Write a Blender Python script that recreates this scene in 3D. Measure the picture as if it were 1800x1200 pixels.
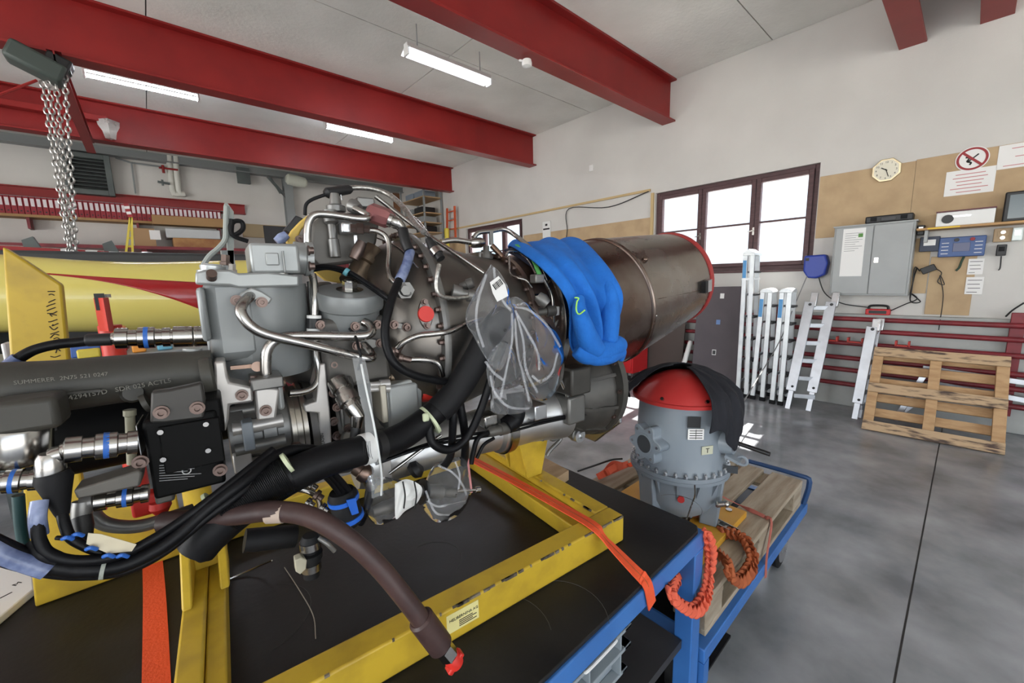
import bpy, bmesh, math, random
from mathutils import Vector, Matrix
V = Vector; R = math.radians; PI = math.pi
for o in list(bpy.data.objects): bpy.data.objects.remove(o, do_unlink=True)
SC = bpy.context.scene; COL = SC.collection
random.seed(7)
# ------------------------------------------------------------------ camera
# world: +X runs at right angles into the window wall, +Y along it to the far wall, Z up; the lens stands 1.6 m above the origin
F_PX = 711.646
ax = V((810, -130, F_PX)).normalized(); ay = V((-640, -92, F_PX)).normalized(); az = ax.cross(ay)
if az.y > 0: az = -az
CAM = V((0, 0, 1.6))
cam_d = bpy.data.cameras.new('camera'); cam_d.sensor_fit = 'HORIZONTAL'; cam_d.sensor_width = 36
cam_d.lens = 36*F_PX/1800; cam_d.clip_start = .02; cam_d.clip_end = 600
cam = bpy.data.objects.new('camera', cam_d); COL.objects.link(cam); SC.camera = cam
def c2w(c): return V((ax.dot(c), ay.dot(c), az.dot(c)))
cr, cu, cb = c2w(V((1,0,0))), c2w(V((0,-1,0))), c2w(V((0,0,-1)))
m = Matrix((cr, cu, cb)).transposed().to_4x4(); m.translation = CAM; cam.matrix_world = m
# ------------------------------------------------------------------ light
SC.view_settings.view_transform = 'Standard'; SC.view_settings.look = 'None'
SC.view_settings.gamma = 1; SC.view_settings.use_curve_mapping = False
SC.view_settings.exposure = -0.18
SC.cycles.transparent_max_bounces = 32
w = bpy.data.worlds.new('sky'); SC.world = w; w.use_nodes = True
nt = w.node_tree; nt.nodes.clear()
sk = nt.nodes.new('ShaderNodeTexSky'); sk.sky_type = 'NISHITA'; sk.sun_disc = False
sk.sun_elevation = R(48); sk.sun_rotation = R(96); sk.altitude = 1700; sk.air_density = 1.0; sk.dust_density = 2.5
bgn = nt.nodes.new('ShaderNodeBackground'); bgn.inputs[1].default_value = .8
hs = nt.nodes.new('ShaderNodeHueSaturation'); hs.inputs['Saturation'].default_value = .45
wo = nt.nodes.new('ShaderNodeOutputWorld')
nt.links.new(sk.outputs[0], hs.inputs['Color']); nt.links.new(hs.outputs[0], bgn.inputs[0]); nt.links.new(bgn.outputs[0], wo.inputs[0])
sd = bpy.data.lights.new('sun', 'SUN'); sd.energy = 30; sd.angle = R(.6); sd.color = (1, .96, .9)
sun = bpy.data.objects.new('sun', sd); COL.objects.link(sun); sun.location = (20, 3, 20)
sun.rotation_euler = V((-1.97, -.22, -2.25)).to_track_quat('-Z', 'Y').to_euler()
def fill_light(name, sx, sy, watts, loc, rot):     # added fill light at an unseen opening, tilted up to brighten the ceiling
    d = bpy.data.lights.new(name, 'AREA'); d.shape = 'RECTANGLE'; d.size = sx; d.size_y = sy; d.energy = watts; d.color = (1, .985, .95)
    o = bpy.data.objects.new(name, d); COL.objects.link(o); o.location = loc; o.rotation_euler = rot; return o
fill_light('front_fill', 11, 3.7, 40, (-2.2, -6.9, 1.95), (R(138), 0, 0))
fill_light('side_fill', 9, 3.7, 860, (-8.9, 2.5, 1.95), (R(142), 0, R(-90)))
# ------------------------------------------------------------------ helpers
def ray(px, py): return c2w(V((px-900, py-600, F_PX)).normalized())
def at(px, py, **k):                       # the point of a plane X=, Y= or Z= seen at a photograph coordinate
    d = ray(px, py); (a, val), = k.items(); i = 'XYZ'.index(a)
    return CAM + d*((val-CAM[i])/d[i])
EO = V((.97, 1.05, 0)); EA = R(-6.2); EE = V((math.cos(EA), math.sin(EA), 0)); EN = V((math.sin(EA), -math.cos(EA), 0))
def eng(px, py, v):                        # the same for a plane parallel to the engine's axis, v metres to the near side of it
    d = ray(px, py); return CAM + d*((v-(CAM-EO).dot(EN))/d.dot(EN))
def EP(u, v, z): p = EO+EE*u+EN*v; p.z = z; return p
MATS = {}
def mat(name, col, rough=.5, metal=0, col2=None, scale=6, bump=0, bscale=None, detail=4, trans=0, emit=0, ior=1.45, coat=0, lo=.4, hi=.65, stretch=None, rvar=0, alpha=1, spec=.5):
    if name in MATS: return MATS[name]
    mt = bpy.data.materials.new(name); mt.use_nodes = True; n = mt.node_tree.nodes; l = mt.node_tree.links
    b = n['Principled BSDF']; b.inputs['Base Color'].default_value = (*col, 1); b.inputs['Roughness'].default_value = rough
    b.inputs['Metallic'].default_value = metal; b.inputs['IOR'].default_value = ior; b.inputs['Specular IOR Level'].default_value = spec
    if trans: b.inputs['Transmission Weight'].default_value = trans
    if coat: b.inputs['Coat Weight'].default_value = coat; b.inputs['Coat Roughness'].default_value = .08
    if alpha < 1: b.inputs['Alpha'].default_value = alpha
    if emit: b.inputs['Emission Color'].default_value = (*col, 1); b.inputs['Emission Strength'].default_value = emit
    if col2 or bump or rvar:
        tc = n.new('ShaderNodeTexCoord'); mp = n.new('ShaderNodeMapping'); l.new(tc.outputs['Object'], mp.inputs[0])
        if stretch: mp.inputs['Scale'].default_value = stretch
        nz = n.new('ShaderNodeTexNoise'); nz.inputs['Scale'].default_value = scale; nz.inputs['Detail'].default_value = detail; l.new(mp.outputs[0], nz.inputs[0])
        if col2:
            rp = n.new('ShaderNodeValToRGB'); rp.color_ramp.elements[0].position = lo; rp.color_ramp.elements[1].position = hi
            rp.color_ramp.elements[0].color = (*col, 1); rp.color_ramp.elements[1].color = (*col2, 1)
            l.new(nz.outputs[0], rp.inputs[0]); l.new(rp.outputs[0], b.inputs['Base Color'])
        if rvar:
            mr = n.new('ShaderNodeMapRange'); mr.inputs['To Min'].default_value = rough-rvar; mr.inputs['To Max'].default_value = rough+rvar
            mr.inputs['From Min'].default_value = .3; mr.inputs['From Max'].default_value = .7
            l.new(nz.outputs[0], mr.inputs[0]); l.new(mr.outputs[0], b.inputs['Roughness'])
        if bump:
            n2 = n.new('ShaderNodeTexNoise'); n2.inputs['Scale'].default_value = bscale or scale; n2.inputs['Detail'].default_value = 6; l.new(mp.outputs[0], n2.inputs[0])
            bp = n.new('ShaderNodeBump'); bp.inputs['Strength'].default_value = bump; bp.inputs['Distance'].default_value = .01
            l.new(n2.outputs[0], bp.inputs['Height']); l.new(bp.outputs[0], b.inputs['Normal'])
    MATS[name] = mt; return mt
def basis(d):
    d = V(d).normalized(); a = V((0,0,1)) if abs(d.z) < .9 else V((1,0,0))
    x = d.cross(a).normalized(); return x, x.cross(d).normalized()*-1, d
def smooth_path(pts, k=6):
    pts = [V(p) for p in pts]
    if len(pts) < 3 or k < 2: return pts
    P = [pts[0]*2-pts[1]]+pts+[pts[-1]*2-pts[-2]]; out = []
    for i in range(1, len(P)-2):
        for j in range(k):
            t = j/k; a, b, c, d = P[i-1], P[i], P[i+1], P[i+2]
            out.append(.5*((2*b)+(c-a)*t+(2*a-5*b+4*c-d)*t*t+(3*b-a-3*c+d)*t**3))
    return out+[pts[-1]]
class MB:
    def __init__(s): s.v = []; s.f = []
    def add(s, vs, fs):
        n = len(s.v); s.v += [V(p) for p in vs]; s.f += [tuple(i+n for i in f) for f in fs]; return s
    def box(s, a, b):
        x0,x1 = sorted((a[0],b[0])); y0,y1 = sorted((a[1],b[1])); z0,z1 = sorted((a[2],b[2]))
        return s.add([(x,y,z) for z in (z0,z1) for y in (y0,y1) for x in (x0,x1)], [(0,2,3,1),(4,5,7,6),(0,1,5,4),(2,6,7,3),(0,4,6,2),(1,3,7,5)])
    def obox(s, c, dx, dy, dz):            # centre and three full edge vectors
        c, dx, dy, dz = V(c), V(dx)/2, V(dy)/2, V(dz)/2
        if dx.cross(dy).dot(dz) < 0: dx = -dx
        return s.add([c+dx*i+dy*j+dz*k for k in (-1,1) for j in (-1,1) for i in (-1,1)], [(0,2,3,1),(4,5,7,6),(0,1,5,4),(2,6,7,3),(0,4,6,2),(1,3,7,5)])
    def bar(s, p0, p1, side, w, t):        # a rectangular bar from p0 to p1
        p0, p1 = V(p0), V(p1); d = p1-p0; sd = V(side); sd = (sd-d*(sd.dot(d)/d.length_squared)).normalized()
        return s.obox((p0+p1)/2, d, sd*w, d.cross(sd).normalized()*t)
    def prism(s, pts, vec):
        pts = [V(p) for p in pts]; n = len(pts); vec = V(vec)
        nor = V((0,0,0))
        for i in range(n): nor += (pts[i]-pts[0]).cross(pts[(i+1) % n]-pts[0])
        if nor.dot(vec) > 0: pts = pts[::-1]
        return s.add(pts+[p+vec for p in pts], [tuple(range(n)), tuple(range(2*n-1, n-1, -1))]+[(i, (i+1) % n, n+(i+1) % n, n+i) for i in range(n)])
    def lathe(s, p, axis, prof, n=32, a0=0, a1=2*PI):
        x, y, d = basis(axis); p = V(p); full = abs(a1-a0-2*PI) < 1e-6; m = n if full else n+1; vs = []
        for t, r in prof:
            for i in range(m):
                a = a0+(a1-a0)*i/n; vs.append(p+d*t+(x*math.cos(a)+y*math.sin(a))*max(r, 1e-5))
        fs = []
        for j in range(len(prof)-1):
            for i in range(n):
                k = (i+1) % m; fs.append((j*m+i, j*m+k, (j+1)*m+k, (j+1)*m+i)[::-1])
        if full and prof[0] != prof[-1]:
            if prof[0][1] > 1e-4: fs.append(tuple(range(m)))
            if prof[-1][1] > 1e-4: fs.append(tuple((len(prof)-1)*m+i for i in range(m))[::-1])
        return s.add(vs, fs)
    def cyl(s, p0, p1, r0, r1=None, n=16):
        p0, p1 = V(p0), V(p1); return s.lathe(p0, p1-p0, [(0, r0), ((p1-p0).length, r0 if r1 is None else r1)], n)
    def rings(s, p0, p1, prof, n=24):      # lathe with t given as a fraction of p0..p1
        p0, p1 = V(p0), V(p1); L = (p1-p0).length; return s.lathe(p0, p1-p0, [(t*L, r) for t, r in prof], n)
    def tube(s, pts, r, n=10, k=6):
        P = smooth_path(pts, k); m = len(P); vs = []; x = None; rr = r if isinstance(r, (list, tuple)) else None
        for i, p in enumerate(P):
            t = (P[min(i+1, m-1)]-P[max(i-1, 0)]).normalized()
            if x is None: x = basis(t)[0]
            x = (x-t*x.dot(t)).normalized(); y = t.cross(x)
            if rr: f = i/(m-1)*(len(rr)-1); a = min(int(f), len(rr)-2); rad = rr[a]+(rr[a+1]-rr[a])*(f-a)
            else: rad = r
            vs += [p+(x*math.cos(2*PI*j/n)+y*math.sin(2*PI*j/n))*rad for j in range(n)]
        fs = [(i*n+j, i*n+(j+1) % n, (i+1)*n+(j+1) % n, (i+1)*n+j) for i in range(m-1) for j in range(n)]
        return s.add(vs, fs+[tuple(range(n))[::-1], tuple((m-1)*n+j for j in range(n))])
    def strap(s, pts, side, w, t=.003, k=5):   # a flat band along a path; side = direction across its width (one, or one per point)
        P = smooth_path(pts, k); m = len(P); vs = []
        sides = [V(q) for q in side] if isinstance(side, list) else None
        for i, p in enumerate(P):
            tg = (P[min(i+1, m-1)]-P[max(i-1, 0)]).normalized()
            if sides: f = i/(m-1)*(len(sides)-1); a = min(int(f), len(sides)-2); sd = sides[a].lerp(sides[a+1], f-a)
            else: sd = V(side)
            sd = (sd-tg*sd.dot(tg)).normalized()*(w/2); nn = tg.cross(sd).normalized()*(t/2)
            vs += [p-sd-nn, p+sd-nn, p+sd+nn, p-sd+nn]
        fs = [(i*4+j, i*4+(j+1) % 4, i*4+4+(j+1) % 4, i*4+4+j) for i in range(m-1) for j in range(4)]
        return s.add(vs, fs+[(3,2,1,0), (m*4-4, m*4-3, m*4-2, m*4-1)])
    def ring(s, c, axis, RR, r, n=36, m=8):
        x, y, d = basis(axis); c = V(c); vs = []
        for i in range(n):
            a = 2*PI*i/n; q = x*math.cos(a)+y*math.sin(a)
            vs += [c+q*(RR+r*math.cos(2*PI*j/m))+d*(r*math.sin(2*PI*j/m)) for j in range(m)]
        return s.add(vs, [(i*m+j, ((i+1) % n)*m+j, ((i+1) % n)*m+(j+1) % m, i*m+(j+1) % m) for i in range(n) for j in range(m)])
    def ball(s, c, r, n=12):
        r = r if isinstance(r, (tuple, list)) else (r, r, r); c = V(c); vs = []; h = n//2
        for j in range(1, h):
            b = PI*j/h
            vs += [c+V((r[0]*math.sin(b)*math.cos(2*PI*i/n), r[1]*math.sin(b)*math.sin(2*PI*i/n), -r[2]*math.cos(b))) for i in range(n)]
        fs = [(j*n+i, j*n+(i+1) % n, (j+1)*n+(i+1) % n, (j+1)*n+i) for j in range(h-2) for i in range(n)]
        b0 = len(vs); vs += [c-V((0,0,r[2])), c+V((0,0,r[2]))]
        return s.add(vs, fs+[(b0, (i+1) % n, i) for i in range(n)]+[(b0+1, (h-2)*n+i, (h-2)*n+(i+1) % n) for i in range(n)])
    def sheet(s, rows):                    # rows of points -> surface
        n = len(rows[0]); return s.add([p for r in rows for p in r], [(i*n+j, i*n+j+1, (i+1)*n+j+1, (i+1)*n+j) for i in range(len(rows)-1) for j in range(n-1)])
    def build(s, name, mt, parent=None, bev=0, flat=False, solid=0, sub=0, seg=2, fix=True):
        org = V(parent['org']) if parent is not None else V((0,0,0))
        me = bpy.data.meshes.new(name); me.from_pydata([tuple(p-org) for p in s.v], [], s.f); me.update()
        if fix:
            bm = bmesh.new(); bm.from_mesh(me); bmesh.ops.recalc_face_normals(bm, faces=bm.faces); bm.to_mesh(me); bm.free()
        if not flat:
            me.polygons.foreach_set('use_smooth', [True]*len(me.polygons)); me.set_sharp_from_angle(angle=R(38))
        if mt is not None: me.materials.append(mt)
        o = bpy.data.objects.new(name, me); COL.objects.link(o)
        if parent is not None: o.parent = parent; o['org'] = parent['org']
        else: o['org'] = (0., 0., 0.)
        if bev:
            b = o.modifiers.new('bevel', 'BEVEL'); b.width = bev; b.segments = seg; b.limit_method = 'ANGLE'; b.angle_limit = R(40)
        if solid:
            q = o.modifiers.new('solid', 'SOLIDIFY'); q.thickness = solid; q.offset = 0
        if sub:
            q = o.modifiers.new('sub', 'SUBSURF'); q.levels = sub; q.render_levels = sub
        return o
def tag(o, label=None, cat=None, group=None, kind=None):
    if label: o['label'] = label
    if cat: o['category'] = cat
    if group: o['group'] = group
    if kind: o['kind'] = kind
    return o
def T(name, label, cat, loc=(0,0,0), group=None):
    o = bpy.data.objects.new(name, None); COL.objects.link(o); o.location = V(loc); o['org'] = tuple(float(q) for q in loc); o.empty_display_size = .05
    return tag(o, label, cat, group)
def dup(root, loc=None, rotz=None, label=None, parent=None):
    r = root.copy(); COL.objects.link(r)
    if parent is not None: r.parent = parent
    if loc is not None: r.location = V(loc)
    if rotz is not None: r.rotation_euler = (0, 0, rotz)
    if label: r['label'] = label
    for ch in list(root.children): dup(ch, parent=r)
    return r
def inst(name, me, parent, loc, axis=None):    # a piece sharing its mesh with alike pieces; the mesh points along +Z
    o = bpy.data.objects.new(name, me); COL.objects.link(o); o.parent = parent; o.location = V(loc)-V(parent['org']); o['org'] = parent['org']
    if axis is not None: o.rotation_euler = V(axis).to_track_quat('Z', 'Y').to_euler()
    return o
def shared(mb, name, mt):
    me = bpy.data.meshes.new(name); me.from_pydata([tuple(p) for p in mb.v], [], mb.f)
    me.polygons.foreach_set('use_smooth', [True]*len(me.polygons)); me.set_sharp_from_angle(angle=R(38)); me.materials.append(mt); return me
def text(name, body, size, loc, xdir, ydir, mt, parent=None, align='LEFT', depth=.0004):
    cu_ = bpy.data.curves.new('t', 'FONT'); cu_.body = body; cu_.size = size; cu_.align_x = align; cu_.extrude = depth; cu_.resolution_u = 2
    tmp = bpy.data.objects.new('t', cu_); COL.objects.link(tmp); dg = bpy.context.evaluated_depsgraph_get(); dg.update()
    me = bpy.data.meshes.new_from_object(tmp.evaluated_get(dg)); bpy.data.objects.remove(tmp); bpy.data.curves.remove(cu_)
    x = V(xdir).normalized(); z = x.cross(V(ydir)).normalized(); y = z.cross(x)
    M4 = Matrix((x, y, z)).transposed().to_4x4(); M4.translation = V(loc)-(V(parent['org']) if parent is not None else V((0,0,0)))
    me.transform(M4); me.materials.clear(); me.materials.append(mt)
    o = bpy.data.objects.new(name, me); COL.objects.link(o)
    if parent is not None: o.parent = parent; o['org'] = parent['org']
    return o
def solo(mb, name, mt, label, cat, group=None, **k): return tag(mb.build(name, mt, None, **k), label, cat, group)
# ------------------------------------------------------------------ materials
def clear(name, tint, a, rough=.1, fr=.06):
    mt = bpy.data.materials.new(name); mt.use_nodes = True; n = mt.node_tree.nodes; l = mt.node_tree.links; n.clear()
    o_ = n.new('ShaderNodeOutputMaterial'); m1, m2 = n.new('ShaderNodeMixShader'), n.new('ShaderNodeMixShader'); tr = n.new('ShaderNodeBsdfTransparent'); df = n.new('ShaderNodeBsdfDiffuse'); gl = n.new('ShaderNodeBsdfGlossy'); lw = n.new('ShaderNodeLayerWeight'); lw.inputs[0].default_value = fr
    gl.inputs[0].default_value = (1, 1, 1, 1); df.inputs[0].default_value = (*tint, 1); gl.inputs['Roughness'].default_value = rough; m1.inputs[0].default_value = a
    l.new(tr.outputs[0], m1.inputs[1]); l.new(df.outputs[0], m1.inputs[2]); l.new(lw.outputs['Fresnel'], m2.inputs[0]); l.new(m1.outputs[0], m2.inputs[1]); l.new(gl.outputs[0], m2.inputs[2]); l.new(m2.outputs[0], o_.inputs[0]); MATS[name] = mt; return mt
M_wall = mat('wall_paint', (.64, .622, .588), .8, col2=(.57, .553, .525), scale=1.1, bump=.12, bscale=60, lo=.35, hi=.75)
M_ceil = mat('ceiling_concrete', (.86, .86, .81), .85, col2=(.74, .74, .69), scale=1.6, bump=.35, bscale=25, lo=.35, hi=.75, detail=8)
M_joint = mat('joint_shadow_gap', (.12, .12, .12), .9)
M_band = mat('grey_plinth_paint', (.45, .46, .44), .7, col2=(.36, .37, .36), scale=2.5, bump=.1, bscale=30)
M_floor = mat('polished_concrete', (.19, .20, .218), .2, col2=(.40, .415, .44), scale=2.4, bump=.025, bscale=25, detail=12, rvar=.07, lo=.34, hi=.68)
M_red = mat('red_steel_paint', (.27, .014, .013), .42, col2=(.225, .011, .011), scale=2, bump=.03, bscale=15)
M_dred = mat('dark_red_pipe_paint', (.22, .022, .03), .45, col2=(.16, .018, .024), scale=8)
M_brownframe = mat('brown_window_wood', (.075, .038, .04), .55, col2=(.10, .05, .052), scale=9, stretch=(1, 1, 6))
M_board = mat('fibreboard', (.50, .36, .21), .75, col2=(.44, .31, .18), scale=5, bump=.05, bscale=90)
M_white = mat('white_plastic', (.78, .78, .76), .5)
M_black = mat('black_plastic', (.012, .012, .013), .45)
M_rubber = mat('black_rubber', (.009, .009, .01), .6, bump=.05, bscale=60, spec=.25)
M_paper = mat('paper_sheet', (.80, .79, .77), .6)
M_gsteel = mat('grey_cabinet_enamel', (.35, .362, .36), .42, col2=(.32, .332, .33), scale=3)
M_alu = mat('brushed_aluminium', (.66, .67, .68), .32, 1, col2=(.54, .55, .56), scale=10, rvar=.08)
M_aluw = mat('ladder_aluminium', (.56, .585, .62), .38, .8, col2=(.48, .50, .53), scale=9)
M_chrome = mat('bright_steel', (.46, .445, .42), .22, 1, col2=(.37, .355, .335), scale=14)
M_steel = mat('stainless_tube', (.44, .425, .40), .25, 1, col2=(.37, .35, .33), scale=20, rvar=.06)
M_brass = mat('pinkish_bolt_steel', (.165, .12, .105), .42, .9)
M_ink = mat('black_ink', (.02, .02, .02), .7)
M_inkr = mat('dark_red_ink', (.55, .22, .22), .7)
M_blue = mat('blue_frame_paint', (.045, .17, .48), .38, col2=(.035, .14, .42), scale=5, bump=.02)
M_wood = mat('pallet_wood', (.47, .30, .15), .75, col2=(.33, .19, .09), scale=5, bump=.2, bscale=18, stretch=(1, 5, 5), lo=.4, hi=.7)
M_oldwood = mat('weathered_pallet_wood', (.40, .335, .25), .8, col2=(.22, .165, .11), scale=4, bump=.3, bscale=14, stretch=(1, 7, 5), lo=.38, hi=.75)
M_orange = mat('orange_webbing', (.80, .095, .028), .7, bump=.2, bscale=140)
M_dorange = mat('faded_orange_webbing', (.40, .10, .03), .75, col2=(.30, .065, .02), scale=14)
M_glass = clear('clear_window_glass', (.9, .95, .95), .01, .02, .1)
# ================================================================== the building
W = 6.18; YB = 12.0; ZC = 4.46; XL = -9.0; YF = -7.0
def struct(mb, name, mt, parent=None, **k):
    o = mb.build(name, mt, parent, **k)
    if parent is None: o['kind'] = 'structure'
    return o
def rect_wall(mb, x0, x1, ys, zs, holes):   # wall slab between x0..x1 with rectangular holes on a grid of cuts
    for i in range(len(ys)-1):
        for j in range(len(zs)-1):
            cy, cz = (ys[i]+ys[i+1])/2, (zs[j]+zs[j+1])/2
            if not any(h[0] < cy < h[1] and h[2] < cz < h[3] for h in holes): mb.box((x0, ys[i], zs[j]), (x1, ys[i+1], zs[j+1]))
# floor: slabs parted by a saw cut
fl = struct(MB().box((XL, YF, -.06), (W, YB, -.008)), 'floor', M_joint)
for y0, y1 in ((YF, -3.0), (-2.992, .046), (.054, 5.0), (5.008, YB)):
    MB().box((XL, y0, -.05), (W, y1, 0)).build('slab', M_floor, fl)
# ceiling: concrete planks
ce = struct(MB().box((XL, YF, ZC+.02), (W, YB, ZC+.2)), 'ceiling', M_joint)
ycuts = [YF, -1.0, 1.93, 4.72, 7.55, 10.4, YB]; xcuts = [XL, -5.5, -2.6, .33, 3.257, W]
for i in range(len(ycuts)-1):
    for j in range(len(xcuts)-1):
        MB().box((xcuts[j]+.006, ycuts[i]+.006, ZC), (xcuts[j+1]-.006, ycuts[i+1]-.006, ZC+.1)).build('panel', M_ceil, ce)
# window wall with two windows
WIN = [(1.33, 3.46, 1.64, 2.89), (6.55, 8.62, 1.64, 2.90)]
mb = MB(); rect_wall(mb, W, W+.28, [YF, 1.33, 3.46, 6.55, 8.62, YB], [0, 1.64, 2.89, ZC+.02], [(a, b, c, d+.01) for a, b, c, d in WIN])
wr = struct(mb, 'wall_right', M_wall)
mb = MB().box((XL, YB, 0), (W+.28, YB+.25, ZC+.02)); wbk = struct(mb, 'wall_back', M_wall)
mb = MB().box((XL-.25, YF, 0), (XL, -3.1, ZC+.02)).box((XL-.25, 6.1, 0), (XL, YB, ZC+.02)).box((XL-.25, -3.1, 4.0), (XL, 6.1, ZC+.02)); struct(mb, 'wall_left', M_wall)
mb = MB().box((XL, YF-.25, 4.0), (W, YF, ZC+.02)).box((XL, YF-.25, 0), (-7.9, YF, 4.0)).box((3.6, YF-.25, 0), (W+.28, YF, 4.0)); struct(mb, 'wall_front', M_wall)
mb = MB().box((W-.10, YF, 0), (W, YB, 1.10)); struct(mb, 'trim_1', M_band, bev=.01)
# outside
mb = MB().box((-60, -80, -.3), (160, 120, -.07)); struct(mb, 'ground_outside', mat('outside_gravel', (.62, .61, .58), .9, col2=(.5, .5, .48), scale=3))
rows = [[V((70+i*9, -90+j*9, (-1 if i == 0 else 2+i*5.5+2.5*math.sin(j*.35+i*.2)))) for j in range(26)] for i in range(10)]
struct(MB().sheet(rows), 'hillside_outside', mat('hillside', (.20, .27, .32), .9, col2=(.25, .33, .35), scale=.05))
def window(n, w, cuts, zc):
    y0, y1, z0, z1 = w; t = .055; X0, X1 = W+.05, W+.115
    mb = MB().box((X0, y0, z0), (X1, y0+t, z1)).box((X0, y1-t, z0), (X1, y1, z1)).box((X0, y0+t, z1-t), (X1, y1-t, z1)).box((X0, y0+t, z0), (X1, y1-t, z0+t))
    o = struct(mb, 'window_%d' % n, M_brownframe, bev=.006)
    cs = [y0+t]+list(cuts)+[y1-t]
    for i in range(len(cs)-1):
        a, b = cs[i]+.004, cs[i+1]-.004; s = .055
        mb = MB().box((X0-.03, a, z0+t), (X1-.02, a+s, z1-t)).box((X0-.03, b-s, z0+t), (X1-.02, b, z1-t)).box((X0-.03, a+s, z1-t-s), (X1-.02, b-s, z1-t)).box((X0-.03, a+s, z0+t), (X1-.02, b-s, z0+t+s))
        sa = mb.build('sash', M_brownframe, o, bev=.005)
        MB().box((X0-.02, a+s, zc-.012), (X1-.03, b-s, zc+.012)).build('glazing_bar', M_brownframe, sa)
        MB().box((X0+.005, a+s, z0+t+s), (X0+.009, b-s, zc-.012)).build('pane', M_glass, sa)
        MB().box((X0+.005, a+s, zc+.012), (X0+.009, b-s, z1-t-s)).build('pane', M_glass, sa)
    for c in cuts:
        mb = MB().box((X0-.045, c-.012, zc-.16), (X0-.03, c+.012, zc-.06)).bar((X0-.055, c, zc-.10), (X0-.055, c+.07, zc-.115), (0,0,1), .014, .012); mb.build('handle', M_chrome, o)
    MB().box((W-.02, y0-.01, z0-.03), (W+.12, y1+.01, z0-.001)).build('sill', M_brownframe, o, bev=.004)
    return o
window(1, WIN[0], (2.02, 2.73), 2.27)
window(2, WIN[1], (7.2, 7.92), 2.27)
# ceiling beams
def beam(yc, label, zb=3.87, w=.21):
    t = T('ceiling_beam', label, 'beam', (W, yc, zb), 'red steel beams under the ceiling'); x0 = XL
    MB().box((x0, yc-w/2, zb), (W, yc+w/2, zb+.024)).build('bottom_flange', M_red, t, bev=.004)
    MB().box((x0, yc-.009, zb+.024), (W, yc+.009, ZC-.024)).build('web', M_red, t)
    MB().box((x0, yc-w/2, ZC-.024), (W, yc+w/2, ZC)).build('top_flange', M_red, t, bev=.004)
    return t
beam(3.27, 'red steel I-beam carrying the small white ceiling sensor')
beam(6.19, 'red steel I-beam the chain hoist hangs from')
beam(9.17, 'red steel I-beam farthest back, nearest the wall with the louvred vent')
beam(.63, 'red steel beam at the top right above the clock')
beam(.07, 'red steel beam in the extreme top right corner')
t = T('ceiling_sensor', 'small white round sensor on a bracket under the red beam', 'sensor', at(926, 100, Z=3.87), None)
p = V(t['org']); MB().cyl(p+V((-.02, .09, -.004)), p+V((0, 0, -.05)), .012).build('bracket', M_white, t)
MB().lathe(p+V((0, 0, -.03)), (0, 0, -1), [(0, .045), (.03, .052), (.06, .05), (.07, .03), (.075, 0)], 20).build('head', M_white, t)
# fluorescent lamps
M_tube = mat('lit_tube', (.86, .9, 1), .3, emit=75)
def lamp(x0, x1, y, label, z=4.17):
    t = T('fluorescent_lamp', label, 'lamp', ((x0+x1)/2, y, ZC), 'ceiling strip lamps')
    MB().box((x0, y-.04, z), (x1, y+.04, z+.05)).build('housing', M_white, t, bev=.005)
    for x in (x0+.15, x1-.15): MB().cyl((x, y, z+.05), (x, y, ZC), .006, n=8).build('hanger_rod', M_gsteel, t)
    if y < 6: mb = MB().bar((x0, y-.075, z-.012), (x1, y-.075, z-.012), (0, 1, .6), .09, .004).bar((x0, y+.075, z-.012), (x1, y+.075, z-.012), (0, 1, -.6), .09, .004); mb.build('reflector', M_white, t)
    for x in (x0+.01, x1-.01): MB().box((x-.012, y-.05, z-.075), (x+.012, y+.05, z)).build('tube_holder', M_white, t, bev=.003)
    MB().cyl((x0+.02, y, z-.05), (x1-.02, y, z-.05), .019).build('tube', M_tube, t)
lamp(-.27, .83, 7.2, 'lit ceiling strip lamp beside the chain hoist')
lamp(2.45, 3.62, 7.2, 'lit ceiling strip lamp half hidden behind the middle red beam')
lamp(2.45, 3.64, 4.42, 'lit ceiling strip lamp with visible reflector between the two nearer beams')

# ================================================================== along the window wall
def wr_rect(p0, p1, off):                 # photograph corners -> (y0, y1, z0, z1) on the plane off metres before the wall
    a, b = at(*p0, X=W-off), at(*p1, X=W-off); return min(a.y, b.y), max(a.y, b.y), min(a.z, b.z), max(a.z, b.z)
def board(y0, y1, z0, z1, label, th=.014, off=0):
    return solo(MB().box((W-off-th, y0, z0), (W-off-.0005, y1, z1)), 'fibreboard_panel', M_board, label, 'board', 'fibreboard panels on the window wall', bev=.002)
board(.50, 1.32, 2.0, 2.72, 'brown fibreboard panel behind the octagonal clock')
board(-.55, .498, 2.0, 2.73, 'brown fibreboard panel behind the no smoking sign')
board(3.53, 6.50, 1.62, 2.53, 'long brown fibreboard panel between the two windows')
board(8.68, 9.5, 1.4, 2.65, 'narrow brown fibreboard panel left of the far window')
board(-.02, .30, 1.12, 1.72, 'tall fibreboard panel under the blue charger with two paper notes')
board(.31, .44, 1.34, 1.92, 'narrow pale board beside the grey cabinet with a black adapter')
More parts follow.
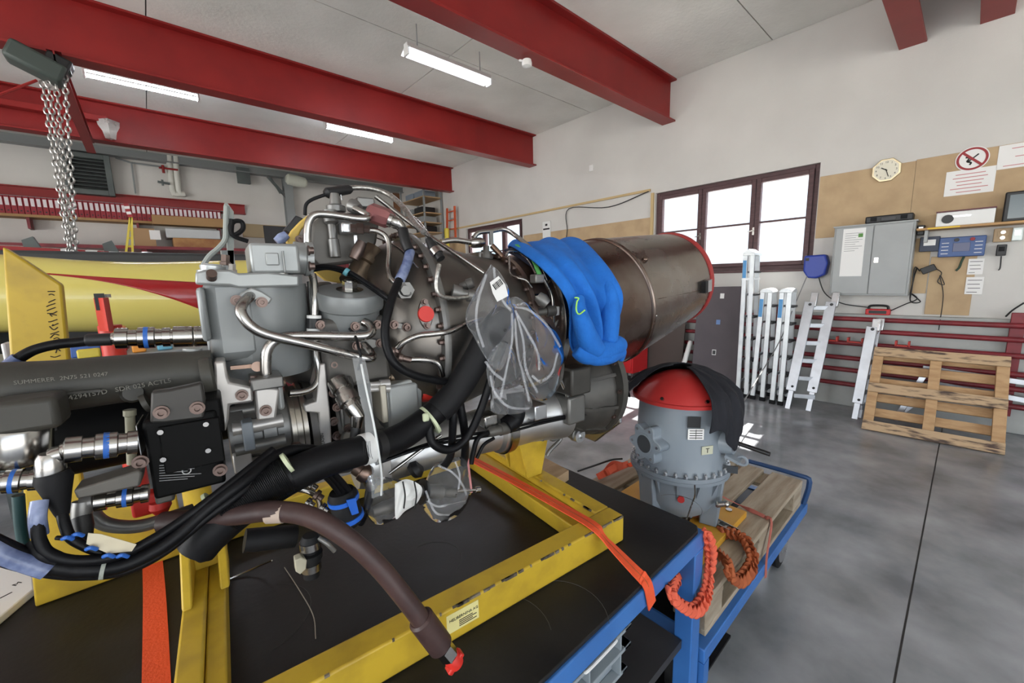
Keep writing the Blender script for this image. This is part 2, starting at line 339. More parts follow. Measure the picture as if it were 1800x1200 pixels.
# wooden cable batten above the boards
t = T('wooden_batten', 'long wooden cable batten running above the far window to the near window', 'batten', (W, 6.5, 2.95))
a, b = at(1143, 334, X=W-.02), at(790, 404, X=W-.02)
MB().bar(a, b, (0, 0, 1), .035, .03).build('strip', mat('pale_pine', (.55, .40, .2), .7), t)
MB().box((W-.035, 3.475, 1.64), (W-.005, 3.52, 2.9)).build('strip', MATS['pale_pine'], t)
solo(MB().tube([(W-.05, 3.55, 2.93), (W-.045, 4.3, 2.80), (W-.045, 5.2, 2.90), (W-.045, 5.25, 2.5), (W-.045, 5.3, 2.2)], .008, 6), 'power_cable', M_black, 'thin cable sagging from the batten across the long fibreboard', 'cable')
t = T('wall_dispenser', 'small white card with a black bar fixed on the long fibreboard', 'dispenser', (W-.02, 5.62, 2.4)); q = wr_rect((954, 390), (968, 417), .02)
MB().box((W-.03, q[0], q[2]), (W-.015, q[1], q[3])).build('card', M_white, t, bev=.004); cy = (q[0]+q[1])/2
MB().box((W-.032, q[0]+.02, q[2]*.45+q[3]*.55-.02), (W-.03, q[1]-.02, q[2]*.45+q[3]*.55+.01)).build('black_bar', M_black, t)
MB().box((W-.032, cy-.03, q[3]-.09), (W-.03, cy+.03, q[3]-.05)).build('black_square', M_black, t)
# thin light switch on upper wall
q = wr_rect((1036, 291), (1043, 300), .01); solo(MB().box((W-.02, q[0], q[2]), (W-.001, q[1], q[3])), 'wall_socket', M_white, 'tiny white socket box high on the white wall', 'socket', bev=.003)

# clock
cc = at(1558, 299, X=W-.03); t = T('wall_clock', 'octagonal cream wall clock with gilt rim on fibreboard', 'clock', cc)
M_gilt = mat('gilt_rim', (.62, .52, .34), .3, .6); M_cream = mat('cream_dial', (.75, .71, .58), .5)
def octo(r, x, dy=0): return [(x, cc.y+r*math.cos(PI/8+i*PI/4), cc.z+r*math.sin(PI/8+i*PI/4)) for i in range(8)]
MB().prism(octo(.128, W-.016), (-.022, 0, 0)).build('rim', M_gilt, t, bev=.006)
MB().prism(octo(.108, W-.036), (-.006, 0, 0)).build('dial', M_cream, t)
for h in range(12):
    a = R(90-30*h); p = V((W-.0435, cc.y-math.cos(a)*.083, cc.z+math.sin(a)*.083))
    text('numeral', str(h or 12), .028, p-V((0, 0, .01)), (0, -1, 0), (0, 0, 1), M_ink, t, 'CENTER')
for ang, L, wd in ((315-11, .05, .009), (162, .075, .006)):
    d = V((0, -math.sin(R(ang)), math.cos(R(ang)))); MB().bar(cc+V((-.018, 0, 0))-d*.012, cc+V((-.018, 0, 0))+d*L, d.cross(V((1, 0, 0))), wd, .002).build('hand', M_ink, t)
# no smoking sign
sc = at(1709, 279, X=W-.016); t = T('no_smoking_sign', 'round no smoking sign with red ring and slash', 'sign', sc); rr = .105
MB().cyl(sc, sc-V((.004, 0, 0)), rr+.008, n=40).build('disc', M_paper, t)
M_sred = mat('sign_dark_red', (.30, .02, .025), .5)
MB().lathe(sc-V((.0041, 0, 0)), (-1, 0, 0), [(0, rr-.018), (0, rr), (.002, rr), (.002, rr-.018), (0, rr-.018)], 44).build('red_ring', M_sred, t)
ds = V((0, .7071, .7071)); MB().bar(sc-V((.0055, 0, 0))-ds*(rr-.01), sc-V((.0055, 0, 0))+ds*(rr-.01), (0, 1, -1), .02, .002).build('slash', M_sred, t)
dk = V((0, -.72, .69)); b0 = sc-V((.0046, 0, 0))
MB().bar(b0-dk*.035+V((0, .0, 0)), b0+dk*.055, ds, .012, .0012).build('cigarette', M_ink, t)
MB().strap([b0+V((0, .045, .02)), b0+V((0, .02, .01)), b0+V((0, .03, -.02)), b0+V((0, .005, -.035)), b0+V((0, .012, -.055))], (0, .5, .5), .014, .0012).build('hand_drawing', M_ink, t)
# paper notices
def notice(p0, p1, label, ink, rows, name='paper_notice', off=.016, frame=False, tilt=.0):
    y0, y1, z0, z1 = wr_rect(p0, p1, off); t = T(name, label, 'notice', (W-off, (y0+y1)/2, z0))
    MB().box((W-off-.002, y0, z0), (W-off, y1, z1)).build('sheet', M_paper, t)
    n = len(rows); h = (z1-z0)
    for i, (f0, f1) in enumerate(rows):
        z = z1-h*(.18+.7*i/max(n-1, 1)); MB().box((W-off-.0026, y1-(y1-y0)*f1, z-h*.016), (W-off-.002, y1-(y1-y0)*f0, z+h*.016)).build('text_line', ink, t)
    return t
notice((1664, 303), (1746, 336), 'white notice with dark red lines of text under the no smoking sign', M_inkr, [(.2, .8), (.15, .85), (.22, .78), (.25, .75), (.12, .88), (.25, .75)])
notice((1757, 257), (1830, 288), 'white notice with large red text in the upper right corner', M_inkr, [(.3, .7), (.4, .62), (.15, .85)])
notice((1703, 455), (1727, 482), 'upper small paper note on the tall fibreboard', M_ink, [(.1, .9), (.1, .8), (.15, .85), (.1, .5)], off=.018)
notice((1699, 487), (1726, 517), 'lower small paper note on the tall fibreboard', M_ink, [(.1, .9), (.1, .8), (.15, .85), (.1, .7)], off=.018)
# grey steel cabinet
cb_ = (.43, 1.10, 1.32, 2.10); X0 = W-.20
t = T('wall_cabinet', 'grey two-door steel cabinet on the wall with taped paper sheets', 'cabinet', (W, .76, 1.32))
MB().box((X0, cb_[0], cb_[2]), (W, cb_[1], cb_[3])).build('body', M_gsteel, t, bev=.006)
MB().box((X0-.012, cb_[0]-.012, cb_[3]-.012), (W, cb_[1]+.012, cb_[3]+.004)).build('top_lip', M_gsteel, t, bev=.003)
for y0, y1 in ((cb_[0]+.018, .752), (.758, cb_[1]-.018)):
    d = MB().box((X0-.016, y0, cb_[2]+.02), (X0-.001, y1, cb_[3]-.02)).build('door', M_gsteel, t, bev=.004)
    if y0 < .5:
        hc = at(1540, 457, X=X0-.02); MB().box((X0-.022, hc.y-.018, hc.z-.026), (X0-.016, hc.y+.018, hc.z+.026)).ring(V((X0-.026, hc.y, hc.z+.008)), (1, 0, 0), .011, .003, 14, 6).cyl((X0-.034, hc.y, hc.z-.012), (X0-.02, hc.y, hc.z-.012), .009, n=12).build('handle', M_chrome, d)
t = T('taped_sheet', 'two white printed sheets taped on the left cabinet door', 'paper', at(1500, 490, X=X0-.018))
p0, p1 = at(1483, 403, X=X0-.018), at(1516, 485, X=X0-.018)
MB().box((X0-.0185, p0.y, p1.z), (X0-.0165, p1.y+.01, p0.z)).build('sheet', M_paper, t)
for i in range(9): MB().box((X0-.0192, p0.y-.02, p0.z-.05-i*.024), (X0-.0185, p1.y+.03+.03*(i % 3), p0.z-.055-i*.024)).build('text_line', mat('grey_ink', (.3, .3, .3), .7), t)
MB().box((X0-.0192, p1.y+.03, p0.z-.1), (X0-.0186, p1.y+.07, p0.z-.06)).build('green_mark', mat('green_ink', (.1, .25, .06), .7), t)
for a in (0, 1):
    for b in (0, .5, 1): MB().cyl((X0-.021, (p0.y-.012)*(1-a)+(p1.y+.022)*a, p0.z*(1-b)+p1.z*b-(.012 if b == 0 else -.012 if b == 1 else 0)), (X0-.0186, (p0.y-.012)*(1-a)+(p1.y+.022)*a, p0.z*(1-b)+p1.z*b-(.012 if b == 0 else -.012 if b == 1 else 0)), .012, n=12).build('magnet', M_white, t)
t = T('tool_case', 'flat black plastic case lying on top of the grey cabinet', 'case', (W-.1, .65, cb_[3]+.004)); z0 = cb_[3]+.0045
MB().box((W-.19, .46, z0), (W-.03, .84, z0+.075)).build('shell', M_black, t, bev=.012)
for y in (.53, .77): MB().box((W-.2, y-.025, z0+.02), (W-.189, y+.025, z0+.06)).build('latch', M_rubber, t, bev=.003)
MB().box((W-.2, .59, z0+.015), (W-.189, .71, z0+.055)).build('handle', mat('dark_grey_plastic', (.05, .05, .052), .5), t, bev=.004)
# blue hose reel
rc = at(1434, 467, X=W-.09); t = T('cable_reel', 'blue plastic cable reel on the wall under the near window corner', 'reel', rc); M_bpl = mat('blue_plastic', (.02, .045, .30), .4)
MB().prism([(W-.17, rc.y+.11, rc.z+.125), (W-.17, rc.y-.10, rc.z+.13), (W-.17, rc.y-.13, rc.z+.03), (W-.17, rc.y-.11, rc.z-.11), (W-.17, rc.y-.03, rc.z-.15), (W-.17, rc.y+.06, rc.z-.145), (W-.17, rc.y+.11, rc.z-.06)], (.15, 0, 0)).build('housing', M_bpl, t, bev=.02, seg=3)
MB().box((W-.174, rc.y+.055, rc.z+.06), (W-.168, rc.y+.09, rc.z+.095)).build('slot', M_black, t)
MB().box((W-.03, rc.y-.04, rc.z-.06), (W-.001, rc.y+.04, rc.z+.06)).build('wall_bracket', M_gsteel, t)
gb_top = at(1285, 735, X=2.2)
MB().tube([rc+V((-.06, .06, -.1)), at(1395, 540, X=W-.35), at(1370, 600, X=W-.6), at(1330, 668, X=4.6), at(1300, 712, X=3.4), (2.2, .80, 1.0)], .006, 6).build('cable', mat('grey_cable', (.2, .2, .2), .5), t)
# cable from reel to socket, red charger
solo(MB().tube([rc+V((-.02, -.03, -.1)), at(1450, 515, X=W-.12), at(1480, 533, X=W-.11), at(1525, 540, X=W-.11)], .006, 6), 'charger_cable', M_black, 'black cable running from the blue reel to the red charger', 'cable')
t = T('battery_charger', 'red and black battery charger on the wall ledge below the cabinet', 'charger', (W-.06, .7, 1.1)); q0, q1 = at(1522, 546, X=W-.06), at(1567, 533, X=W-.06)
y0, y1 = sorted((q0.y, q1.y)); M_cred = mat('charger_red', (.55, .015, .02), .4)
MB().box((W-.095, y0, 1.1005), (W-.005, y1, 1.165)).build('body', M_cred, t, bev=.008)
MB().tube([(W-.05, y0+.02, 1.165), (W-.05, y0+.04, 1.20), (W-.05, y1-.04, 1.20), (W-.05, y1-.02, 1.165)], .012, 8).build('handle', M_black, t)
MB().box((W-.0975, y0+.03, 1.115), (W-.095, y1-.03, 1.15)).build('badge', M_black, t)
solo(MB().tube([(W-.05, y0, 1.15), at(1590, 535, X=W-.05), at(1612, 525, X=W-.05), at(1600, 515, X=W-.03), at(1618, 530, X=W-.03), at(1600, 528, X=W-.04), at(1606, 490, X=W-.03), at(1612, 470, X=W-.03)], .006, 6), 'looped_cable', M_black, 'black cable with a loose knot right of the red charger', 'cable')
# shelf right of cabinet
sh = at(1640, 400, X=W-.2); zs = sh.z
t = T('wall_shelf', 'wooden wall shelf carrying the white case and the screen', 'shelf', (W, -.1, zs))
MB().box((W-.26, -.75, zs-.022), (W, .42, zs)).build('board', mat('shelf_wood', (.5, .3, .13), .6, col2=(.42, .24, .1), scale=4, stretch=(1, .3, 4)), t, bev=.003)
MB().box((W-.264, .12, zs-.018), (W-.26, .34, zs-.004)).build('yellow_tape', mat('yellow_tape', (.75, .5, .04), .5), t)
for y in (-.6, .35): MB().box((W-.2, y-.012, zs-.14), (W, y+.012, zs-.022)).build('bracket', M_gsteel, t)
t = T('instrument_case', 'long white instrument case with a black dial on the wall shelf', 'case', (W-.13, .15, zs)); q0, q1 = at(1644, 395, X=W-.24), at(1750, 373, X=W-.24)
MB().box((W-.24, q1.y, zs+.0005), (W-.02, q0.y, zs+.135)).build('body', M_white, t, bev=.006)
MB().box((W-.25, q1.y-.004, zs+.135), (W-.02, q0.y+.004, zs+.147)).build('lid', mat('maroon_lid', (.12, .03, .04), .5), t, bev=.002)
MB().lathe((W-.24, q0.y-.08, zs+.068), (-1, 0, 0), [(0, .042), (.012, .04), (.012, 0)], 18).build('dial', M_black, t)
MB().box((W-.248, q1.y+.15, zs+.08), (W-.24, q1.y+.30, zs+.095)).build('handle', M_alu, t)
t = T('flat_screen', 'dark flat screen standing on the wall shelf at the right edge', 'screen', (W-.15, -.35, zs)); q0 = at(1765, 360, X=W-.17)
MB().box((W-.17, -.75, zs+.0005), (W-.12, q0.y, zs+.27)).build('casing', M_black, t, bev=.01)
MB().box((W-.1725, -.7, zs+.03), (W-.17, q0.y-.03, zs+.24)).build('panel', mat('screen_glass', (.10, .12, .125), .12), t)
# blue charger box under shelf
q = wr_rect((1652, 418), (1730, 449), .09); t = T('blue_charger', 'blue rectangular wall charger with white lettering under the shelf', 'charger', (W, (q[0]+q[1])/2, q[2])); M_bch = mat('charger_blue', (.05, .10, .26), .45)
MB().box((W-.09, q[0], q[2]), (W, q[1], q[3])).build('body', M_bch, t, bev=.008)
MB().box((W-.093, q[0]+.10, q[2]+.05), (W-.09, q[1]-.10, q[3]-.06)).build('display', mat('charger_dark_blue', (.02, .03, .12), .3), t, bev=.002)
for i in range(4):
    for s in (q[0]+.02, q[1]-.07): MB().box((W-.0915, s, q[2]+.03+i*.035), (W-.09, s+.05, q[2]+.036+i*.035)).build('print_line', M_paper, t)
for y, c in ((q[0]+.09, M_sred), (q[1]-.12, M_black)): MB().lathe((W-.09, y, q[3]-.03), (-1, 0, 0), [(0, .018), (.015, .016), (.015, 0)], 14).build('knob', c, t)
# small chargers, plugs, boxes
def gadget(p0, p1, th, label, cat, m, m2, name, k=0):
    q = wr_rect(p0, p1, th+.02); t = T(name, label, cat, (W, (q[0]+q[1])/2, q[2]))
    MB().box((W-.02-th, q[0], q[2]), (W-.0145, q[1], q[3])).build('body', m, t, bev=.005)
    MB().box((W-.024-th, q[0]*.8+q[1]*.2, q[2]*.6+q[3]*.4), (W-.02-th, q[0]*.2+q[1]*.8, q[3]*.8+q[2]*.2)).build('front_plate', m2, t, bev=.001)
    for i in range(k): MB().cyl((W-.03-th, (q[0]+q[1])/2, q[2]+(q[3]-q[2])*(.3+.4*i)), (W-.02-th, (q[0]+q[1])/2, q[2]+(q[3]-q[2])*(.3+.4*i)), .016, n=14).build('socket_ring', M_chrome, t)
    return t
gadget((1748, 402), (1778, 424), .04, 'brown double socket box under the shelf', 'socket', mat('tan_plastic', (.4, .28, .16), .5), MATS['tan_plastic'], 'socket_box', 2)
gadget((1753, 430), (1768, 449), .05, 'black plug-in adapter hanging below the brown socket', 'adapter', M_black, M_rubber, 'plug_adapter')
gadget((1781, 400), (1797, 422), .06, 'clear glass jar shaped lamp under the shelf end', 'lamp', mat('pale_glass', (.6, .68, .66), .15), M_chrome, 'glass_lamp')
gadget((1618, 417), (1650, 441), .06, 'dark battery pack with white label beside the cabinet', 'battery', mat('dark_blue_pack', (.03, .04, .07), .5), M_paper, 'battery_pack')
gadget((1613, 396), (1624, 412), .09, 'black and steel padlocked valve on the cabinet side', 'valve', M_black, M_chrome, 'valve')
pc = at(1632, 473, X=W-.05); t = T('power_adapter', 'tilted black power adapter hanging by its cable on the narrow board', 'adapter', pc)
MB().obox(pc, (.05, 0, 0), V((0, -.10, .05)), V((0, -.03, -.06))).build('brick', M_black, t, bev=.006)
MB().tube([pc+V((0, .06, -.02)), at(1608, 470, X=W-.04), at(1604, 500, X=W-.04), at(1600, 525, X=W-.04)], .005, 6).build('cable', M_black, t)
MB().tube([pc+V((0, -.06, .0)), at(1655, 480, X=W-.03), at(1648, 495, X=W-.03), at(1660, 500, X=W-.03), at(1652, 484, X=W-.03), at(1658, 520, X=W-.03), at(1650, 580, X=W-.13)], .004, 6).build('cable', M_black, t)
solo(MB().tube([at(1695, 450, X=W-.04), at(1690, 460, X=W-.03), at(1686, 470, X=W-.03), at(1680, 476, X=W-.03)], .009, 6), 'green_lead', mat('dark_green_rubber', (.02, .05, .03), .6), 'short dark green lead dangling below the blue charger', 'cable')
solo(MB().tube([at(1760, 450, X=W-.03), at(1758, 470, X=W-.02), at(1755, 475, X=W-.02)], .005, 6), 'hanging_plug', M_black, 'thin black lead hanging on the white wall at the right', 'cable')
solo(MB().tube([at(1800, 532, X=W-.03), at(1780, 545, X=W-.06), at(1768, 556, X=W-.12)], .007, 6), 'post_cable', M_black, 'short black cable reaching the rack post at the right edge', 'cable')

# red pipe rack on the plinth
XR = W-.19
zz = [at(1490, 560, X=XR).z, at(1490, 580, X=XR).z, at(1490, 603, X=XR).z, at(1490, 629, X=XR).z, at(1490, 650, X=XR).z, at(1490, 675, X=XR).z]
t = T('pipe_rack', 'dark red rack of six horizontal pipes along the grey plinth', 'rack', (XR, 1, 0))
for z in zz: MB().cyl((XR, -2.2, z), (XR, 3.55, z), .026, n=14).build('pipe', M_dred, t)
for y in (-.33, -1.6, 1.6, 3.3): MB().box((XR+.02, y-.045, .18), (XR+.085, y+.045, 1.17)).build('post', M_dred, t, bev=.004)
for i, (x0, x1) in enumerate(((1447, 1470), (1490, 1515), (1575, 1598))):
    a = at(x0, 600, X=XR-.09); b = at(x1, 600, X=XR-.09); z = zz[2]
    mb = MB().box((XR-.09, min(a.y, b.y), z+.02), (XR-.03, max(a.y, b.y), z+.035))
    for y in (a.y, b.y): mb.box((XR-.09, y-.008, z+.02), (XR, y+.008, z+.075))
    mb.build('hook_bracket', mat('bright_red_bracket', (.5, .04, .03), .5), t)
# ================================================================== things standing along the window wall
M_tread = mat('dark_ladder_tread', (.05, .052, .055), .6); M_lblue = mat('ladder_blue_label', (.10, .32, .62), .5); M_lwhite = mat('ladder_white_coating', (.74, .77, .78), .4, .35, col2=(.66, .69, .71), scale=8)
def step_ladder(name, label, b0, b1, t0, t1, n, cap):
    g0, g1 = at(*b0, Z=0), at(*b1, Z=0); x0 = (g0.x+g1.x)/2; u0, u1 = at(*t0, X=x0+.04), at(*t1, X=x0+.04); zt = (u0.z+u1.z)/2
    t = T(name, label, 'ladder', (x0, (g0.y+g1.y)/2, 0), 'ladders standing against the wall')
    for gy, uy in ((g0.y, u0.y), (g1.y, u1.y)):
        for xb, xt in ((x0, x0+.04), (x0+.28, x0+.22)):
            s = MB().bar((xb, gy, .03), (xt, uy, zt), (0, 1, 0), .05, .028).build('stile', M_lwhite, t, bev=.004)
            MB().box((xb-.02, gy-.03, 0), (xb+.02, gy+.03, .05)).build('foot', M_rubber, s, bev=.004)
        for i in range(n):
            f = (i+.6)/(n+.4); z = .03+(zt-.03)*f; y = gy+(uy-gy)*f
            xa, xb = x0+.04*f, x0+.28-.06*f
            if gy == g1.y: MB().box((xa, y-.045, z-.012), (xb, y+.03, z+.012)).build('tread', M_tread, t)
            else: MB().box((xa, y-.012, z-.012), (xb, y+.012, z+.012)).build('brace', M_aluw, t)
    if cap: 
        mb = MB(); ym = (u0.y+u1.y)/2; hw = abs(u0.y-u1.y)/2+.03
        mb.prism([(x0+.02, ym+hw*math.cos(a), zt+.05*math.sin(a)) for a in [PI*i/8 for i in range(9)]], (.23, 0, 0)); mb.build('platform_cap', M_lwhite, t, bev=.003)
    for (gy, uy), z0, z1 in (((g0.y, u0.y), zt-.3, zt-.08),):
        f = (z0+z1)/2/zt; MB().bar((x0+.04*z0/zt-.016, gy+(uy-gy)*z0/zt, z0), (x0+.04*z1/zt-.016, gy+(uy-gy)*z1/zt, z1), (0, 1, 0), .04, .003).build('blue_label', M_lblue, t)
    return t, x0, u0, u1, zt
t, x0, u0, u1, zt = step_ladder('step_ladder', 'tall white aluminium ladder with a guard frame on top by the dark panel', (1297, 696), (1311, 699), (1311, 446), (1323, 446), 6, False)
for z in (zt-.02, zt-.33): MB().box((x0+.02, u1.y-.03, z), (x0+.27, u0.y+.03, z+.03)).build('top_tray', M_lwhite, t, bev=.004)
for y in (u0.y, u1.y): MB().box((x0+.22, y-.012, zt-.33), (x0+.25, y+.012, zt)).build('guard_post', M_lwhite, t)
MB().prism([(x0+.02, u0.y+.03, zt+.01), (x0+.02, u1.y-.03, zt+.01), (x0+.02, (u0.y+u1.y)/2, zt+.06)], (.24, 0, 0)).build('gable_cap', M_lwhite, t)
step_ladder('step_ladder', 'white folded step ladder with rounded cap next to the tall one', (1324, 700), (1338, 705), (1341, 512), (1354, 516), 6, True)
step_ladder('step_ladder', 'white folded step ladder with rounded cap farthest from the dark panel', (1357, 709), (1371, 712), (1375, 512), (1388, 516), 6, True)
def folding_platform(label, foot, top, sx, w_plate, xt=5.86):
    g = at(*foot, Z=0); u = at(*top, X=xt); t = T('folding_platform', label, 'ladder', (g.x, g.y, 0), 'folded aluminium work platforms')
    sx = V(sx); d = (u-g)
    P = lambda f, o=V((0, 0, 0)): g+d*f+o
    for k, o in enumerate((V((0, 0, 0)), sx)):
        MB().bar(P(0, o), P(.5, o), (0, 1, 0), .05, .022).build('leg', M_aluw, t, bev=.002)
        MB().bar(P(.16, o+V((-.02, .0, 0))), P(.92, o+V((-.02, 0, 0))), (0, 1, 0), w_plate, .03).build('side_channel', M_aluw, t, bev=.004)
        MB().bar(P(.88, o+V((-.01, -.03, 0))), P(1.0, o+V((-.01, -.03, 0))), (0, 1, 0), .07, .04).build('hinge_plate', M_alu, t, bev=.006)
        MB().cyl(P(.9, o+V((-.045, -.01, 0))), P(.9, o+V((.02, -.01, 0))), .016, n=12).build('pivot_knob', M_black, t)
        MB().cyl(P(.2, o+V((-.045, -.01, 0))), P(.2, o+V((.02, -.01, 0))), .013, n=12).build('pivot_knob', M_black, t)
    for i in range(6):
        f = .12+.15*i; MB().bar(P(f, V((0, -.035, 0))), P(f, sx+V((0, -.035, 0))), (0, 0, 1), .05, .022).build('rung', M_aluw, t, bev=.003)
    return t
folding_platform('folded aluminium work platform leaning beside the step ladders', (1384, 718), (1428, 514), (.07, -.19, 0), .1)
folding_platform('folded aluminium work platform leaning between rack and wooden pallet', (1502, 736), (1536, 560), (.08, -.02, 0), .09, 5.86)
# wooden pallet leaning against the rack
A, B = at(1513, 755, Z=0), at(1762, 797, Z=0); Tp = at(1556, 616, X=5.84)
A = V((5.26, .60, .004)); B = V((5.30, -.335, .004)); wv = (B-A); wl = wv.length; wv.normalize()
sv = (V((5.80, .60, .80))-A); sv = (sv-wv*sv.dot(wv)); sl = .93; sv.normalize(); nv = wv.cross(sv).normalized()
if nv.x > 0: nv = -nv
t = T('wooden_pallet', 'pale wooden pallet tipped up against the red pipe rack', 'pallet', A)
def slat(name, a0, a1, s0, s1, n0, n1, m): return MB().obox(A+wv*((a0+a1)/2)+sv*((s0+s1)/2)+nv*((n0+n1)/2), wv*(a1-a0), sv*(s1-s0), nv*(n1-n0)).build(name, m, t, bev=.003)
M_woodr = mat('pallet_wood_new', (.56, .36, .19), .75, col2=(.42, .245, .115), scale=7, bump=.15, bscale=30, stretch=(4, 1, 4), lo=.42, hi=.72)
M_woods = mat('pallet_wood_stained', (.54, .38, .23), .8, col2=(.09, .06, .05), scale=8, bump=.2, bscale=30, stretch=(4, .8, 4), lo=.5, hi=.66)
for s in (.0, .415, .83): slat('bottom_board', 0, wl, s, s+.1, .002, .024, M_woods)
for a in (0, wl/2-.04, wl-.08):
    slat('stringer', a, a+.08, .012, sl-.012, -.045, -.0, M_woodr)
    for s in (.0, .415, .83): slat('block', a, a+.08, s+.005, s+.095, -.09, -.045, M_woodr)
for s in (.0, .19, .355, .53, .69, .84): slat('deck_board', 0, wl, s, s+.09, -.115, -.092, M_woodr)
# ladder lying behind the pallet
t = T('aluminium_ladder', 'aluminium ladder with struts resting behind the leaning pallet', 'ladder', (5.9, .3, 0))
X1 = 5.92
a, b = at(1622, 646, X=X1), at(1800, 672, X=X1); d = (b-a).normalized()
MB().bar(a, a+d*1.5, (0, 0, 1), .05, .025).build('rail', M_aluw, t, bev=.003)
a2, b2 = at(1768, 697, X=X1), at(1800, 703, X=X1); a2 = a2+(a2-b2).normalized()*.5
MB().bar(a2, b2+(b2-a2).normalized()*.6, (0, 0, 1), .05, .025).build('rail', M_aluw, t, bev=.003)
for p0, p1 in (((1630, 650), (1575, 735)), ((1610, 705), (1570, 738))):
    q0, q1 = at(*p0, X=X1-.03), at(*p1, X=X1-.1); q1.z = max(q1.z, .0)
    dd = (q1-q0).normalized(); MB().bar(q0, q0+dd*((q0.z-.005)/-dd.z), (0, 1, 0), .05, .02).build('strut', M_aluw, t, bev=.003)
# dark panels
M_dkp = mat('dark_maroon_laminate', (.058, .044, .052), .5, col2=(.075, .058, .066), scale=2, bump=.02)
g0, g1 = V((5.66, 2.55, 0)), V((5.80, 1.985, 0)); t = T('laminate_sheet', 'large dark maroon panel with small cut-outs leaning against the wall', 'panel', g0)
up = V((.20, .02, 1.43))
c = [g0, g1, g1+up, g1+up+(g0-g1)*.93, g0+up*.96]
nrm = (g1-g0).cross(up).normalized(); nrm = nrm if nrm.x < 0 else -nrm
MB().prism(c, -nrm*.028).build('sheet', M_dkp, t, bev=.004)
def on_panel(px, py):
    d = ray(px, py); return CAM+d*((g0-CAM).dot(nrm)/d.dot(nrm))
for (px, py), w_, h_, m in (((1269.5, 520), .05, .07, M_paper), ((1262.5, 566), .05, .065, mat('pale_blue_sticker', (.12, .22, .45), .5)), ((1255, 619), .05, .075, M_paper)):
    p = on_panel(px, py); hx = (g1-g0).normalized(); hy = up.normalized()
    MB().obox(p+nrm*.002, hx*w_, hy*h_, nrm*.003).build('sticker', m, t)
    if py > 600: MB().obox(p+nrm*.004, hx*w_*.75, hy*h_*.75, nrm*.003).build('dark_slot', M_black, t)
t = T('laminate_sheet', 'dark brown board with a pale top edge behind the maroon panel', 'panel', (5.95, 3.2, 0))
MB().obox((5.86, 3.16, .5), (.10, 0, 1.0), (0, .8, 0), V((1, 0, -.1)).normalized()*.025).build('sheet', mat('dark_brown_board', (.07, .055, .048), .6), t)
MB().obox((5.915, 3.16, 1.01), (.04, 0, 0), (0, .8, 0), (0, 0, .03)).build('edge_strip', M_white, t)
solo(MB().cyl((5.62, 2.72, 0), (5.86, 2.66, .62), .035, n=14).cyl((5.862, 2.6595, .625), (5.866, 2.6585, .64), .03, n=14), 'white_pipe', M_white, 'short white pipe leaning in the gap left of the maroon panel', 'pipe')
# red tool cabinet
t = T('tool_cabinet', 'red rolling tool cabinet on casters behind the exhaust', 'cabinet', (5.36, 3.3, 0)); M_tred = mat('tool_cabinet_red', (.52, .02, .022), .3, col2=(.47, .017, .02), scale=3)
x0, x1, y0, y1 = 5.36, 5.79, 3.30, 4.0
bd = MB().box((x0, y0, .13), (x1, y1, 1.0)).build('body', M_tred, t, bev=.01)
for i, (z0, z1) in enumerate(((.17, .40), (.41, .60), (.61, .74), (.75, .86), (.87, .97))):
    d = MB().box((x0-.018, y0+.02, z0), (x0, y1-.02, z1)).build('drawer', M_tred, t, bev=.004)
    MB().box((x0-.034, y0+.08, z1-.03), (x0-.018, y1-.08, z1-.012)).build('handle', M_alu, d)
MB().box((x0-.0205, y0+.24, .27), (x0-.018, y0+.34, .35)).build('white_emblem', M_paper, t)
for cx, cy in ((x0+.06, y0+.07), (x1-.06, y0+.07), (x0+.06, y1-.07), (x1-.06, y1-.07)):
    ct = MB().box((cx-.03, cy-.022, .05), (cx+.03, cy+.022, .13)).build('caster_fork', M_alu, t)
    MB().cyl((cx, cy-.02, .05), (cx, cy+.02, .05), .05, n=18).build('wheel', M_rubber, ct)

# ================================================================== work table
TX, TY, TZ, TB, TLX = 1.245, .492, .80, 1.66, -1.35
M_mat = mat('black_rubber_mat', (.011, .011, .012), .45, col2=(.024, .023, .022), scale=5, bump=.06, bscale=60, rvar=.1, lo=.4, hi=.75, spec=.3)
t = T('work_table', 'blue steel work table with a black rubber top under the engine', 'table', (.5, 1.1, 0))
MB().prism([(TLX, TY+.006, TZ-.012), (TX-.04, TY+.006, TZ-.012), (TX-.012, TY+.02, TZ-.012), (TX-.006, TY+.05, TZ-.012), (TX-.006, TB, TZ-.012), (TLX, TB, TZ-.012)], (0, 0, .012)).build('rubber_top', M_mat, t, bev=.003)
MB().box((TLX, TY, TZ-.07), (TX, TY+.04, TZ-.013)).build('front_rail', M_blue, t, bev=.004)
MB().box((TX-.04, TY+.04, TZ-.07), (TX, TB, TZ-.013)).build('side_rail', M_blue, t, bev=.004)
MB().box((TLX, TB-.04, TZ-.07), (TX-.04, TB, TZ-.013)).build('back_rail', M_blue, t, bev=.004)
MB().box((TLX, TY+.04, TZ-.04), (TX-.04, TB-.04, TZ-.0135)).build('deck_plate', M_black, t)
for x, y in ((TX-.065, TY), (TX-.065, TB-.06), (TLX, TY), (TLX, TB-.06)): MB().box((x, y, 0), (x+.06, y+.06, TZ-.07)).build('leg', M_blue, t, bev=.004)
MB().box((TX-.06, TY+.06, .34), (TX-.01, TB-.06, .40)).build('cross_rail', M_blue, t, bev=.004)
MB().box((TLX+.06, TY+.03, .38), (TX-.07, TB-.1, .41)).build('lower_shelf', mat('dark_shelf', (.03, .03, .032), .5), t)
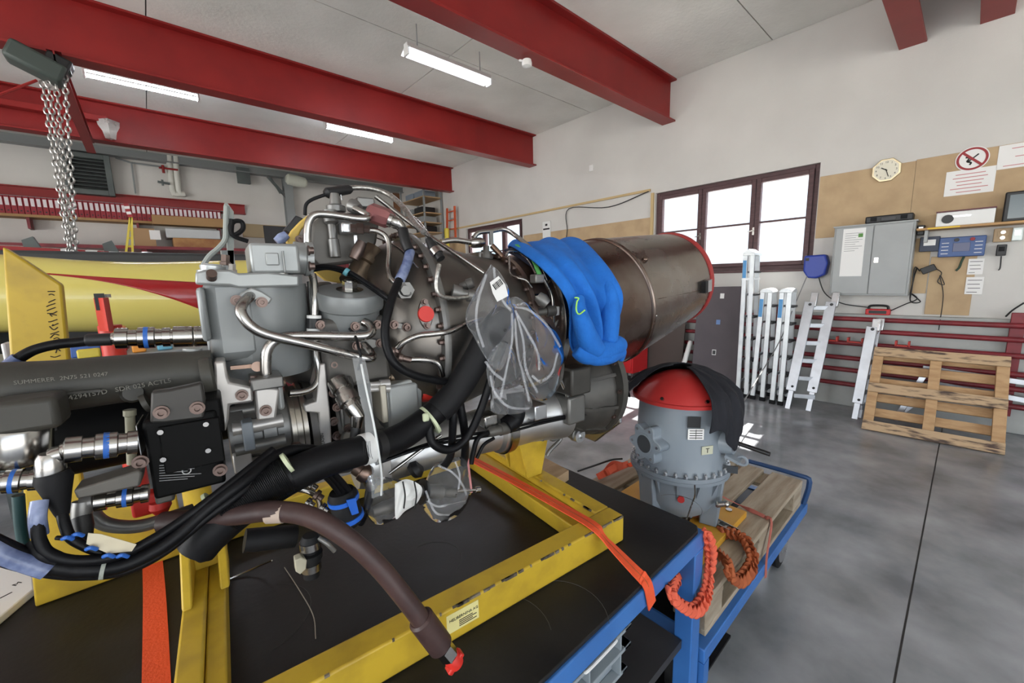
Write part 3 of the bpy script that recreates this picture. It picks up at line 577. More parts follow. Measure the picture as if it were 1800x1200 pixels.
# grey container hanging on the table front
t = T('plastic_bin', 'grey ribbed plastic container below the table edge', 'bin', (.5, .6, .411)); M_bin = mat('grey_bin_plastic', (.27, .31, .34), .5)
bx0, bx1, by0, by1, bz0, bz1 = .25, .84, .505, .90, .411, .705
mb = MB().box((bx0, by0+.03, bz0), (bx1-.03, by1, bz0+.008)).box((bx0, by0+.03, bz0), (bx1-.03, by0+.038, bz1)).box((bx0, by1-.008, bz0), (bx1-.03, by1, bz1)).box((bx0, by0+.03, bz0), (bx0+.008, by1, bz1)).box((bx1-.038, by0+.03, bz0), (bx1-.03, by1, bz1)); mb.build('tub', M_bin, t)
for z, o in ((bz1, 0), (bz1-.055, .0), (bz1-.13, .006)):
    mb = MB().box((bx0, by0+o, z-.010), (bx1-o, by0+.03, z)).box((bx1-.03, by0+o, z-.010), (bx1-o, by1, z)); mb.build('rim', M_bin, t, bev=.002)
for i in range(5):
    x = bx1-.04-i*.13; MB().box((x-.005, by0+.004, bz1-.13), (x, by0+.03, bz1-.01)).build('rib', M_bin, t)
    y = by0+.06+i*.07; MB().box((bx1-.03, y, bz1-.13), (bx1-.004, y+.005, bz1-.01)).build('rib', M_bin, t)
MB().tube([(bx1-.20, by0-.002, bz1+.004), (bx1-.19, by0-.008, bz1+.008), (bx1-.09, by0-.008, bz1+.008), (bx1-.08, by0-.002, bz1+.004)], .004, 8).build('clip', M_white, t)
# floor mat with worn orange paint
t = T('floor_mat', 'black floor mat with worn orange paint under the table', 'mat', (1.3, .8, 0))
MB().box((.7, .56, .0005), (1.75, 1.2, .012)).build('sheet', M_rubber, t)
M_opaint = mat('worn_orange_paint', (.42, .095, .03), .7, col2=(.34, .07, .025), scale=12)
def ragged(pxs, jit=.012, k=5):
    P = [at(x, y, Z=.0125) for x, y in pxs]; out = []
    for i in range(len(P)):
        for j in range(k): out.append(P[i].lerp(P[(i+1) % len(P)], j/k)+V((random.uniform(-jit, jit), random.uniform(-jit, jit), 0)))
    return out
MB().prism(ragged([(1128, 1082), (1166, 1100), (1160, 1135), (1140, 1165), (1110, 1150), (1122, 1110)]), (0, 0, .0015)).build('orange_patch', M_opaint, t)
MB().prism(ragged([(1105, 1158), (1126, 1172), (1118, 1195), (1080, 1215), (1092, 1180)]), (0, 0, .0015)).build('orange_patch', M_opaint, t)
# white board at the left end of the table
c4 = [at(-60, 1005, Z=TZ), at(58, 1008, Z=TZ), at(62, 1046, Z=TZ), at(-60, 1150, Z=TZ)]
t = T('white_board', 'white sheet of board lying on the left end of the table', 'board', (c4[0]+c4[2])/2)
MB().prism([p+V((0, 0, .0005)) for p in c4], (0, 0, .02)).build('sheet', M_white, t, bev=.003)
p = at(26, 1030, Z=TZ+.021); text('marking', 'M', .02, p, (.8, .6, 0), (-.6, .8, 0), M_ink, t)
p = at(-2, 1052, Z=TZ+.021); MB().bar(p, p+V((.02, .012, 0)), (0, 0, 1), .001, .003).build('pen_mark', M_ink, t)
# wood block
t4 = [at(1000, 825, Z=.845), at(972, 843, Z=.845), at(895, 812, Z=.845), at(930, 788, Z=.845)]
solo(MB().prism([V((p.x, p.y, TZ+.0005)) for p in t4], (0, 0, .042)), 'wood_block', mat('raw_pine_block', (.50, .35, .21), .75, col2=(.38, .25, .14), scale=5, stretch=(1, 5, 3), bump=.1), 'raw pine block lying on the table behind the stand post', 'block', bev=.002)

# ================================================================== trolley with pallet and gearbox
t = T('pallet_trolley', 'low blue trolley carrying the wooden pallet', 'trolley', (1.95, .9, 0)); ZT = .345
X0t, X1t, Y0t, Y1t = 1.255, 2.56, .478, 1.36
for a, b in (((X0t, Y0t), (X1t, Y0t+.045)), ((X0t, Y1t-.045), (X1t, Y1t)), ((X0t, Y0t+.045), (X0t+.045, Y1t-.045)), ((X1t-.045, Y0t+.045), (X1t, Y1t-.045))):
    MB().box((*a, ZT-.055), (*b, ZT)).build('frame_rail', M_blue, t, bev=.004)
MB().box((X0t+.045, Y0t+.045, ZT-.03), (X1t-.045, Y1t-.045, ZT-.006)).build('deck', M_black, t)
MB().tube([(X1t-.02, Y0t+.02, ZT-.02), (X1t-.01, Y0t+.0, ZT+.13), (X1t-.01, Y0t+.05, ZT+.15), (X1t-.01, Y0t+.30, ZT+.15)], .013, 8, 3).build('corner_hoop', mat('dark_blue_paint', (.02, .06, .16), .4), t)
MB().bar((X0t+.02, Y0t+.02, ZT-.055), (X0t+.02, Y0t+.02, .2), (1, 0, 0), .04, .04).build('strut', M_blue, t)
for cx, cy in ((X0t+.13, Y0t+.13), (X0t+.13, Y1t-.13), (X1t-.14, Y0t+.09), (X1t-.14, Y1t-.13)):
    f = MB().box((cx-.05, cy-.04, .2), (cx+.05, cy+.04, ZT-.03)).box((cx-.03, cy-.034, .1), (cx+.03, cy-.028, .21)).box((cx-.03, cy+.028, .1), (cx+.03, cy+.034, .21)).build('caster_fork', M_alu, t)
    wq = MB().lathe((cx, cy-.025, .11), (0, 1, 0), [(0, .085), (.006, .108), (.044, .108), (.05, .085)], 28).build('wheel', M_rubber, t)
    MB().lathe((cx, cy-.027, .11), (0, 1, 0), [(0, .02), (0, .075), (.054, .075), (.054, .02)], 20).build('rim', M_alu, wq)
# euro pallet
PX0, PX1, PY0, PY1 = 1.31, 2.51, .50, 1.30; z = ZT+.001
t = T('flat_pallet', 'weathered wooden pallet lying on the blue trolley', 'pallet', (1.9, .9, z))
for y in (PY0, PY0+.3275, PY1-.145): MB().box((PX0, y, z), (PX1, y+.145 if y != PY0 else y+.1, z+.022)).build('bottom_board', M_oldwood, t, bev=.003)
for y in (PY0, PY0+.3275, PY1-.145):
    for x in (PX0, PX0+.5275, PX1-.145): MB().box((x, y+.002, z+.022), (x+.145, y+.12, z+.10)).build('block', M_oldwood, t, bev=.003)
for x in (PX0, PX0+.5275, PX1-.145): MB().box((x, PY0, z+.10), (x+.145, PY1, z+.122)).build('stringer_board', M_oldwood, t, bev=.003)
for y0, wd in ((PY0, .145), (PY0+.185, .1), (PY0+.3275, .145), (PY0+.515, .1), (PY1-.145, .145)): MB().box((PX0, y0, z+.122), (PX1, y0+wd, z+.144)).build('deck_board', M_oldwood, t, bev=.004)
ZP = z+.1445
# base plate
M_yply = mat('orange_yellow_plate', (.62, .32, .03), .55, col2=(.54, .26, .025), scale=6); q4 = [at(1072, 846, Z=ZP+.03), at(1296, 872, Z=ZP+.03), at(1222, 930, Z=ZP+.03)]
bc = (q4[0]+q4[1])/2
GC = at(1190, 885, Z=.56); GC.z = 0
t = T('mounting_plate', 'orange yellow mounting plate under the gearbox on the pallet', 'plate', (GC.x, GC.y, ZP))
hx, hy = .25, .25; o = GC+V((-.02, .03, 0))
for a, b in (((-hx, -hy), (hx, -hy+.15)), ((-hx, hy-.15), (hx, hy)), ((-hx, -hy+.15), (-hx+.15, hy-.15)), ((hx-.15, -hy+.15), (hx, hy-.15))): MB().box((o.x+a[0], o.y+a[1], ZP+.0005), (o.x+b[0], o.y+b[1], ZP+.03)).build('plank', M_yply, t, bev=.003)
for sx in (-1, 1):
    for sy in (-1, 1): MB().cyl((o.x+sx*(hx-.05), o.y+sy*(hy-.06), ZP+.03), (o.x+sx*(hx-.05), o.y+sy*(hy-.06), ZP+.036), .014, n=12).build('bolt', M_chrome, t)
# gearbox
M_gbx = mat('blue_grey_gearbox_paint', (.23, .265, .30), .4, col2=(.21, .245, .28), scale=4); M_grey2 = mat('dark_gearbox_shadow', (.04, .045, .05), .6)
M_cap = mat('red_cap_plastic', (.45, .03, .028), .42); zb = ZP+.031
t = T('main_gearbox', 'blue-grey gearbox housing with red cap on the pallet', 'gearbox', (GC.x, GC.y, zb)); G = V((GC.x, GC.y, 0)); zf, zr = .765, 1.085
MB().lathe(G+V((0, 0, zb+.04)), (0, 0, 1), [(0, .11), (.02, .135), (.08, .168), (zf-zb-.06, .178), (zf-zb-.045, .2)], 44).build('lower_housing', M_gbx, t)
MB().lathe(G+V((0, 0, zf)), (0, 0, 1), [(-.014, .196), (-.014, .208), (0, .209), (.001, .209)], 48).lathe(G+V((0, 0, zf)), (0, 0, 1), [(.002, .209), (.018, .208), (.018, .18)], 48).build('flange', M_gbx, t)
bd = MB().lathe(G+V((0, 0, zf+.015)), (0, 0, 1), [(0, .195), (.03, .184), (.10, .184), (zr-zf-.06, .176), (zr-zf-.015, .172)], 48).build('upper_housing', M_gbx, t)
nb = shared(MB().cyl((0, 0, 0), (0, 0, .012), .0085, n=6).cyl((0, 0, .012), (0, 0, .02), .005, n=8), 'nut', M_alu)
for i in range(32):
    a = 2*PI*i/32; inst('flange_bolt', nb, t, G+V((math.cos(a)*.198, math.sin(a)*.198, zf+.018)))
for i in range(14):
    a = 2*PI*i/14; d = V((math.cos(a), math.sin(a), 0)); tt = d.cross(V((0, 0, 1)))
    MB().prism([G+d*.13+V((0, 0, zb+.05))-tt*.004, G+d*.20+V((0, 0, zf-.014))-tt*.004, G+d*.16+V((0, 0, zf-.014))-tt*.004], tt*.008).build('rib', M_gbx, t)
for a in (160, 350, 70, 285):
    d = V((math.cos(R(a)), math.sin(R(a)), 0)); tt = d.cross(V((0, 0, 1)))
    MB().prism([G+d*.10+tt*.045+V((0, 0, zb)), G+d*.17+tt*.045+V((0, 0, zb)), G+d*.19+tt*.045+V((0, 0, zf-.02)), G+d*.10+tt*.045+V((0, 0, zf-.02))], -tt*.09).build('foot', M_gbx, t, bev=.006)
cp = MB().lathe(G+V((0, 0, zr)), (0, 0, 1), [(-.012, .198), (-.012, .204), (.002, .205), (.004, .196), (.022, .185), (.05, .155), (.078, .11), (.095, .07), (.10, .0)], 44).build('red_cap', M_cap, t)
cd = (CAM-G); cd.z = 0; cd.normalize(); cl = V((-cd.y, cd.x, 0)); cl = cl if cl.dot(cr) < 0 else -cl      # towards the camera / to its left
for f, g in ((.35, .9), (-.45, .8)): MB().cyl(G+V((0, 0, zr+.015))+(cd*g+cl*f).normalized()*.186, G+V((0, 0, zr+.022))+(cd*g+cl*f).normalized()*.198, .007, n=10).build('screw', M_chrome, cp)
# lobed bearing flange on the left side
dn = (cl*.62+cd*.78).normalized(); tx = dn.cross(V((0, 0, 1))).normalized(); fc = G+dn*.168+V((0, 0, .90))
lob = []
for i in range(72):
    a = 2*PI*i/72; r = .075+.013*math.cos(6*a+.5); lob.append(fc+tx*r*math.cos(a)+V((0, 0, 1))*r*math.sin(a))
lf = MB().prism(lob, dn*.052).build('lobed_flange', M_gbx, t, bev=.004)
MB().lathe(fc+dn*.052, dn, [(0, .046), (.004, .046), (.004, .038), (0, .038), (0, .046)], 28).build('bore_rim', M_gbx, lf); MB().lathe(fc+dn*.052, dn, [(0, .038), (.0015, .038), (.0015, 0)], 28).build('bore', M_grey2, lf)
for i in range(6):
    a = 2*PI*i/6-.08; p = fc+dn*.0525+tx*.068*math.cos(a)+V((0, 0, 1))*.068*math.sin(a); MB().cyl(p-dn*.01, p+dn*.002, .006, n=10).build('stud_hole', M_alu, lf)
# right-hand port with shaft
dr = (cl*-.93+cd*.36).normalized(); pc_ = G+dr*.15+V((0, 0, .91)); sdv = V((0, 0, 1)).cross(dr)
MB().cyl(pc_, pc_+dr*.075, .055, .042, 24).build('side_port', M_gbx, t)
MB().bar(pc_+dr*.05+V((0, 0, -.045)), pc_+dr*.10+V((0, 0, -.06)), sdv, .08, .012).ring(pc_+dr*.105+V((0, 0, -.062)), sdv, .018, .006, 16, 8).build('lug', M_gbx, t)
MB().cyl(pc_+dr*.05+V((0, 0, .012)), pc_+dr*.20+V((0, 0, -.006)), .009, n=10).build('black_shaft', M_black, t)
MB().cyl(pc_+dr*.07, pc_+dr*.079, .03, .026, 18).build('port_bore', M_grey2, t)
# plates, plug
def gplate(px, py, w_, h_, m, name, th=.002):
    d0 = ray(px, py); bq = CAM+d0*((G-CAM).dot(cd)+.165)/d0.dot(cd) if False else None
    # point where the ray meets the housing cylinder
    o2 = V((CAM.x-G.x, CAM.y-G.y)); d2 = V((d0.x, d0.y)); A_ = d2.dot(d2); B_ = 2*o2.dot(d2); C_ = o2.dot(o2)-.1845**2
    s_ = (-B_-math.sqrt(max(B_*B_-4*A_*C_, 0)))/(2*A_); p = CAM+d0*s_; n_ = V((p.x-G.x, p.y-G.y, 0)).normalized()
    return p, n_, MB().obox(p+n_*.001, n_.cross(V((0, 0, 1)))*w_, V((0, 0, h_)), n_*th).build(name, m, t)
p, n_, o_ = gplate(1220, 742, .05, .045, M_black, 'black_label'); 
p, n_, o_ = gplate(1223, 763, .062, .045, M_paper, 'white_label'); tx_ = V((0, 0, 1)).cross(n_)
for r_ in range(4): MB().obox(p+n_*.0025+V((0, 0, .015-.01*r_)), tx_*.05, V((0, 0, .003)), n_*.001).build('print_line', M_ink, o_)
MB().obox(p+n_*.0026, tx_*.002, V((0, 0, .04)), n_*.001).build('print_line', M_ink, o_)
p, n_, o_ = gplate(1243, 791, .05, .035, mat('pale_tag', (.5, .5, .38), .5), 'tag_plate'); text('letter', 'T', .028, p+n_*.003+V((0, 0, -.01)), V((0, 0, 1)).cross(n_), (0, 0, 1), M_ink, o_, 'CENTER')
p = G+(cd*.99+cl*-.08).normalized()*.162+V((0, 0, .68)); n_ = (p-G); n_.z = 0; n_.normalize()
MB().cyl(p, p+n_*.02, .014, n=16).build('red_plug', M_cap, t)
p = G+(cd*.6+cl*-.8).normalized()*.19+V((0, 0, .66)); MB().cyl(p-V((0, 0, .01)), p+cl*-.03, .012, n=10).ball(p+cl*-.035, .014, 10).cyl(p, p+cd*.03, .006, n=8).build('drain_valve', M_chrome, t)
p = G+(cd*.35+cl*-.94).normalized()*.215+V((0, 0, zf+.02)); MB().obox(p+V((0, 0, .012)), cl*.05, V((0, 0, .03)), cd*.006).build('lifting_tab', M_grey2, t)
p = G+(cd*.95+cl*.3).normalized()*.19+V((0, 0, zb+.03)); MB().ring(p+V((0, 0, .03)), cl, .026, .008, 18, 8).cyl(p+cl*.03, p-cl*.03, .012, n=10).box(p-V((.03, .03, .028)), p+V((.03, .03, -.022))).build('shackle', M_chrome, t)
MB().tube([G+(cd*.95-cl*.3).normalized()*.21+V((0, 0, zf)), G+(cd*.95-cl*.33).normalized()*.2+V((0, 0, zf-.05)), G+(cd*.95-cl*.3).normalized()*.19+V((0, 0, zf-.09)), G+(cd*.97-cl*.1).normalized()*.2+V((0, 0, zb+.03)), G+(cd*.97+cl*.1).normalized()*.2+V((0, 0, zb+.02))], .003, 6).build('lock_wire', M_steel, t)
# black jacket thrown over the cap
M_blk = mat('black_fabric', (.011, .012, .017), .85, bump=.2, bscale=50)
rows = []; NA, NS = 72, 26; a_r = math.atan2(-cl.y, -cl.x); a_c = math.atan2(cd.y, cd.x)
for i in range(NA+1):
    f = i/NA; b = R(-62)+f*R(262)                       # measured from 'right of the picture', turning away from the camera
    sgn = 1 if (math.cos(a_r+.1)*cd.x+math.sin(a_r+.1)*cd.y) < (math.cos(a_r-.1)*cd.x+math.sin(a_r-.1)*cd.y) else -1
    a = a_r+sgn*b; d = V((math.cos(a), math.sin(a), 0)); row = []
    k = max(0, 1-abs(b-R(-18))/R(62)); hang = .05+.17*k**.7+.03*math.sin(9*b)
    k2 = max(0, (f-.86)/.14)
    for j in range(NS+1):
        s = j/NS
        if s < .6:
            q = s/.6; r = .03+.185*q; z = zr+.115-.095*q**1.8
        else:
            q = (s-.6)/.4; r = .215+.012*math.sin(3*q)+.01*q; z = zr+.02-hang*q
        wr_ = (.007*math.sin(17*b+4*s)+.006*math.sin(31*b-6*s+1))*min(1, s*2.5)
        shift = V((0, 0, 0))
        row.append(G+d*(r+wr_+.006)+V((0, 0, z+.012+.6*wr_))+shift)
    rows.append(row)
solo(MB().sheet(rows), 'black_jacket', M_blk, 'black jacket thrown over the red gearbox cap', 'jacket', solid=.005, sub=1)
# ================================================================== far wall and the left of the hall
YW = YB
def bw(px, py, off=0.): return at(px, py, Y=YW-off)
M_dgrey = mat('grey_green_steel', (.115, .135, .13), .55, col2=(.095, .11, .108), scale=4); M_mgrey = mat('mid_grey_steel', (.26, .275, .275), .5); M_brownb = mat('brown_shelf_board', (.36, .21, .09), .7)
# steel edge beam and column
t = T('edge_beam', 'grey steel edge beam under the ceiling of the far wall', 'beam', (0, YW, ZC-.3)); MB().box((XL, YW-.16, ZC-.14), (W, YW-.001, ZC-.001)).box((XL, YW-.22, ZC-.16), (W, YW-.001, ZC-.14)).build('profile', M_mgrey, t)
for x in (430, ): p = bw(427, 308, .1); MB().box((p.x-.13, YW-.2, p.z-.2), (p.x+.13, YW-.1, p.z+.16)).build('cleat', M_dgrey, t)
a, b = bw(498, 318, .1), bw(512, 400, .1); t = T('steel_column', 'grey steel column standing on the far wall', 'column', (a.x, YW, 0))
MB().box((a.x-.02, YW-.2, 0), (a.x+.18, YW-.19, ZC-.16)).box((a.x+.07, YW-.19, 0), (a.x+.09, YW-.02, ZC-.16)).box((a.x-.02, YW-.02, 0), (a.x+.18, YW-.001, ZC-.16)).build('profile', M_mgrey, t)
MB().bar((a.x-.35, YW-.12, ZC-.17), (a.x+.02, YW-.12, ZC-.62), (0, 1, 0), .08, .05).bar((a.x-.28, YW-.12, ZC-.2), (a.x-.1, YW-.12, ZC-.55), (0, 1, 0), .06, .03).build('brace', M_dgrey, t)
p = bw(518, 318, .5); t = T('bulkhead_lamp', 'translucent ribbed bulkhead lamp at the head of the grey column', 'lamp', p)
MB().rings(p+V((-.2, 0, .03)), p+V((.28, 0, -.02)), [(0, .08), (.1, .13), (.5, .14), (.9, .12), (1, .07)], 18).build('glass', mat('milky_glass', (.62, .64, .55), .25), t)
MB().bar(p+V((0, .1, .06)), p+V((0, .27, .06)), (1, 0, 0), .1, .05).build('arm', M_dgrey, t)
# louvred vent
a, b = bw(104, 268, .12), bw(203, 342, .12); t = T('louvred_vent', 'grey-green louvred ventilation unit high on the far wall', 'vent', ((a.x+b.x)/2, YW, b.z))
x0, x1, z0, z1 = a.x, b.x, b.z-.05, a.z+.03; f = .09
for c0, c1 in (((x0, z0), (x0+f, z1)), ((x1-f, z0), (x1, z1)), ((x0+f, z1-f), (x1-f, z1)), ((x0+f, z0), (x1-f, z0+f))): MB().box((c0[0], YW-.24, c0[1]), (c1[0], YW-.001, c1[1])).build('frame', M_dgrey, t, bev=.006)
MB().box((x0+f, YW-.04, z0+f), (x1-f, YW-.02, z1-f)).build('back', M_black, t)
for i in range(9):
    z = z0+f+.03+(z1-z0-2*f-.05)*i/8; MB().obox(((x0+x1)/2, YW-.17, z), (x1-x0-2*f, 0, 0), (0, .10, .05), (0, -.004, .008)).build('slat', M_dgrey, t)
# pipes and conduits
t = T('wall_pipes', 'pair of white lagged pipes with a red valve on the far wall', 'pipe', bw(300, 330, .1)); M_lag = mat('white_lagging', (.66, .66, .6), .7)
for x0p, x1p in ((296, 303), (307, 314)):
    q0, q1 = bw(x0p, 262, .12), bw(x1p, 335, .12); MB().tube([V((q0.x, q0.y, ZC-.16)), q0, q1, q1+V((.1, 0, -.06))], .055, 12, 3).build('pipe', M_lag, t)
q = bw(292, 296, .2); MB().cyl(q+V((-.12, 0, 0)), q+V((.2, 0, 0)), .02, n=8).cyl(q+V((-.05, 0, -.1)), q+V((-.05, 0, .06)), .025, n=8).build('red_valve', M_red, t)
q = bw(288, 322, .2); MB().cyl(q+V((-.1, 0, .02)), q+V((.1, 0, 0)), .025, n=8).cyl(q+V((-.02, 0, -.05)), q+V((-.02, 0, .07)), .02, n=8).build('tap', M_dgrey, t)
t = T('wall_conduit', 'thin grey conduit between the vent and the white pipes', 'conduit', bw(232, 300, .05))
MB().tube([bw(203, 277, .04), bw(230, 286, .04), bw(290, 294, .04)], .018, 6, 1).build('run', M_mgrey, t); MB().tube([bw(231, 286, .05), bw(238, 340, .05)], .016, 6, 1).build('drop', M_mgrey, t)
# red wall beam
a, b, c = bw(0, 310, .1), bw(430, 360, .1), bw(430, 374, .1); zt_, zb_ = b.z, c.z-.02
t = T('wall_rail', 'red steel rail on the far wall above the binders', 'beam', (b.x, YW, zb_)); x0 = -4.2
MB().box((x0, YW-.12, zt_-.02), (b.x, YW-.001, zt_)).build('flange', M_red, t); MB().box((x0, YW-.06, zb_), (b.x, YW-.045, zt_)).build('web', M_red, t); MB().box((x0, YW-.12, zb_-.02), (b.x, YW-.001, zb_)).build('flange', M_red, t)
# binder shelf with ring binders
sh0 = at(0, 373, Y=YW-.32); zs = sh0.z-.01; xe = at(396, 401, Y=YW-.3).x
t = T('binder_shelf', 'long wooden shelf with the red binders on the far wall', 'shelf', (0, YW, zs)); MB().box((-4, YW-.36, zs-.05), (xe+.1, YW-.001, zs)).build('board', M_brownb, t, bev=.004)
for x in (-3, -1.5, 0, 1.4): MB().box((x-.02, YW-.3, zs-.25), (x+.02, YW-.001, zs-.05)).build('bracket', M_dred, t)
M_bind = mat('binder_red', (.27, .015, .025), .5); M_bindw = mat('binder_label', (.74, .70, .72), .6)
b0 = T('ring_binder', 'red ring binder with a white spine label in the long row on the far shelf', 'binder', (-2.05, YW-.02, zs+.0005), 'red ring binders on the far shelf')
bp_ = V(b0['org']); MB().box(bp_+V((0, -.28, 0)), bp_+V((.07, 0, .32))).build('cover', M_bind, b0, bev=.003); MB().box(bp_+V((.012, -.2815, .15)), bp_+V((.058, -.28, .29))).build('spine_label', M_bindw, b0)
MB().cyl(bp_+V((.035, -.2815, .06)), bp_+V((.035, -.28, .06)), .013, n=10).build('finger_hole', M_black, b0)
nb_ = int((xe+.02+2.05)/.0765)
for i in range(1, nb_): dup(b0, (bp_.x+i*.0765, bp_.y, bp_.z))
MB_ = MB().box((-4, YW-.3, zs+.3215), (xe+.1, YW-.13, zs+.329)); solo(MB_, 'cover_board', M_mgrey, 'thin grey board laid above the row of red binders', 'board')
# brown plank in front of the shelf, carton, tubs
a, b = at(266, 378, Y=YW-.6), at(400, 405, Y=YW-.6); solo(MB().box((a.x, YW-.6, at(266, 393, Y=YW-.6).z), (b.x, YW-.38, at(266, 377, Y=YW-.6).z)), 'brown_plank', M_brownb, 'long brown plank lying in front of the binders', 'plank', bev=.004)
zf_ = at(250, 434, Y=YW-.7).z
t = T('wall_bench', 'long dark red bench top below the shelves of the far wall', 'bench', (0, YW, 0)); MB().box((-4.5, YW-1.0, zf_-.06), (4.2, YW-.001, zf_)).build('top', M_dred, t)
for x in (-4, -2, 0, 2, 4): MB().box((x, YW-.9, 0), (x+.08, YW-.1, zf_-.06)).build('leg', M_dred, t)
a, b = at(232, 400, Y=YW-.7), at(276, 434, Y=YW-.7)
t = T('cardboard_box', 'brown cardboard box with a white label on the far bench', 'box', ((a.x+b.x)/2, YW-.5, zf_+.0005)); MB().box((a.x, YW-.7, zf_+.0005), (b.x, YW-.38, a.z)).build('carton', mat('carton', (.40, .25, .13), .8), t, bev=.006)
MB().box((a.x+.25, YW-.703, a.z-.22), (a.x+.42, YW-.7, a.z-.03)).build('label', M_paper, t)
a, b = at(290, 400, Y=YW-.7), at(388, 415, Y=YW-.7)
solo(MB().box((a.x, YW-.7, a.z-.2), (b.x, YW-.2, a.z)), 'plastic_tray', mat('milky_tray', (.5, .52, .52), .4), 'long milky plastic tray stacked on a wooden chest', 'tray', bev=.02)
solo(MB().box((a.x+.1, YW-.75, zf_+.0005), (b.x, YW-.25, a.z-.201)), 'wooden_chest', mat('chest_wood', (.42, .22, .08), .6, col2=(.3, .13, .05), scale=6), 'brown wooden chest under the milky tray on the far bench', 'chest', bev=.01)
a, b = at(463, 396, Y=YW-1.2), at(500, 432, Y=YW-1.2); solo(MB().box((a.x, YW-1.2, zf_), (b.x+.3, YW-1.15, a.z)).box((a.x+.1, YW-1.15, zf_), (b.x+.2, YW-1.02, zf_+.05)), 'black_screen', M_black, 'black screen standing on the far bench left of the engine', 'screen', bev=.006)
a = at(425, 394, Y=YW-.05); solo(MB().box((a.x, YW-.05, a.z-.3), (a.x+1.2, YW-.001, a.z+.02)), 'cork_board', mat('cork', (.42, .33, .2), .8), 'beige cork board low on the far wall', 'board')
# warning ladder / striped stand
a = at(226, 430, Y=9.5); M_yl = mat('yellow_rail', (.62, .5, .06), .5); t = T('striped_stand', 'slanted yellow stand with a red and white striped head', 'stand', (a.x, 9.5, 0))
q0, q1 = at(222, 440, Y=9.5), at(229, 382, Y=9.5); q2, q3 = at(233, 440, Y=9.5), at(231, 382, Y=9.5)
for i, (u_, w_) in enumerate(((q0, q1), (q2, q3))): d = (w_-u_).normalized(); MB().bar(u_-d*((u_.z-.0)/d.z), w_, (0, 1, 0), .05, .03).build('rail', M_yl, t)
q4 = at(221, 358, Y=9.5); 
for i in range(5): MB().bar(q1.lerp(q4, i/5), q1.lerp(q4, (i+1)/5), (0, 1, 0), .1, .06).build('stripe', M_paper if i % 2 else M_sred, t)
for i in range(4): MB().bar(q0.lerp(q1, (i+.5)/4), q2.lerp(q3, (i+.5)/4), (0, 0, 1), .03, .02).build('rung', M_yl, t)
# corner rack
XA, XZ, YA, YZ = 5.58, 6.14, 9.6, 10.9; t = T('corner_rack', 'open steel rack with wooden shelves in the far corner', 'rack', (XZ, YA, 0))
zr_ = [at(782, y, X=XZ).z for y in (346, 374, 391, 408)]
for z in zr_+[.6, 1.2]: MB().box((XA, YA, z-.025), (XZ, YZ, z)).build('shelf', mat('shelf_chipboard', (.46, .30, .16), .7), t)
for x in (XA, XZ-.04):
    for y in (YA, YZ-.04): MB().box((x, y, 0), (x+.04, y+.04, zr_[0]+.3)).build('post', M_mgrey, t)
M_crate = mat('grey_crate', (.22, .26, .31), .5)
for i, (y, lab, s_, m) in enumerate(((9.75, 'grey plastic crate nearest on the top rack shelf', 0, M_crate), (10.25, 'grey plastic crate second on the top rack shelf', 0, M_crate), (9.8, 'dark bag on the second rack shelf', 1, M_black), (10.35, 'pale grey crate on the second rack shelf', 1, M_mgrey), (9.75, 'grey rolled sheet on the third rack shelf', 2, M_mgrey), (9.75, 'black box on the lowest visible rack shelf', 3, M_black))):
    z = zr_[s_]; mb = MB().box((XA+.05, y, z+.0005), (XZ-.1, y+.42, z+.17)); o_ = solo(mb, ('crate', 'crate', 'bag', 'crate', 'roll', 'box')[i], m, lab, ('crate', 'crate', 'bag', 'crate', 'roll', 'box')[i], bev=.02)
solo(MB().box((bw(690, 338).x, YW-.03, bw(690, 376).z), (bw(718, 338).x, YW-.001, bw(700, 338).z+.05)), 'wall_board', mat('brown_board', (.22, .10, .05), .7), 'reddish brown board on the far wall beside the corner rack', 'board')
# orange ladder, yellow post beside far window
t = T('orange_ladder', 'short orange ladder hung beside the far window', 'ladder', at(795, 420, X=W-.1)); M_lor = mat('orange_ladder_paint', (.55, .09, .03), .5)
la, lb = at(786, 366, X=W-.12), at(786, 425, X=W-.12); lc, ld_ = at(799, 362, X=W-.12), at(801, 425, X=W-.12)
MB().box((W-.12, (la.y+lc.y)/2-.02, la.z-.3), (W-.001, (la.y+lc.y)/2+.02, la.z-.26)).build('wall_hook', M_mgrey, t); MB().bar(la, lb, (0, 1, 0), .06, .03).build('stile', M_lor, t); MB().bar(lc, ld_, (0, 1, 0), .06, .03).build('stile', M_lor, t)
for i in range(4): MB().bar(la.lerp(lb, (i+.5)/4), lc.lerp(ld_, (i+.5)/4), (0, 0, 1), .025, .02).build('rung', M_lor, t)
a = at(785, 402, X=W-.3); solo(MB().cyl((a.x, a.y, 0), (a.x, a.y, a.z), .06, n=14).ball((a.x, a.y, a.z), (.06, .06, .02), 12), 'yellow_post', M_yl, 'round yellow post in front of the orange ladder', 'post')
# ---- hoist
h0 = at(100, 104, Z=3.865); xr_ = h0.x
t = T('hoist_rail', 'red steel rail hung crosswise under the two far beams', 'rail', (xr_, 7.5, 3.6))
MB().box((xr_-.05, 6.0, 3.86), (xr_+.05, 9.28, 3.869)).build('top_flange', M_red, t); MB().box((xr_-.006, 6.0, 3.72), (xr_+.006, 9.28, 3.86)).build('web', M_red, t); MB().box((xr_-.05, 6.0, 3.71), (xr_+.05, 9.28, 3.72)).build('flange', M_red, t)
hc = at(66, 118, Y=6.0); hc = V((xr_-.12, 6.3, 3.55)); hp = at(66, 114, Y=6.1)
t = T('chain_hoist', 'dark green chain hoist with hanging steel chains', 'hoist', hp); M_hg = mat('dark_green_hoist', (.05, .065, .058), .5)
MB().obox(hp, V((.30, 0, -.14))*1.15, (0, .24, 0), V((.08, 0, .17))*.95).build('body', M_hg, t, bev=.03)
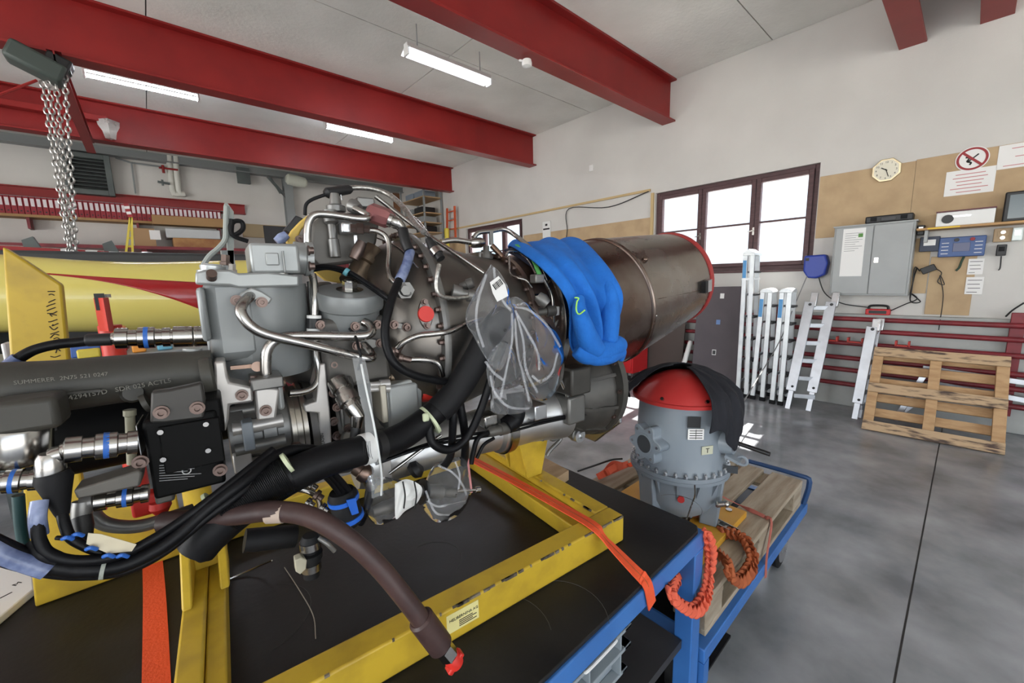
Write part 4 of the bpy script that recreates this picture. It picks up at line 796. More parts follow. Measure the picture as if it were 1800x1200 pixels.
MB().obox(hp+V((.13, 0, .02)), V((.16, 0, -.07)), (0, .20, 0), V((.08, 0, .16))).build('motor', M_black, t, bev=.02)
MB().box((hp.x+.02, hp.y-.05, hp.z+.02), (hp.x+.22, hp.y+.05, 3.70)).build('trolley', M_hg, t, bev=.01)
def chain_mesh(p0, p1, w_=.024, r=.006, pitch=.05):
    mb = MB(); d = (p1-p0); n = int(d.length/pitch); d.normalize(); x, y, _ = basis(d)
    for i in range(n):
        c_ = p0+d*(i+.5)*pitch; s_ = x if i % 2 else y; pts = [c_+d*(pitch*.52*math.cos(a))+s_*(w_*.62*math.sin(a)) for a in [2*PI*k/8 for k in range(9)]]
        mb.tube(pts, r, 4, 1)
    return mb
M_chain = mat('galvanised_chain', (.50, .49, .47), .35, .9)
for i, (xa, ya, xb, yb_) in enumerate(((74, 142, 130, 495), (84, 142, 134, 500), (97, 135, 136, 498), (112, 108, 138, 505), (131, 498, 141, 588))):
    p0_, p1_ = at(xa, ya, Y=hp.y-.06*(i % 2)), at(xb, yb_, Y=hp.y-.06*(i % 2)); o_ = chain_mesh(p0_, p1_, .03, .008, .06).build('chain', M_chain, t); o_['kind'] = 'stuff'
q = at(139, 506, Y=hp.y-.05); MB().ball(q, (.06, .06, .07), 10).build('chain_hook_block', M_hg, t)
# short red rail with lamp on the far beam
a = at(190, 214, Y=9.0); t = T('side_rail', 'short red rail with a silver end stop on the far beam', 'rail', a); MB().box((-3.5, 8.92, a.z-.03), (a.x, 9.05, a.z+.06)).build('profile', M_red, t, bev=.01)
MB().rings(a+V((0, -.05, 0)), a+V((0, -.05, -.26)), [(0, .13), (.3, .12), (.6, .08), (1, .06)], 4).build('end_stop', M_alu, t)
solo(MB().tube([at(-10, 170, Y=6.1), at(65, 141, Y=6.1)], .012, 6, 1), 'red_line', M_red, 'thin red line stretched to the chain hoist', 'line')
# ---- helicopter tail section, yellow with red sweep
Yh = 4.6; c0, c1 = at(-40, 512, Y=Yh), at(420, 528, Y=Yh); M_hy = mat('helicopter_yellow', (.74, .63, .17), .22, coat=.5); M_hr = mat('helicopter_red', (.36, .02, .022), .2, coat=.5)
t = T('helicopter_tail', 'glossy yellow helicopter body section with a sweeping red stripe', 'helicopter', (c0.x, Yh, c0.z-.4)); bx0, bx1 = c0.x-.7, at(455, 520, Y=Yh).x
def hrad(f): return .245+.085*f
NX = 60
def hpt(f, a, k=0):
    x = bx0+(bx1-bx0)*f; r = hrad(f)+k; hump = .05*max(0, math.cos(a-R(90)))*(1+.5*math.sin(f*7+.5)); z = c0.z+(c1.z-c0.z)*f
    return V((x, Yh-r*.8*math.cos(a), z+(r*.92+hump)*math.sin(a)))
rows = [[hpt(i/NX, 2*PI*j/40) for j in range(41)] for i in range(NX+1)]
MB().sheet(rows).build('fuselage_skin', M_hy, t)
mb = MB().add([p for p in rows[-1][:-1]], [tuple(range(40))]).add([p for p in rows[0][:-1]], [tuple(range(40))]); mb.build('end_cap', M_black, t, flat=True)
fs0, fs1 = [(at(x_, 500, Y=Yh).x-bx0)/(bx1-bx0) for x_ in (68, 345)]; rows = []
for i in range(NX+1):
    f = i/NX
    if f < fs0: continue
    g = (f-fs0)/(fs1-fs0); hi_ = R(40-12*g); lo_ = R(38-10*g-46*g*g)
    rows.append([hpt(f, lo_+(hi_-lo_)*j/8, .003) for j in range(9)])
MB().sheet(rows).build('red_sweep', M_hr, t, solid=.003)
p = hpt(.93, R(5), .004); MB().box(p-V((.05, .01, .05)), p+V((.04, .004, .05))).build('black_hatch', M_black, t)
# cradle under it
for f in (.3, .75): p = hpt(f, R(-90)); MB().box((p.x-.05, Yh-.2, 0), (p.x+.05, Yh+.2, p.z+.01)).build('cradle', M_dgrey, t)
# rotor blades behind: striped red and white
t = T('rotor_blade', 'long red and white banded rotor blade lying behind the yellow helicopter', 'blade', at(100, 437, Y=6.5)); a, b = at(-60, 432, Y=6.5), at(440, 458, Y=6.5); n = 26
for i in range(n): MB().bar(a.lerp(b, i/n), a.lerp(b, (i+1)/n), (0, 1, .1), .26, .05).build('band', M_paper if 5 < i < 19 and i % 2 else M_hr, t)
for x, y in ((62, 440), (200, 445)): p = at(x, y, Y=6.4); MB().prism([p+V((-.08, 0, .1)), p+V((0, 0, .14)), p+V((.05, 0, 0)), p+V((.14, 0, -.12)), p+V((-.06, 0, -.12))], (0, .1, 0)).build('clamp', M_dgrey, t)
p = at(258, 446, Y=6.3); MB().lathe(p, (0, 0, 1), [(-.06, .08), (0, .08), (0, .05), (.02, .05), (.02, 0)], 18).build('root_fitting', M_alu, t)
for x in (30, 250, 400): p = at(x, 440, Y=6.5); MB().box((p.x-.04, 6.46, 0), (p.x+.04, 6.54, p.z-.03)).build('trestle', M_dgrey, t)
a = at(120, 448, Y=6.0); solo(MB().box((a.x-1.6, 5.4, .0), (a.x+1.7, 5.85, a.z)), 'dark_crate', mat('dark_machine', (.05, .052, .055), .5), 'dark machine housing behind the yellow helicopter', 'machine', bev=.03)
# grey power stand with black hose left of the engine
t = T('power_stand', 'grey upright plate with a looped black hose behind the fuel unit', 'stand', at(404, 455, Y=2.95)); Yq = 2.95
q = [at(395, 357, Y=Yq), at(400, 357, Y=Yq), at(411, 372, Y=Yq), at(411, 470, Y=Yq), at(402, 470, Y=Yq)]
MB().prism(q, (0, .03, 0)).build('plate', mat('pale_grey_green', (.33, .36, .34), .5), t); b_ = at(404, 470, Y=Yq); MB().box((b_.x-.03, Yq, 0), (b_.x+.03, Yq+.06, b_.z+.1)).build('mast', M_mgrey, t)
MB().box((b_.x-.25, Yq-.15, .0), (b_.x+.25, Yq+.15, .04)).build('foot', M_mgrey, t)
MB().tube([at(408, 385, Y=Yq-.03), at(407, 410, Y=Yq-.03), at(415, 412, Y=Yq-.03), at(427, 402, Y=Yq-.03), at(425, 390, Y=Yq-.03), at(412, 389, Y=Yq-.03), at(405, 400, Y=Yq-.03), at(412, 415, Y=Yq-.03), at(436, 424, Y=Yq-.03)], .013, 8).build('hose', M_rubber, t)
MB().tube([at(398, 362, Y=Yq-.02), at(397, 400, Y=Yq-.02), at(396, 420, Y=Yq-.02), at(385, 435, Y=Yq-.02), at(368, 450, Y=Yq-.02), at(355, 470, Y=Yq-.02)], .014, 8).build('edge_tube', MATS['pale_grey_green'], t)
# red jack head and cluttered red tool bench beyond the table
a, b = at(161, 524, Y=2.4), at(200, 582, Y=2.4); t = T('lifting_jack', 'red lifting jack head with two bolts standing before the helicopter', 'jack', ((a.x+b.x)/2, 2.45, 0)); M_jr = mat('jack_red', (.55, .035, .02), .4)
m_ = at(181, 524, Y=2.4).x
MB().prism([(a.x, 2.47, a.z), (m_, 2.4, a.z), (b.x, 2.44, a.z), (b.x-.03, 2.54, a.z), (a.x+.02, 2.56, a.z)], (0, 0, b.z-a.z)).build('head', M_jr, t, bev=.006)
for x in (a.x+.04, b.x-.03): MB().cyl((x, 2.49, a.z), (x, 2.49, a.z+.014), .016, n=6).build('bolt', M_chrome, t)
MB().box((a.x+.005, 2.435, b.z+.09), (a.x+.035, 2.47, b.z+.16)).build('latch', M_black, t)
MB().cyl((m_, 2.5, .03), (m_, 2.5, b.z+.02), .04, n=14).build('mast', M_jr, t); MB().cyl((m_, 2.5, 0), (m_, 2.5, .03), .25, n=20).build('base', M_jr, t)
zt = at(200, 612, Y=3.4).z
t = T('tool_bench', 'dark red workshop bench with drawers behind the engine', 'bench', (0, 3.5, 0)); MB().box((-2.6, 3.3, zt-.35), (.9, 3.95, zt-.06)).build('drawer_case', M_dred, t, bev=.01); MB().box((-2.65, 3.25, zt-.06), (.95, 4.0, zt-.03)).build('top', M_mgrey, t, bev=.004)
for x in (-2.5, .75): MB().box((x, 3.4, 0), (x+.08, 3.9, zt-.35)).build('leg', M_dred, t)
for i in range(7): MB().box((-2.5+i*.48, 3.28, zt-.33), (-2.08+i*.48, 3.3, zt-.09)).build('drawer', M_hr, t, bev=.004)
zt -= .0295
def clutter(name, cat, label, x0, y0, x1, y1, Y, m, dep=.2): a, b = at(x0, y0, Y=Y), at(x1, y1, Y=Y); return solo(MB().box((a.x, Y, zt), (b.x, Y+dep, max(a.z, zt+.05))), name, m, label, cat, bev=.008)
clutter('blue_case', 'case', 'flat blue case on the dark red bench', 120, 608, 178, 622, 3.35, mat('case_blue', (.05, .12, .4), .5))
clutter('yellow_case', 'case', 'yellow case edge on the bench behind the starter duct', 135, 625, 180, 640, 3.28, M_yl, .05)
clutter('orange_cup', 'cup', 'orange plastic cup on the bench below the connector', 231, 609, 260, 630, 3.3, mat('cup_orange', (.75, .3, .04), .5), .12)
clutter('cyan_tub', 'tub', 'pale blue tub on the bench below the connector', 276, 609, 306, 625, 3.3, mat('cyan_plastic', (.15, .42, .58), .4), .14)
clutter('red_tool_box', 'box', 'red tool box on the bench under the helicopter', 182, 580, 226, 625, 3.45, M_tred, .3)
clutter('white_can', 'can', 'white can at the left end of the bench', 0, 604, 12, 620, 3.4, M_white, .12)
# ================================================================== yellow stand
M_yel = mat('yellow_stand_paint', (.56, .375, .03), .45, col2=(.36, .235, .025), scale=11, bump=.06, bscale=30, lo=.45, hi=.78, detail=9)
M_scuff = mat('bare_steel_scuff', (.28, .24, .18), .5, .4, col2=(.07, .06, .05), scale=40)
ZS = TZ+.001; ZH = .885
st = T('engine_stand', 'yellow steel engine stand strapped on the black table', 'stand', EP(-.45, 0, ZS))
def uvbox(mb, u0, u1, v0, v1, z0, z1): return mb.obox(EP((u0+u1)/2, (v0+v1)/2, (z0+z1)/2), EE*(u1-u0), EN*(v1-v0), V((0, 0, z1-z0)))
nm = uvbox(MB(), -1.45, .071, .352, .412, ZS, ZH).build('front_beam', M_yel, st, bev=.005)
uvbox(MB(), .012, .071, -.40, .351, ZS, ZH).build('side_beam', M_yel, st, bev=.005)
uvbox(MB(), -.06, .011, -.40, .351, ZS, ZH-.03).build('side_ledge', M_yel, st, bev=.004)
uvbox(MB(), -.955, -.062, -.40, -.345, ZS, ZH).build('back_beam', M_yel, st, bev=.005)
uvbox(MB(), -1.0, -.956, -.40, .351, ZS, ZH).build('side_beam', M_yel, st, bev=.005)
uvbox(MB(), -.955, -.92, -.40, .351, ZS, ZH-.012).build('side_ledge', M_yel, st, bev=.004)
# rear post with gussets
mb = MB(); pz = 1.10
for s in (-1, 1): mb.prism([EP(-.02, s*.055-.01, ZH+.0), EP(.045, s*.055-.01, ZH), EP(.10, s*.055-.01, pz), EP(-.075, s*.055-.01, pz)], EN*.008*s)
mb.prism([EP(-.02, -.06, ZH), EP(.03, -.06, ZH), EP(.04, -.06, pz), EP(-.03, -.06, pz)], EN*.1); mb.build('rear_post', M_yel, st, bev=.003)
MB().cyl(EP(.04, .03, ZH), EP(.04, .03, ZH+.05), .017, n=14).build('post_foot', M_yel, st)
# front left post
mb = MB().prism([EP(-1.0, -.15, ZH), EP(-.92, -.15, ZH), EP(-.925, -.15, 1.02), EP(-.955, -.15, 1.08), EP(-.985, -.15, 1.02)], EN*.06)
mb.prism([EP(-1.0, -.09, ZH), EP(-1.0, .06, ZH), EP(-1.0, -.09, 1.02)], EE*.02); mb.prism([EP(-.93, -.09, ZH), EP(-.93, .03, ZH), EP(-.93, -.09, .98)], EE*.02); mb.build('front_post', M_yel, st, bev=.004)
MB().cyl(EP(-.955, -.10, 1.06), EP(-.955, -.10, 1.16), .03, n=14).build('post_pin', M_yel, st)
# tall end plate behind
Yp = 1.515
poly = [(4, 433), (40, 455), (108, 500), (122, 640), (132, 780), (150, 880), (310, 868), (332, 992), (60, 1062), (34, 800), (18, 640)]
ep = MB().prism([at(x, y, Y=Yp) if i not in (7, 8) else V((at(x, y, Y=Yp).x, Yp, ZS)) for i, (x, y) in enumerate(poly)], (0, .045, 0)).build('end_plate', M_yel, st, bev=.005)
M_marker = mat('marker_scribble', (.05, .035, .02), .8)
for i in range(17):
    y = 512+i*7.0; p = at(96+i*.7+random.uniform(-1, 1), y, Y=Yp-.001)
    MB().tube([p, p+V((random.uniform(-.012, -.004), 0, random.uniform(-.006, .006))), p+V((random.uniform(-.02, -.008), 0, random.uniform(-.008, .004)))], .0012, 4, 3).build('marker_writing', M_marker, ep)
# maker's sticker and paint wear on the front beam
sp0 = at(800, 1118, Z=.86)
def fb(px, py):                              # on the front beam's near face
    d = ray(px, py); return CAM+d*((.4125-(CAM-EO).dot(EN))/d.dot(EN))
a, b = fb(787, 1130), fb(842, 1092); uc = lambda p: (p-EO).dot(EE)
ua, ub = uc(a), uc(b); sk_ = uvbox(MB(), ua, ub, .4125, .4135, .826, .872).build('sticker', mat('pale_yellow_sticker', (.75, .68, .3), .5), st)
text('sticker_print', 'HELIBERNINA AG', (ub-ua)/8.6, EP(ua+.006, .4138, .853), EE, (0, 0, 1), M_ink, sk_)
for i in range(4): uvbox(MB(), ua+.03, ub-.006-.01*(i % 2), .4135, .4139, .832+i*.0045, .834+i*.0045).build('sticker_print', M_ink, sk_)
for i in range(46):
    u = random.uniform(-1.2, .06); L = random.uniform(.004, .03); uvbox(MB(), u, u+L, .4085, .4128, ZH-.003-random.random()*.004, ZH+.0006).build('paint_chip', M_scuff, st)
for i in range(10):
    v = random.uniform(-.1, .34); uvbox(MB(), .008, .014, v, v+random.uniform(.004, .03), ZH-.004, ZH+.0006).build('paint_chip', M_scuff, st)
# orange lashing straps
sd = EE*-1
pth = [EP(.0, -.40, ZS+.06), at(815, 797, Z=ZH+.004), at(900, 843, Z=ZH+.004), at(1000, 898, Z=ZH+.004), at(1046, 926, Z=ZH+.004), at(1064, 948, Z=ZH-.02), at(1120, 1006, Z=TZ+.02), V((at(1140, 1030, Y=TY-.004).x, TY+.01, TZ+.006)), V((at(1140, 1030, Y=TY-.004).x, TY-.004, TZ-.01)), V((at(1146, 1050, Y=TY-.004).x, TY-.005, TZ-.075))]
ls = T('lashing_strap', 'bright orange lashing strap running over the stand corner to the table edge', 'strap', pth[5], 'orange lashing straps')
MB().strap(pth, [EE]*5+[V((.75, .66, 0))]+[EE]*2+[V((1, 0, 0))]*2, .036, .003, 4).build('webbing', M_orange, ls)
MB().strap([p+V((0, -.0005, .0022)) for p in pth], [EE]*5+[V((.75, .66, 0))]+[EE]*2+[V((1, 0, 0))]*2, .002, .001, 4).build('stitching', M_dorange, ls)
ls = solo(MB().strap([at(262, 935, Z=TZ+.09), at(268, 985, Z=TZ+.006), at(272, 1060, Z=TZ+.006), at(275, 1200, Z=TZ+.006), at(276, 1330, Z=TZ+.006)], (1, 0, 0), .045, .003), 'lashing_strap', M_orange, 'flat orange strap lying straight on the left of the table', 'strap', 'orange lashing straps')
# thin chain and wire on the table
cm = MB(); cp_ = smooth_path([at(478, 985, Z=TZ+.06), at(455, 995, Z=TZ+.02), at(420, 1010, Z=TZ+.005), at(392, 1025, Z=TZ+.005), at(384, 1055, Z=TZ+.005), at(382, 1075, Z=TZ+.005)], 9)
solo(cm.tube(cp_, .0022, 5, 1), 'key_chain', M_steel, 'thin bead chain lying beside the yellow post foot', 'chain')
solo(MB().tube([at(998, 998, Z=TZ+.002)*0+at(1000-0, 997, Z=TZ+.002)*0+at(500, 997, Z=TZ+.002), at(525, 1035, Z=TZ+.002), at(550, 1080, Z=TZ+.002), at(555, 1122, Z=TZ+.002)], .0012, 5), 'loose_wire', mat('pale_wire', (.45, .42, .36), .5), 'fine pale wire lying loose on the black table top', 'wire')

# ================================================================== the engine
def mp(p): return (p-CAM).dot(-cb)/F_PX
M_case = mat('compressor_casing_metal', (.17, .155, .14), .36, .9, col2=(.125, .113, .10), scale=5, rvar=.07, bump=.03, bscale=30)
M_dcase = mat('dark_casting', (.085, .08, .075), .5, .4, col2=(.12, .112, .10), scale=6, bump=.06, bscale=50)
M_hot = mat('heat_tinted_titanium', (.235, .155, .115), .33, .9, col2=(.145, .11, .10), scale=5, rvar=.08, detail=6)
M_exh = mat('exhaust_pipe_steel', (.15, .10, .078), .27, .95, col2=(.24, .20, .175), scale=5.5, rvar=.07, bump=.05, bscale=60, detail=7, lo=.45, hi=.72)
M_exr = mat('exhaust_rear_steel', (.26, .22, .19), .26, .95, col2=(.33, .30, .275), scale=6, rvar=.07, bump=.06, bscale=70, detail=7)
M_hmu = mat('grey_painted_unit', (.235, .245, .245), .38, .15, col2=(.21, .222, .224), scale=5)
M_lgr = mat('light_grey_unit', (.33, .34, .335), .38, .3, col2=(.29, .30, .295), scale=6)
M_olive = mat('olive_grey_starter', (.058, .055, .046), .5, .1, col2=(.042, .04, .034), scale=6, bump=.08, bscale=40)
M_matbl = mat('matt_black_unit', (.005, .005, .005), .5, spec=.1)
M_cable = mat('black_cable_sleeve', (.005, .005, .006), .42, bump=.08, bscale=90, spec=.22)
M_hose = mat('black_foam_hose', (.006, .006, .007), .5, bump=.1, bscale=50, spec=.22)
M_brhose = mat('dark_brown_hose', (.062, .033, .03), .45, col2=(.04, .022, .021), scale=14, bump=.1, bscale=60)
M_bluer = mat('blue_ring', (.03, .13, .48), .4); M_redcap = mat('red_rubber_cap', (.60, .03, .02), .45); M_yfoam = mat('yellow_bracket', (.62, .43, .10), .5)
M_gn = mat('grey_casting', (.20, .195, .185), .4, .6, col2=(.15, .147, .14), scale=8)
M_pink = mat('anodised_rose_body', (.26, .10, .10), .35, .5); M_sleeve = mat('blue_clear_sleeve', (.10, .13, .25), .25, col2=(.28, .33, .5), scale=30)
E = T('turboshaft_engine', 'large turboshaft helicopter engine with hoses and a long exhaust pipe on the yellow stand', 'engine', EP(-.3, 0, ZH))
ZA = 1.457
bolt = shared(MB().cyl((0, 0, 0), (0, 0, .003), .0085, n=12).cyl((0, 0, .003), (0, 0, .012), .0058, n=6), 'bolt', M_brass)
bolt_s = shared(MB().cyl((0, 0, 0), (0, 0, .002), .0065, n=10).cyl((0, 0, .002), (0, 0, .008), .0042, n=6), 'bolt_s', M_brass)
bolt_b = shared(MB().cyl((0, 0, 0), (0, 0, .003), .0105, n=14).lathe((0, 0, .003), (0, 0, 1), [(0, .0075), (.008, .0075), (.008, .004), (.003, .0036), (.003, 0)], 12), 'bolt_b', M_brass)
def P(x, y, v): return eng(x, y, v)
def eb(name, x0, y0, x1, y1, v0, v1, m, par=None, bev=.004):        # box: near face seen at two photograph corners on plane v1
    a, b = P(x0, y0, v1), P(x1, y1, v1); c_ = (a+b)/2; uu = abs((b-a).dot(EE)); hz = abs(a.z-b.z)
    cc_ = c_+EN*((v0-v1)/2)
    return MB().obox(cc_, EE*uu, EN*(v1-v0), V((0, 0, hz))).build(name, m, par or E, bev=bev)
def ebolts(pts, v, me, par=None, ax_=None, name='bolt'):
    for x, y in pts: inst(name, me, par or E, P(x, y, v), ax_ if ax_ is not None else EN)
def etube(name, pts, rpx, m, par=None, n=10, k=6):                    # pts: (x, y, v); radius in photograph pixels at its first point
    q = [P(*p) for p in pts]; r = rpx*mp(q[len(q)//2]); return MB().tube(q, r, n, k).build(name, m, par or E)
def con(name, p0, p1, prof, m, par=None, n=22):                       # turned part between two (x, y, v); prof: (fraction, radius px)
    a, b = P(*p0), P(*p1); s_ = mp((a+b)/2); return MB().rings(a, b, [(t_, r*s_) for t_, r in prof], n).build(name, m, par or E)
A0 = lambda u, dz=0: EP(u, 0, ZA+dz)
# ---- casing
cs = MB().lathe(A0(-.55), EE, [(0, .13), (.012, .19), (.035, .222), (.065, .242), (.095, .256), (.12, .262)], 72).build('front_casing', M_case, E)
rc_ = MB().lathe(A0(-.415), EE, [(0, .262), (.04, .258), (.12, .243), (.22, .222), (.28, .212), (.31, .212)], 72).build('compressor_casing', M_case, E)
fl_ = MB().lathe(A0(-.432), EE, [(0, .26), (0, .283), (.008, .285), (.009, .285), (.017, .284), (.017, .26)], 96).build('casing_flange', M_gn, E)
for i in range(44):
    a = 2*PI*i/44; x_, y_, _ = basis(EE); d = x_*math.cos(a)+y_*math.sin(a)
    if d.dot(EN) > -.5: inst('flange_bolt', bolt, fl_, A0(-.432)+d*.274, -EE)
f2 = MB().lathe(A0(-.112), EE, [(0, .205), (0, .228), (.016, .228), (.016, .205)], 84).build('casing_flange', M_hot, E)
for i in range(32):
    a = 2*PI*i/32+.05; x_, y_, _ = basis(EE); d = x_*math.cos(a)+y_*math.sin(a)
    if d.dot(EN) > -.6: inst('flange_bolt', bolt, f2, A0(-.112)+d*.221, -EE)
hs_ = MB().lathe(A0(-.096), EE, [(0, .206), (.05, .212), (.10, .226), (.16, .232), (.22, .228), (.28, .235), (.33, .24)], 64).build('turbine_casing', M_hot, E)
MB().lathe(A0(-.005), EE, [(0, .224), (.006, .238), (.03, .238), (.036, .224)], 72).build('clamp_band', M_steel, E)
# ---- exhaust: rises slightly towards its red-rimmed mouth
x0_ = EP(.16, 0, 1.47); xs, xr = EP(.409, 0, 1.496), EP(.884, 0, 1.582); xd = (xr-xs).normalized(); Ls = (xr-xs).length
ex1 = MB().lathe(xs, xd, [(-.26, .243), (-.2, .25), (-.10, .256), (-.006, .256)], 84).build('exhaust_front_pipe', M_exh, E)
ex2 = MB().lathe(xs, xd, [(.006, .255), (.10, .248), (.25, .234), (Ls-.03, .214), (Ls-.004, .2115), (Ls-.004, .205), (.25, .227), (.1, .24), (.006, .247)], 84).build('exhaust_rear_pipe', M_exr, E)
MB().lathe(xs, xd, [(-.012, .255), (-.009, .2605), (-.004, .2605), (0, .2575), (.004, .2605), (.009, .2605), (.012, .254)], 84).build('weld_seam', M_exh, ex1)
MB().lathe(xs, xd, [(Ls-.02, .2135), (Ls-.02, .2165), (Ls, .2175), (Ls+.006, .2165), (Ls+.008, .208), (Ls-.02, .2)], 84).build('red_rim', mat('red_rim_rubber', (.33, .03, .028), .5), E)
MB().lathe(xs, xd, [(Ls-.03, .21), (Ls-.03, .0)], 40).build('end_cover', mat('red_cover', (.3, .03, .03), .6), E)
def on_cone(px, py, rad, dt=0):                                       # where a ray meets the exhaust's surface
    d0 = ray(px, py); o = CAM-xs; dd = d0-xd*d0.dot(xd); oo = o-xd*o.dot(xd); a_ = dd.dot(dd); b_ = 2*dd.dot(oo); c_ = oo.dot(oo)-rad*rad
    s_ = (-b_-math.sqrt(max(b_*b_-4*a_*c_, 0)))/(2*a_); p = CAM+d0*s_; n_ = p-xs; n_ = (n_-xd*n_.dot(xd)).normalized(); return p, n_
p, n_ = on_cone(1134, 456, .256); MB().ball(p, .011, 12).build('rivet', M_exh, ex1)
p, n_ = on_cone(1153, 555, .255); MB().ball(p, .006, 10).build('rivet', M_chrome, ex1)
q0, n0 = on_cone(1156, 525, .2525); q1, n1 = on_cone(1243, 508, .217); MB().tube([q0+n0*.0, (q0+q1)/2+n0*.001, q1], .0018, 6).build('axial_seam', M_exh, ex2)
p, n_ = on_cone(1238, 502, .217); tt = xd.cross(n_); MB().obox(p+n_*.012-xd*.02, xd*.02, tt*.05, n_*.022).build('clip', M_black, ex2); MB().obox(p+n_*.012+xd*.006, xd*.03, tt*.05, n_*.02).build('clip_plate', M_alu, ex2)
# ---- link tube under the engine, rear reduction gearbox
zt_, vt_ = 1.135, .10
lt = MB().lathe(EP(-.62, vt_, zt_), EE, [(0, .06), (.02, .066), (.3, .066), (.32, .07), (.335, .07), (.34, .066), (.42, .072), (.43, .082), (.45, .082), (.455, .078), (.56, .08), (.60, .086), (.68, .098), (.70, .10)], 48).build('link_tube', mat('silver_tube', (.62, .62, .615), .4, .9, col2=(.54, .535, .525), scale=8, rvar=.06), E)
MB().lathe(EP(-.18, vt_, zt_), EE, [(0, .086), (.004, .09), (.03, .09), (.034, .086)], 48).build('clamp_band', M_steel, lt)
rg = MB().lathe(EP(.06, vt_*.6, zt_+.05), EE, [(0, .10), (.015, .145), (.06, .15), (.08, .165), (.14, .17), (.16, .18), (.18, .18), (.18, 0)], 48).build('reduction_gearbox', mat('dark_gear_casting', (.085, .08, .072), .45, .5, col2=(.06, .057, .052), scale=8), E)
for i in range(10):
    a = 2*PI*i/10+.2; x_, y_, _ = basis(EE); d = x_*math.cos(a)+y_*math.sin(a); cq_ = EP(.075, vt_*.6, zt_+.05)
    if d.dot(EN) > -.4: MB().prism([cq_+d*.12+EE.cross(d)*.006, cq_+d*.16+EE*.05+EE.cross(d)*.006, cq_+d*.19+EE*.165+EE.cross(d)*.006, cq_+d*.12+EE*.165+EE.cross(d)*.006], EE.cross(d)*-.012).build('casting_rib', MATS['dark_gear_casting'], rg)
eb('casting_pad', 1005, 650, 1040, 690, .12, .24, MATS['dark_gear_casting'], rg, .008); eb('casting_pad', 1000, 700, 1030, 740, .12, .22, M_gn, rg, .008)
MB().lathe(EP(.242, vt_*.6, zt_+.07), EE, [(0, .205), (.022, .208), (.022, .0)], 48).build('rear_flange', MATS['dark_gear_casting'], rg)
MB().prism([EP(.255, .12, zt_+.30), EP(.255, .23, zt_+.22), EP(.255, .24, zt_-.05), EP(.255, .12, zt_-.16), EP(.255, -.12, zt_-.16), EP(.255, -.2, zt_+.2)], EE*.012).build('mount_plate', M_alu, rg, bev=.004)
for i in range(12):
    a = 2*PI*i/12; x_, y_, _ = basis(EE); d = x_*math.cos(a)+y_*math.sin(a); inst('bolt', bolt, rg, EP(.242, vt_*.6, zt_+.07)+d*.192, -EE)
for i in range(16):
    a = 2*PI*i/16; x_, y_, _ = basis(EE); d = x_*math.cos(a)+y_*math.sin(a); inst('bolt', bolt_s, rg, EP(.074, vt_*.6, zt_+.05)+d*.138, -EE)
MB().cyl(P(1005, 758, .12), P(1020, 752, .12), .022, n=18).cyl(P(1003, 760, .12), P(1003, 760, .12)+EN*.03, .02, n=16).build('drain_boss', M_gn, rg)
mb = MB().lathe(P(1010, 762, .13), EN, [(0, .026), (.03, .024), (.03, .014), (.02, .012), (.02, 0)], 20); mb.build('eyelet', M_alu, rg)
etube('drain_pipe', [(988, 660, .15), (1010, 680, .15), (1045, 690, .15), (1074, 688, .13), (1082, 694, .12), (1079, 715, .12), (1070, 744, .12)], 3.6, M_steel)
con('pipe_union', (1066, 684, .125), (1082, 690, .12), [(0, 5), (.2, 8), (.8, 8), (1, 5)], M_hot)
etube('oil_pipe', [(985, 665, .2), (996, 690, .2), (1003, 715, .2), (1015, 725, .2), (1045, 722, .19)], 4.2, M_steel)
con('connector', (1035, 723, .2), (1063, 718, .19), [(0, 5), (.15, 8), (.45, 8), (.5, 10), (.9, 10), (1, 7)], M_dcase)
etube('sense_line', [(660, 812, .22), (780, 772, .21), (870, 757, .2), (960, 738, .2), (1035, 724, .2)], 2.6, M_cable)
etube('harness_lead', [(660, 815, .225), (760, 782, .22), (880, 762, .205), (960, 742, .2), (1035, 727, .2)], 2.4, M_cable)
con('harness_plug', (858, 760, .21), (905, 748, .205), [(0, 6), (.1, 9), (.4, 9), (.42, 11), (.7, 11), (.72, 9), (1, 8)], M_dcase)
etube('drain_hose', [(965, 760, .1), (970, 772, .1), (985, 768, .1), (983, 775, .1), (968, 790, .1), (961, 801, .1)], 3.5, M_gn)
for x, y, s_ in ((955, 760, 8), (975, 755, 9), (990, 748, 7)): con('fitting', (x, y, .14), (x-4, y+14, .14), [(0, s_), (.4, s_), (.5, s_*.7), (1, s_*.6)], M_dcase)
eb('mount_lug', 940, 715, 962, 735, .12, .21, M_alu)
eb('cable_clamp', 852, 733, 876, 748, .15, .2, M_steel)
con('valve_body', (1000, 600, .10), (1018, 640, .10), [(0, 14), (.3, 17), (.35, 14), (.8, 14), (1, 9)], M_chrome)
con('valve_body', (990, 565, .13), (1012, 600, .12), [(0, 12), (.3, 15), (.8, 15), (1, 10)], M_dcase)
eb('control_box', 985, 590, 1045, 655, -.02, .05, M_matbl)
con('bleed_valve', (920, 525, .17), (960, 523, .2), [(0, 9), (.4, 10), (.45, 8), (.9, 8), (1, 6)], M_chrome)
con('bleed_valve', (945, 520, .22), (962, 535, .24), [(0, 9), (.5, 12), (1, 9)], M_gn)
etube('thin_line', [(955, 490, .22), (968, 515, .22), (972, 545, .22), (974, 590, .2)], 3, M_steel)
con('probe', (935, 550, .2), (975, 545, .22), [(0, 6), (.6, 7), (.62, 10), (1, 10)], M_dcase)
eb('tag', 974, 539, 984, 554, .215, .22, M_paper)
con('actuator_ring', (955, 560, .17), (985, 575, .19), [(0, 20), (.5, 24), (.55, 18), (1, 16)], M_dcase)
eb('bracket', 942, 482, 958, 497, .2, .23, M_gn)
etube('thin_line', [(895, 450, .12), (897, 480, .15), (910, 488, .19), (925, 493, .2), (935, 505, .2)], 2, M_steel)
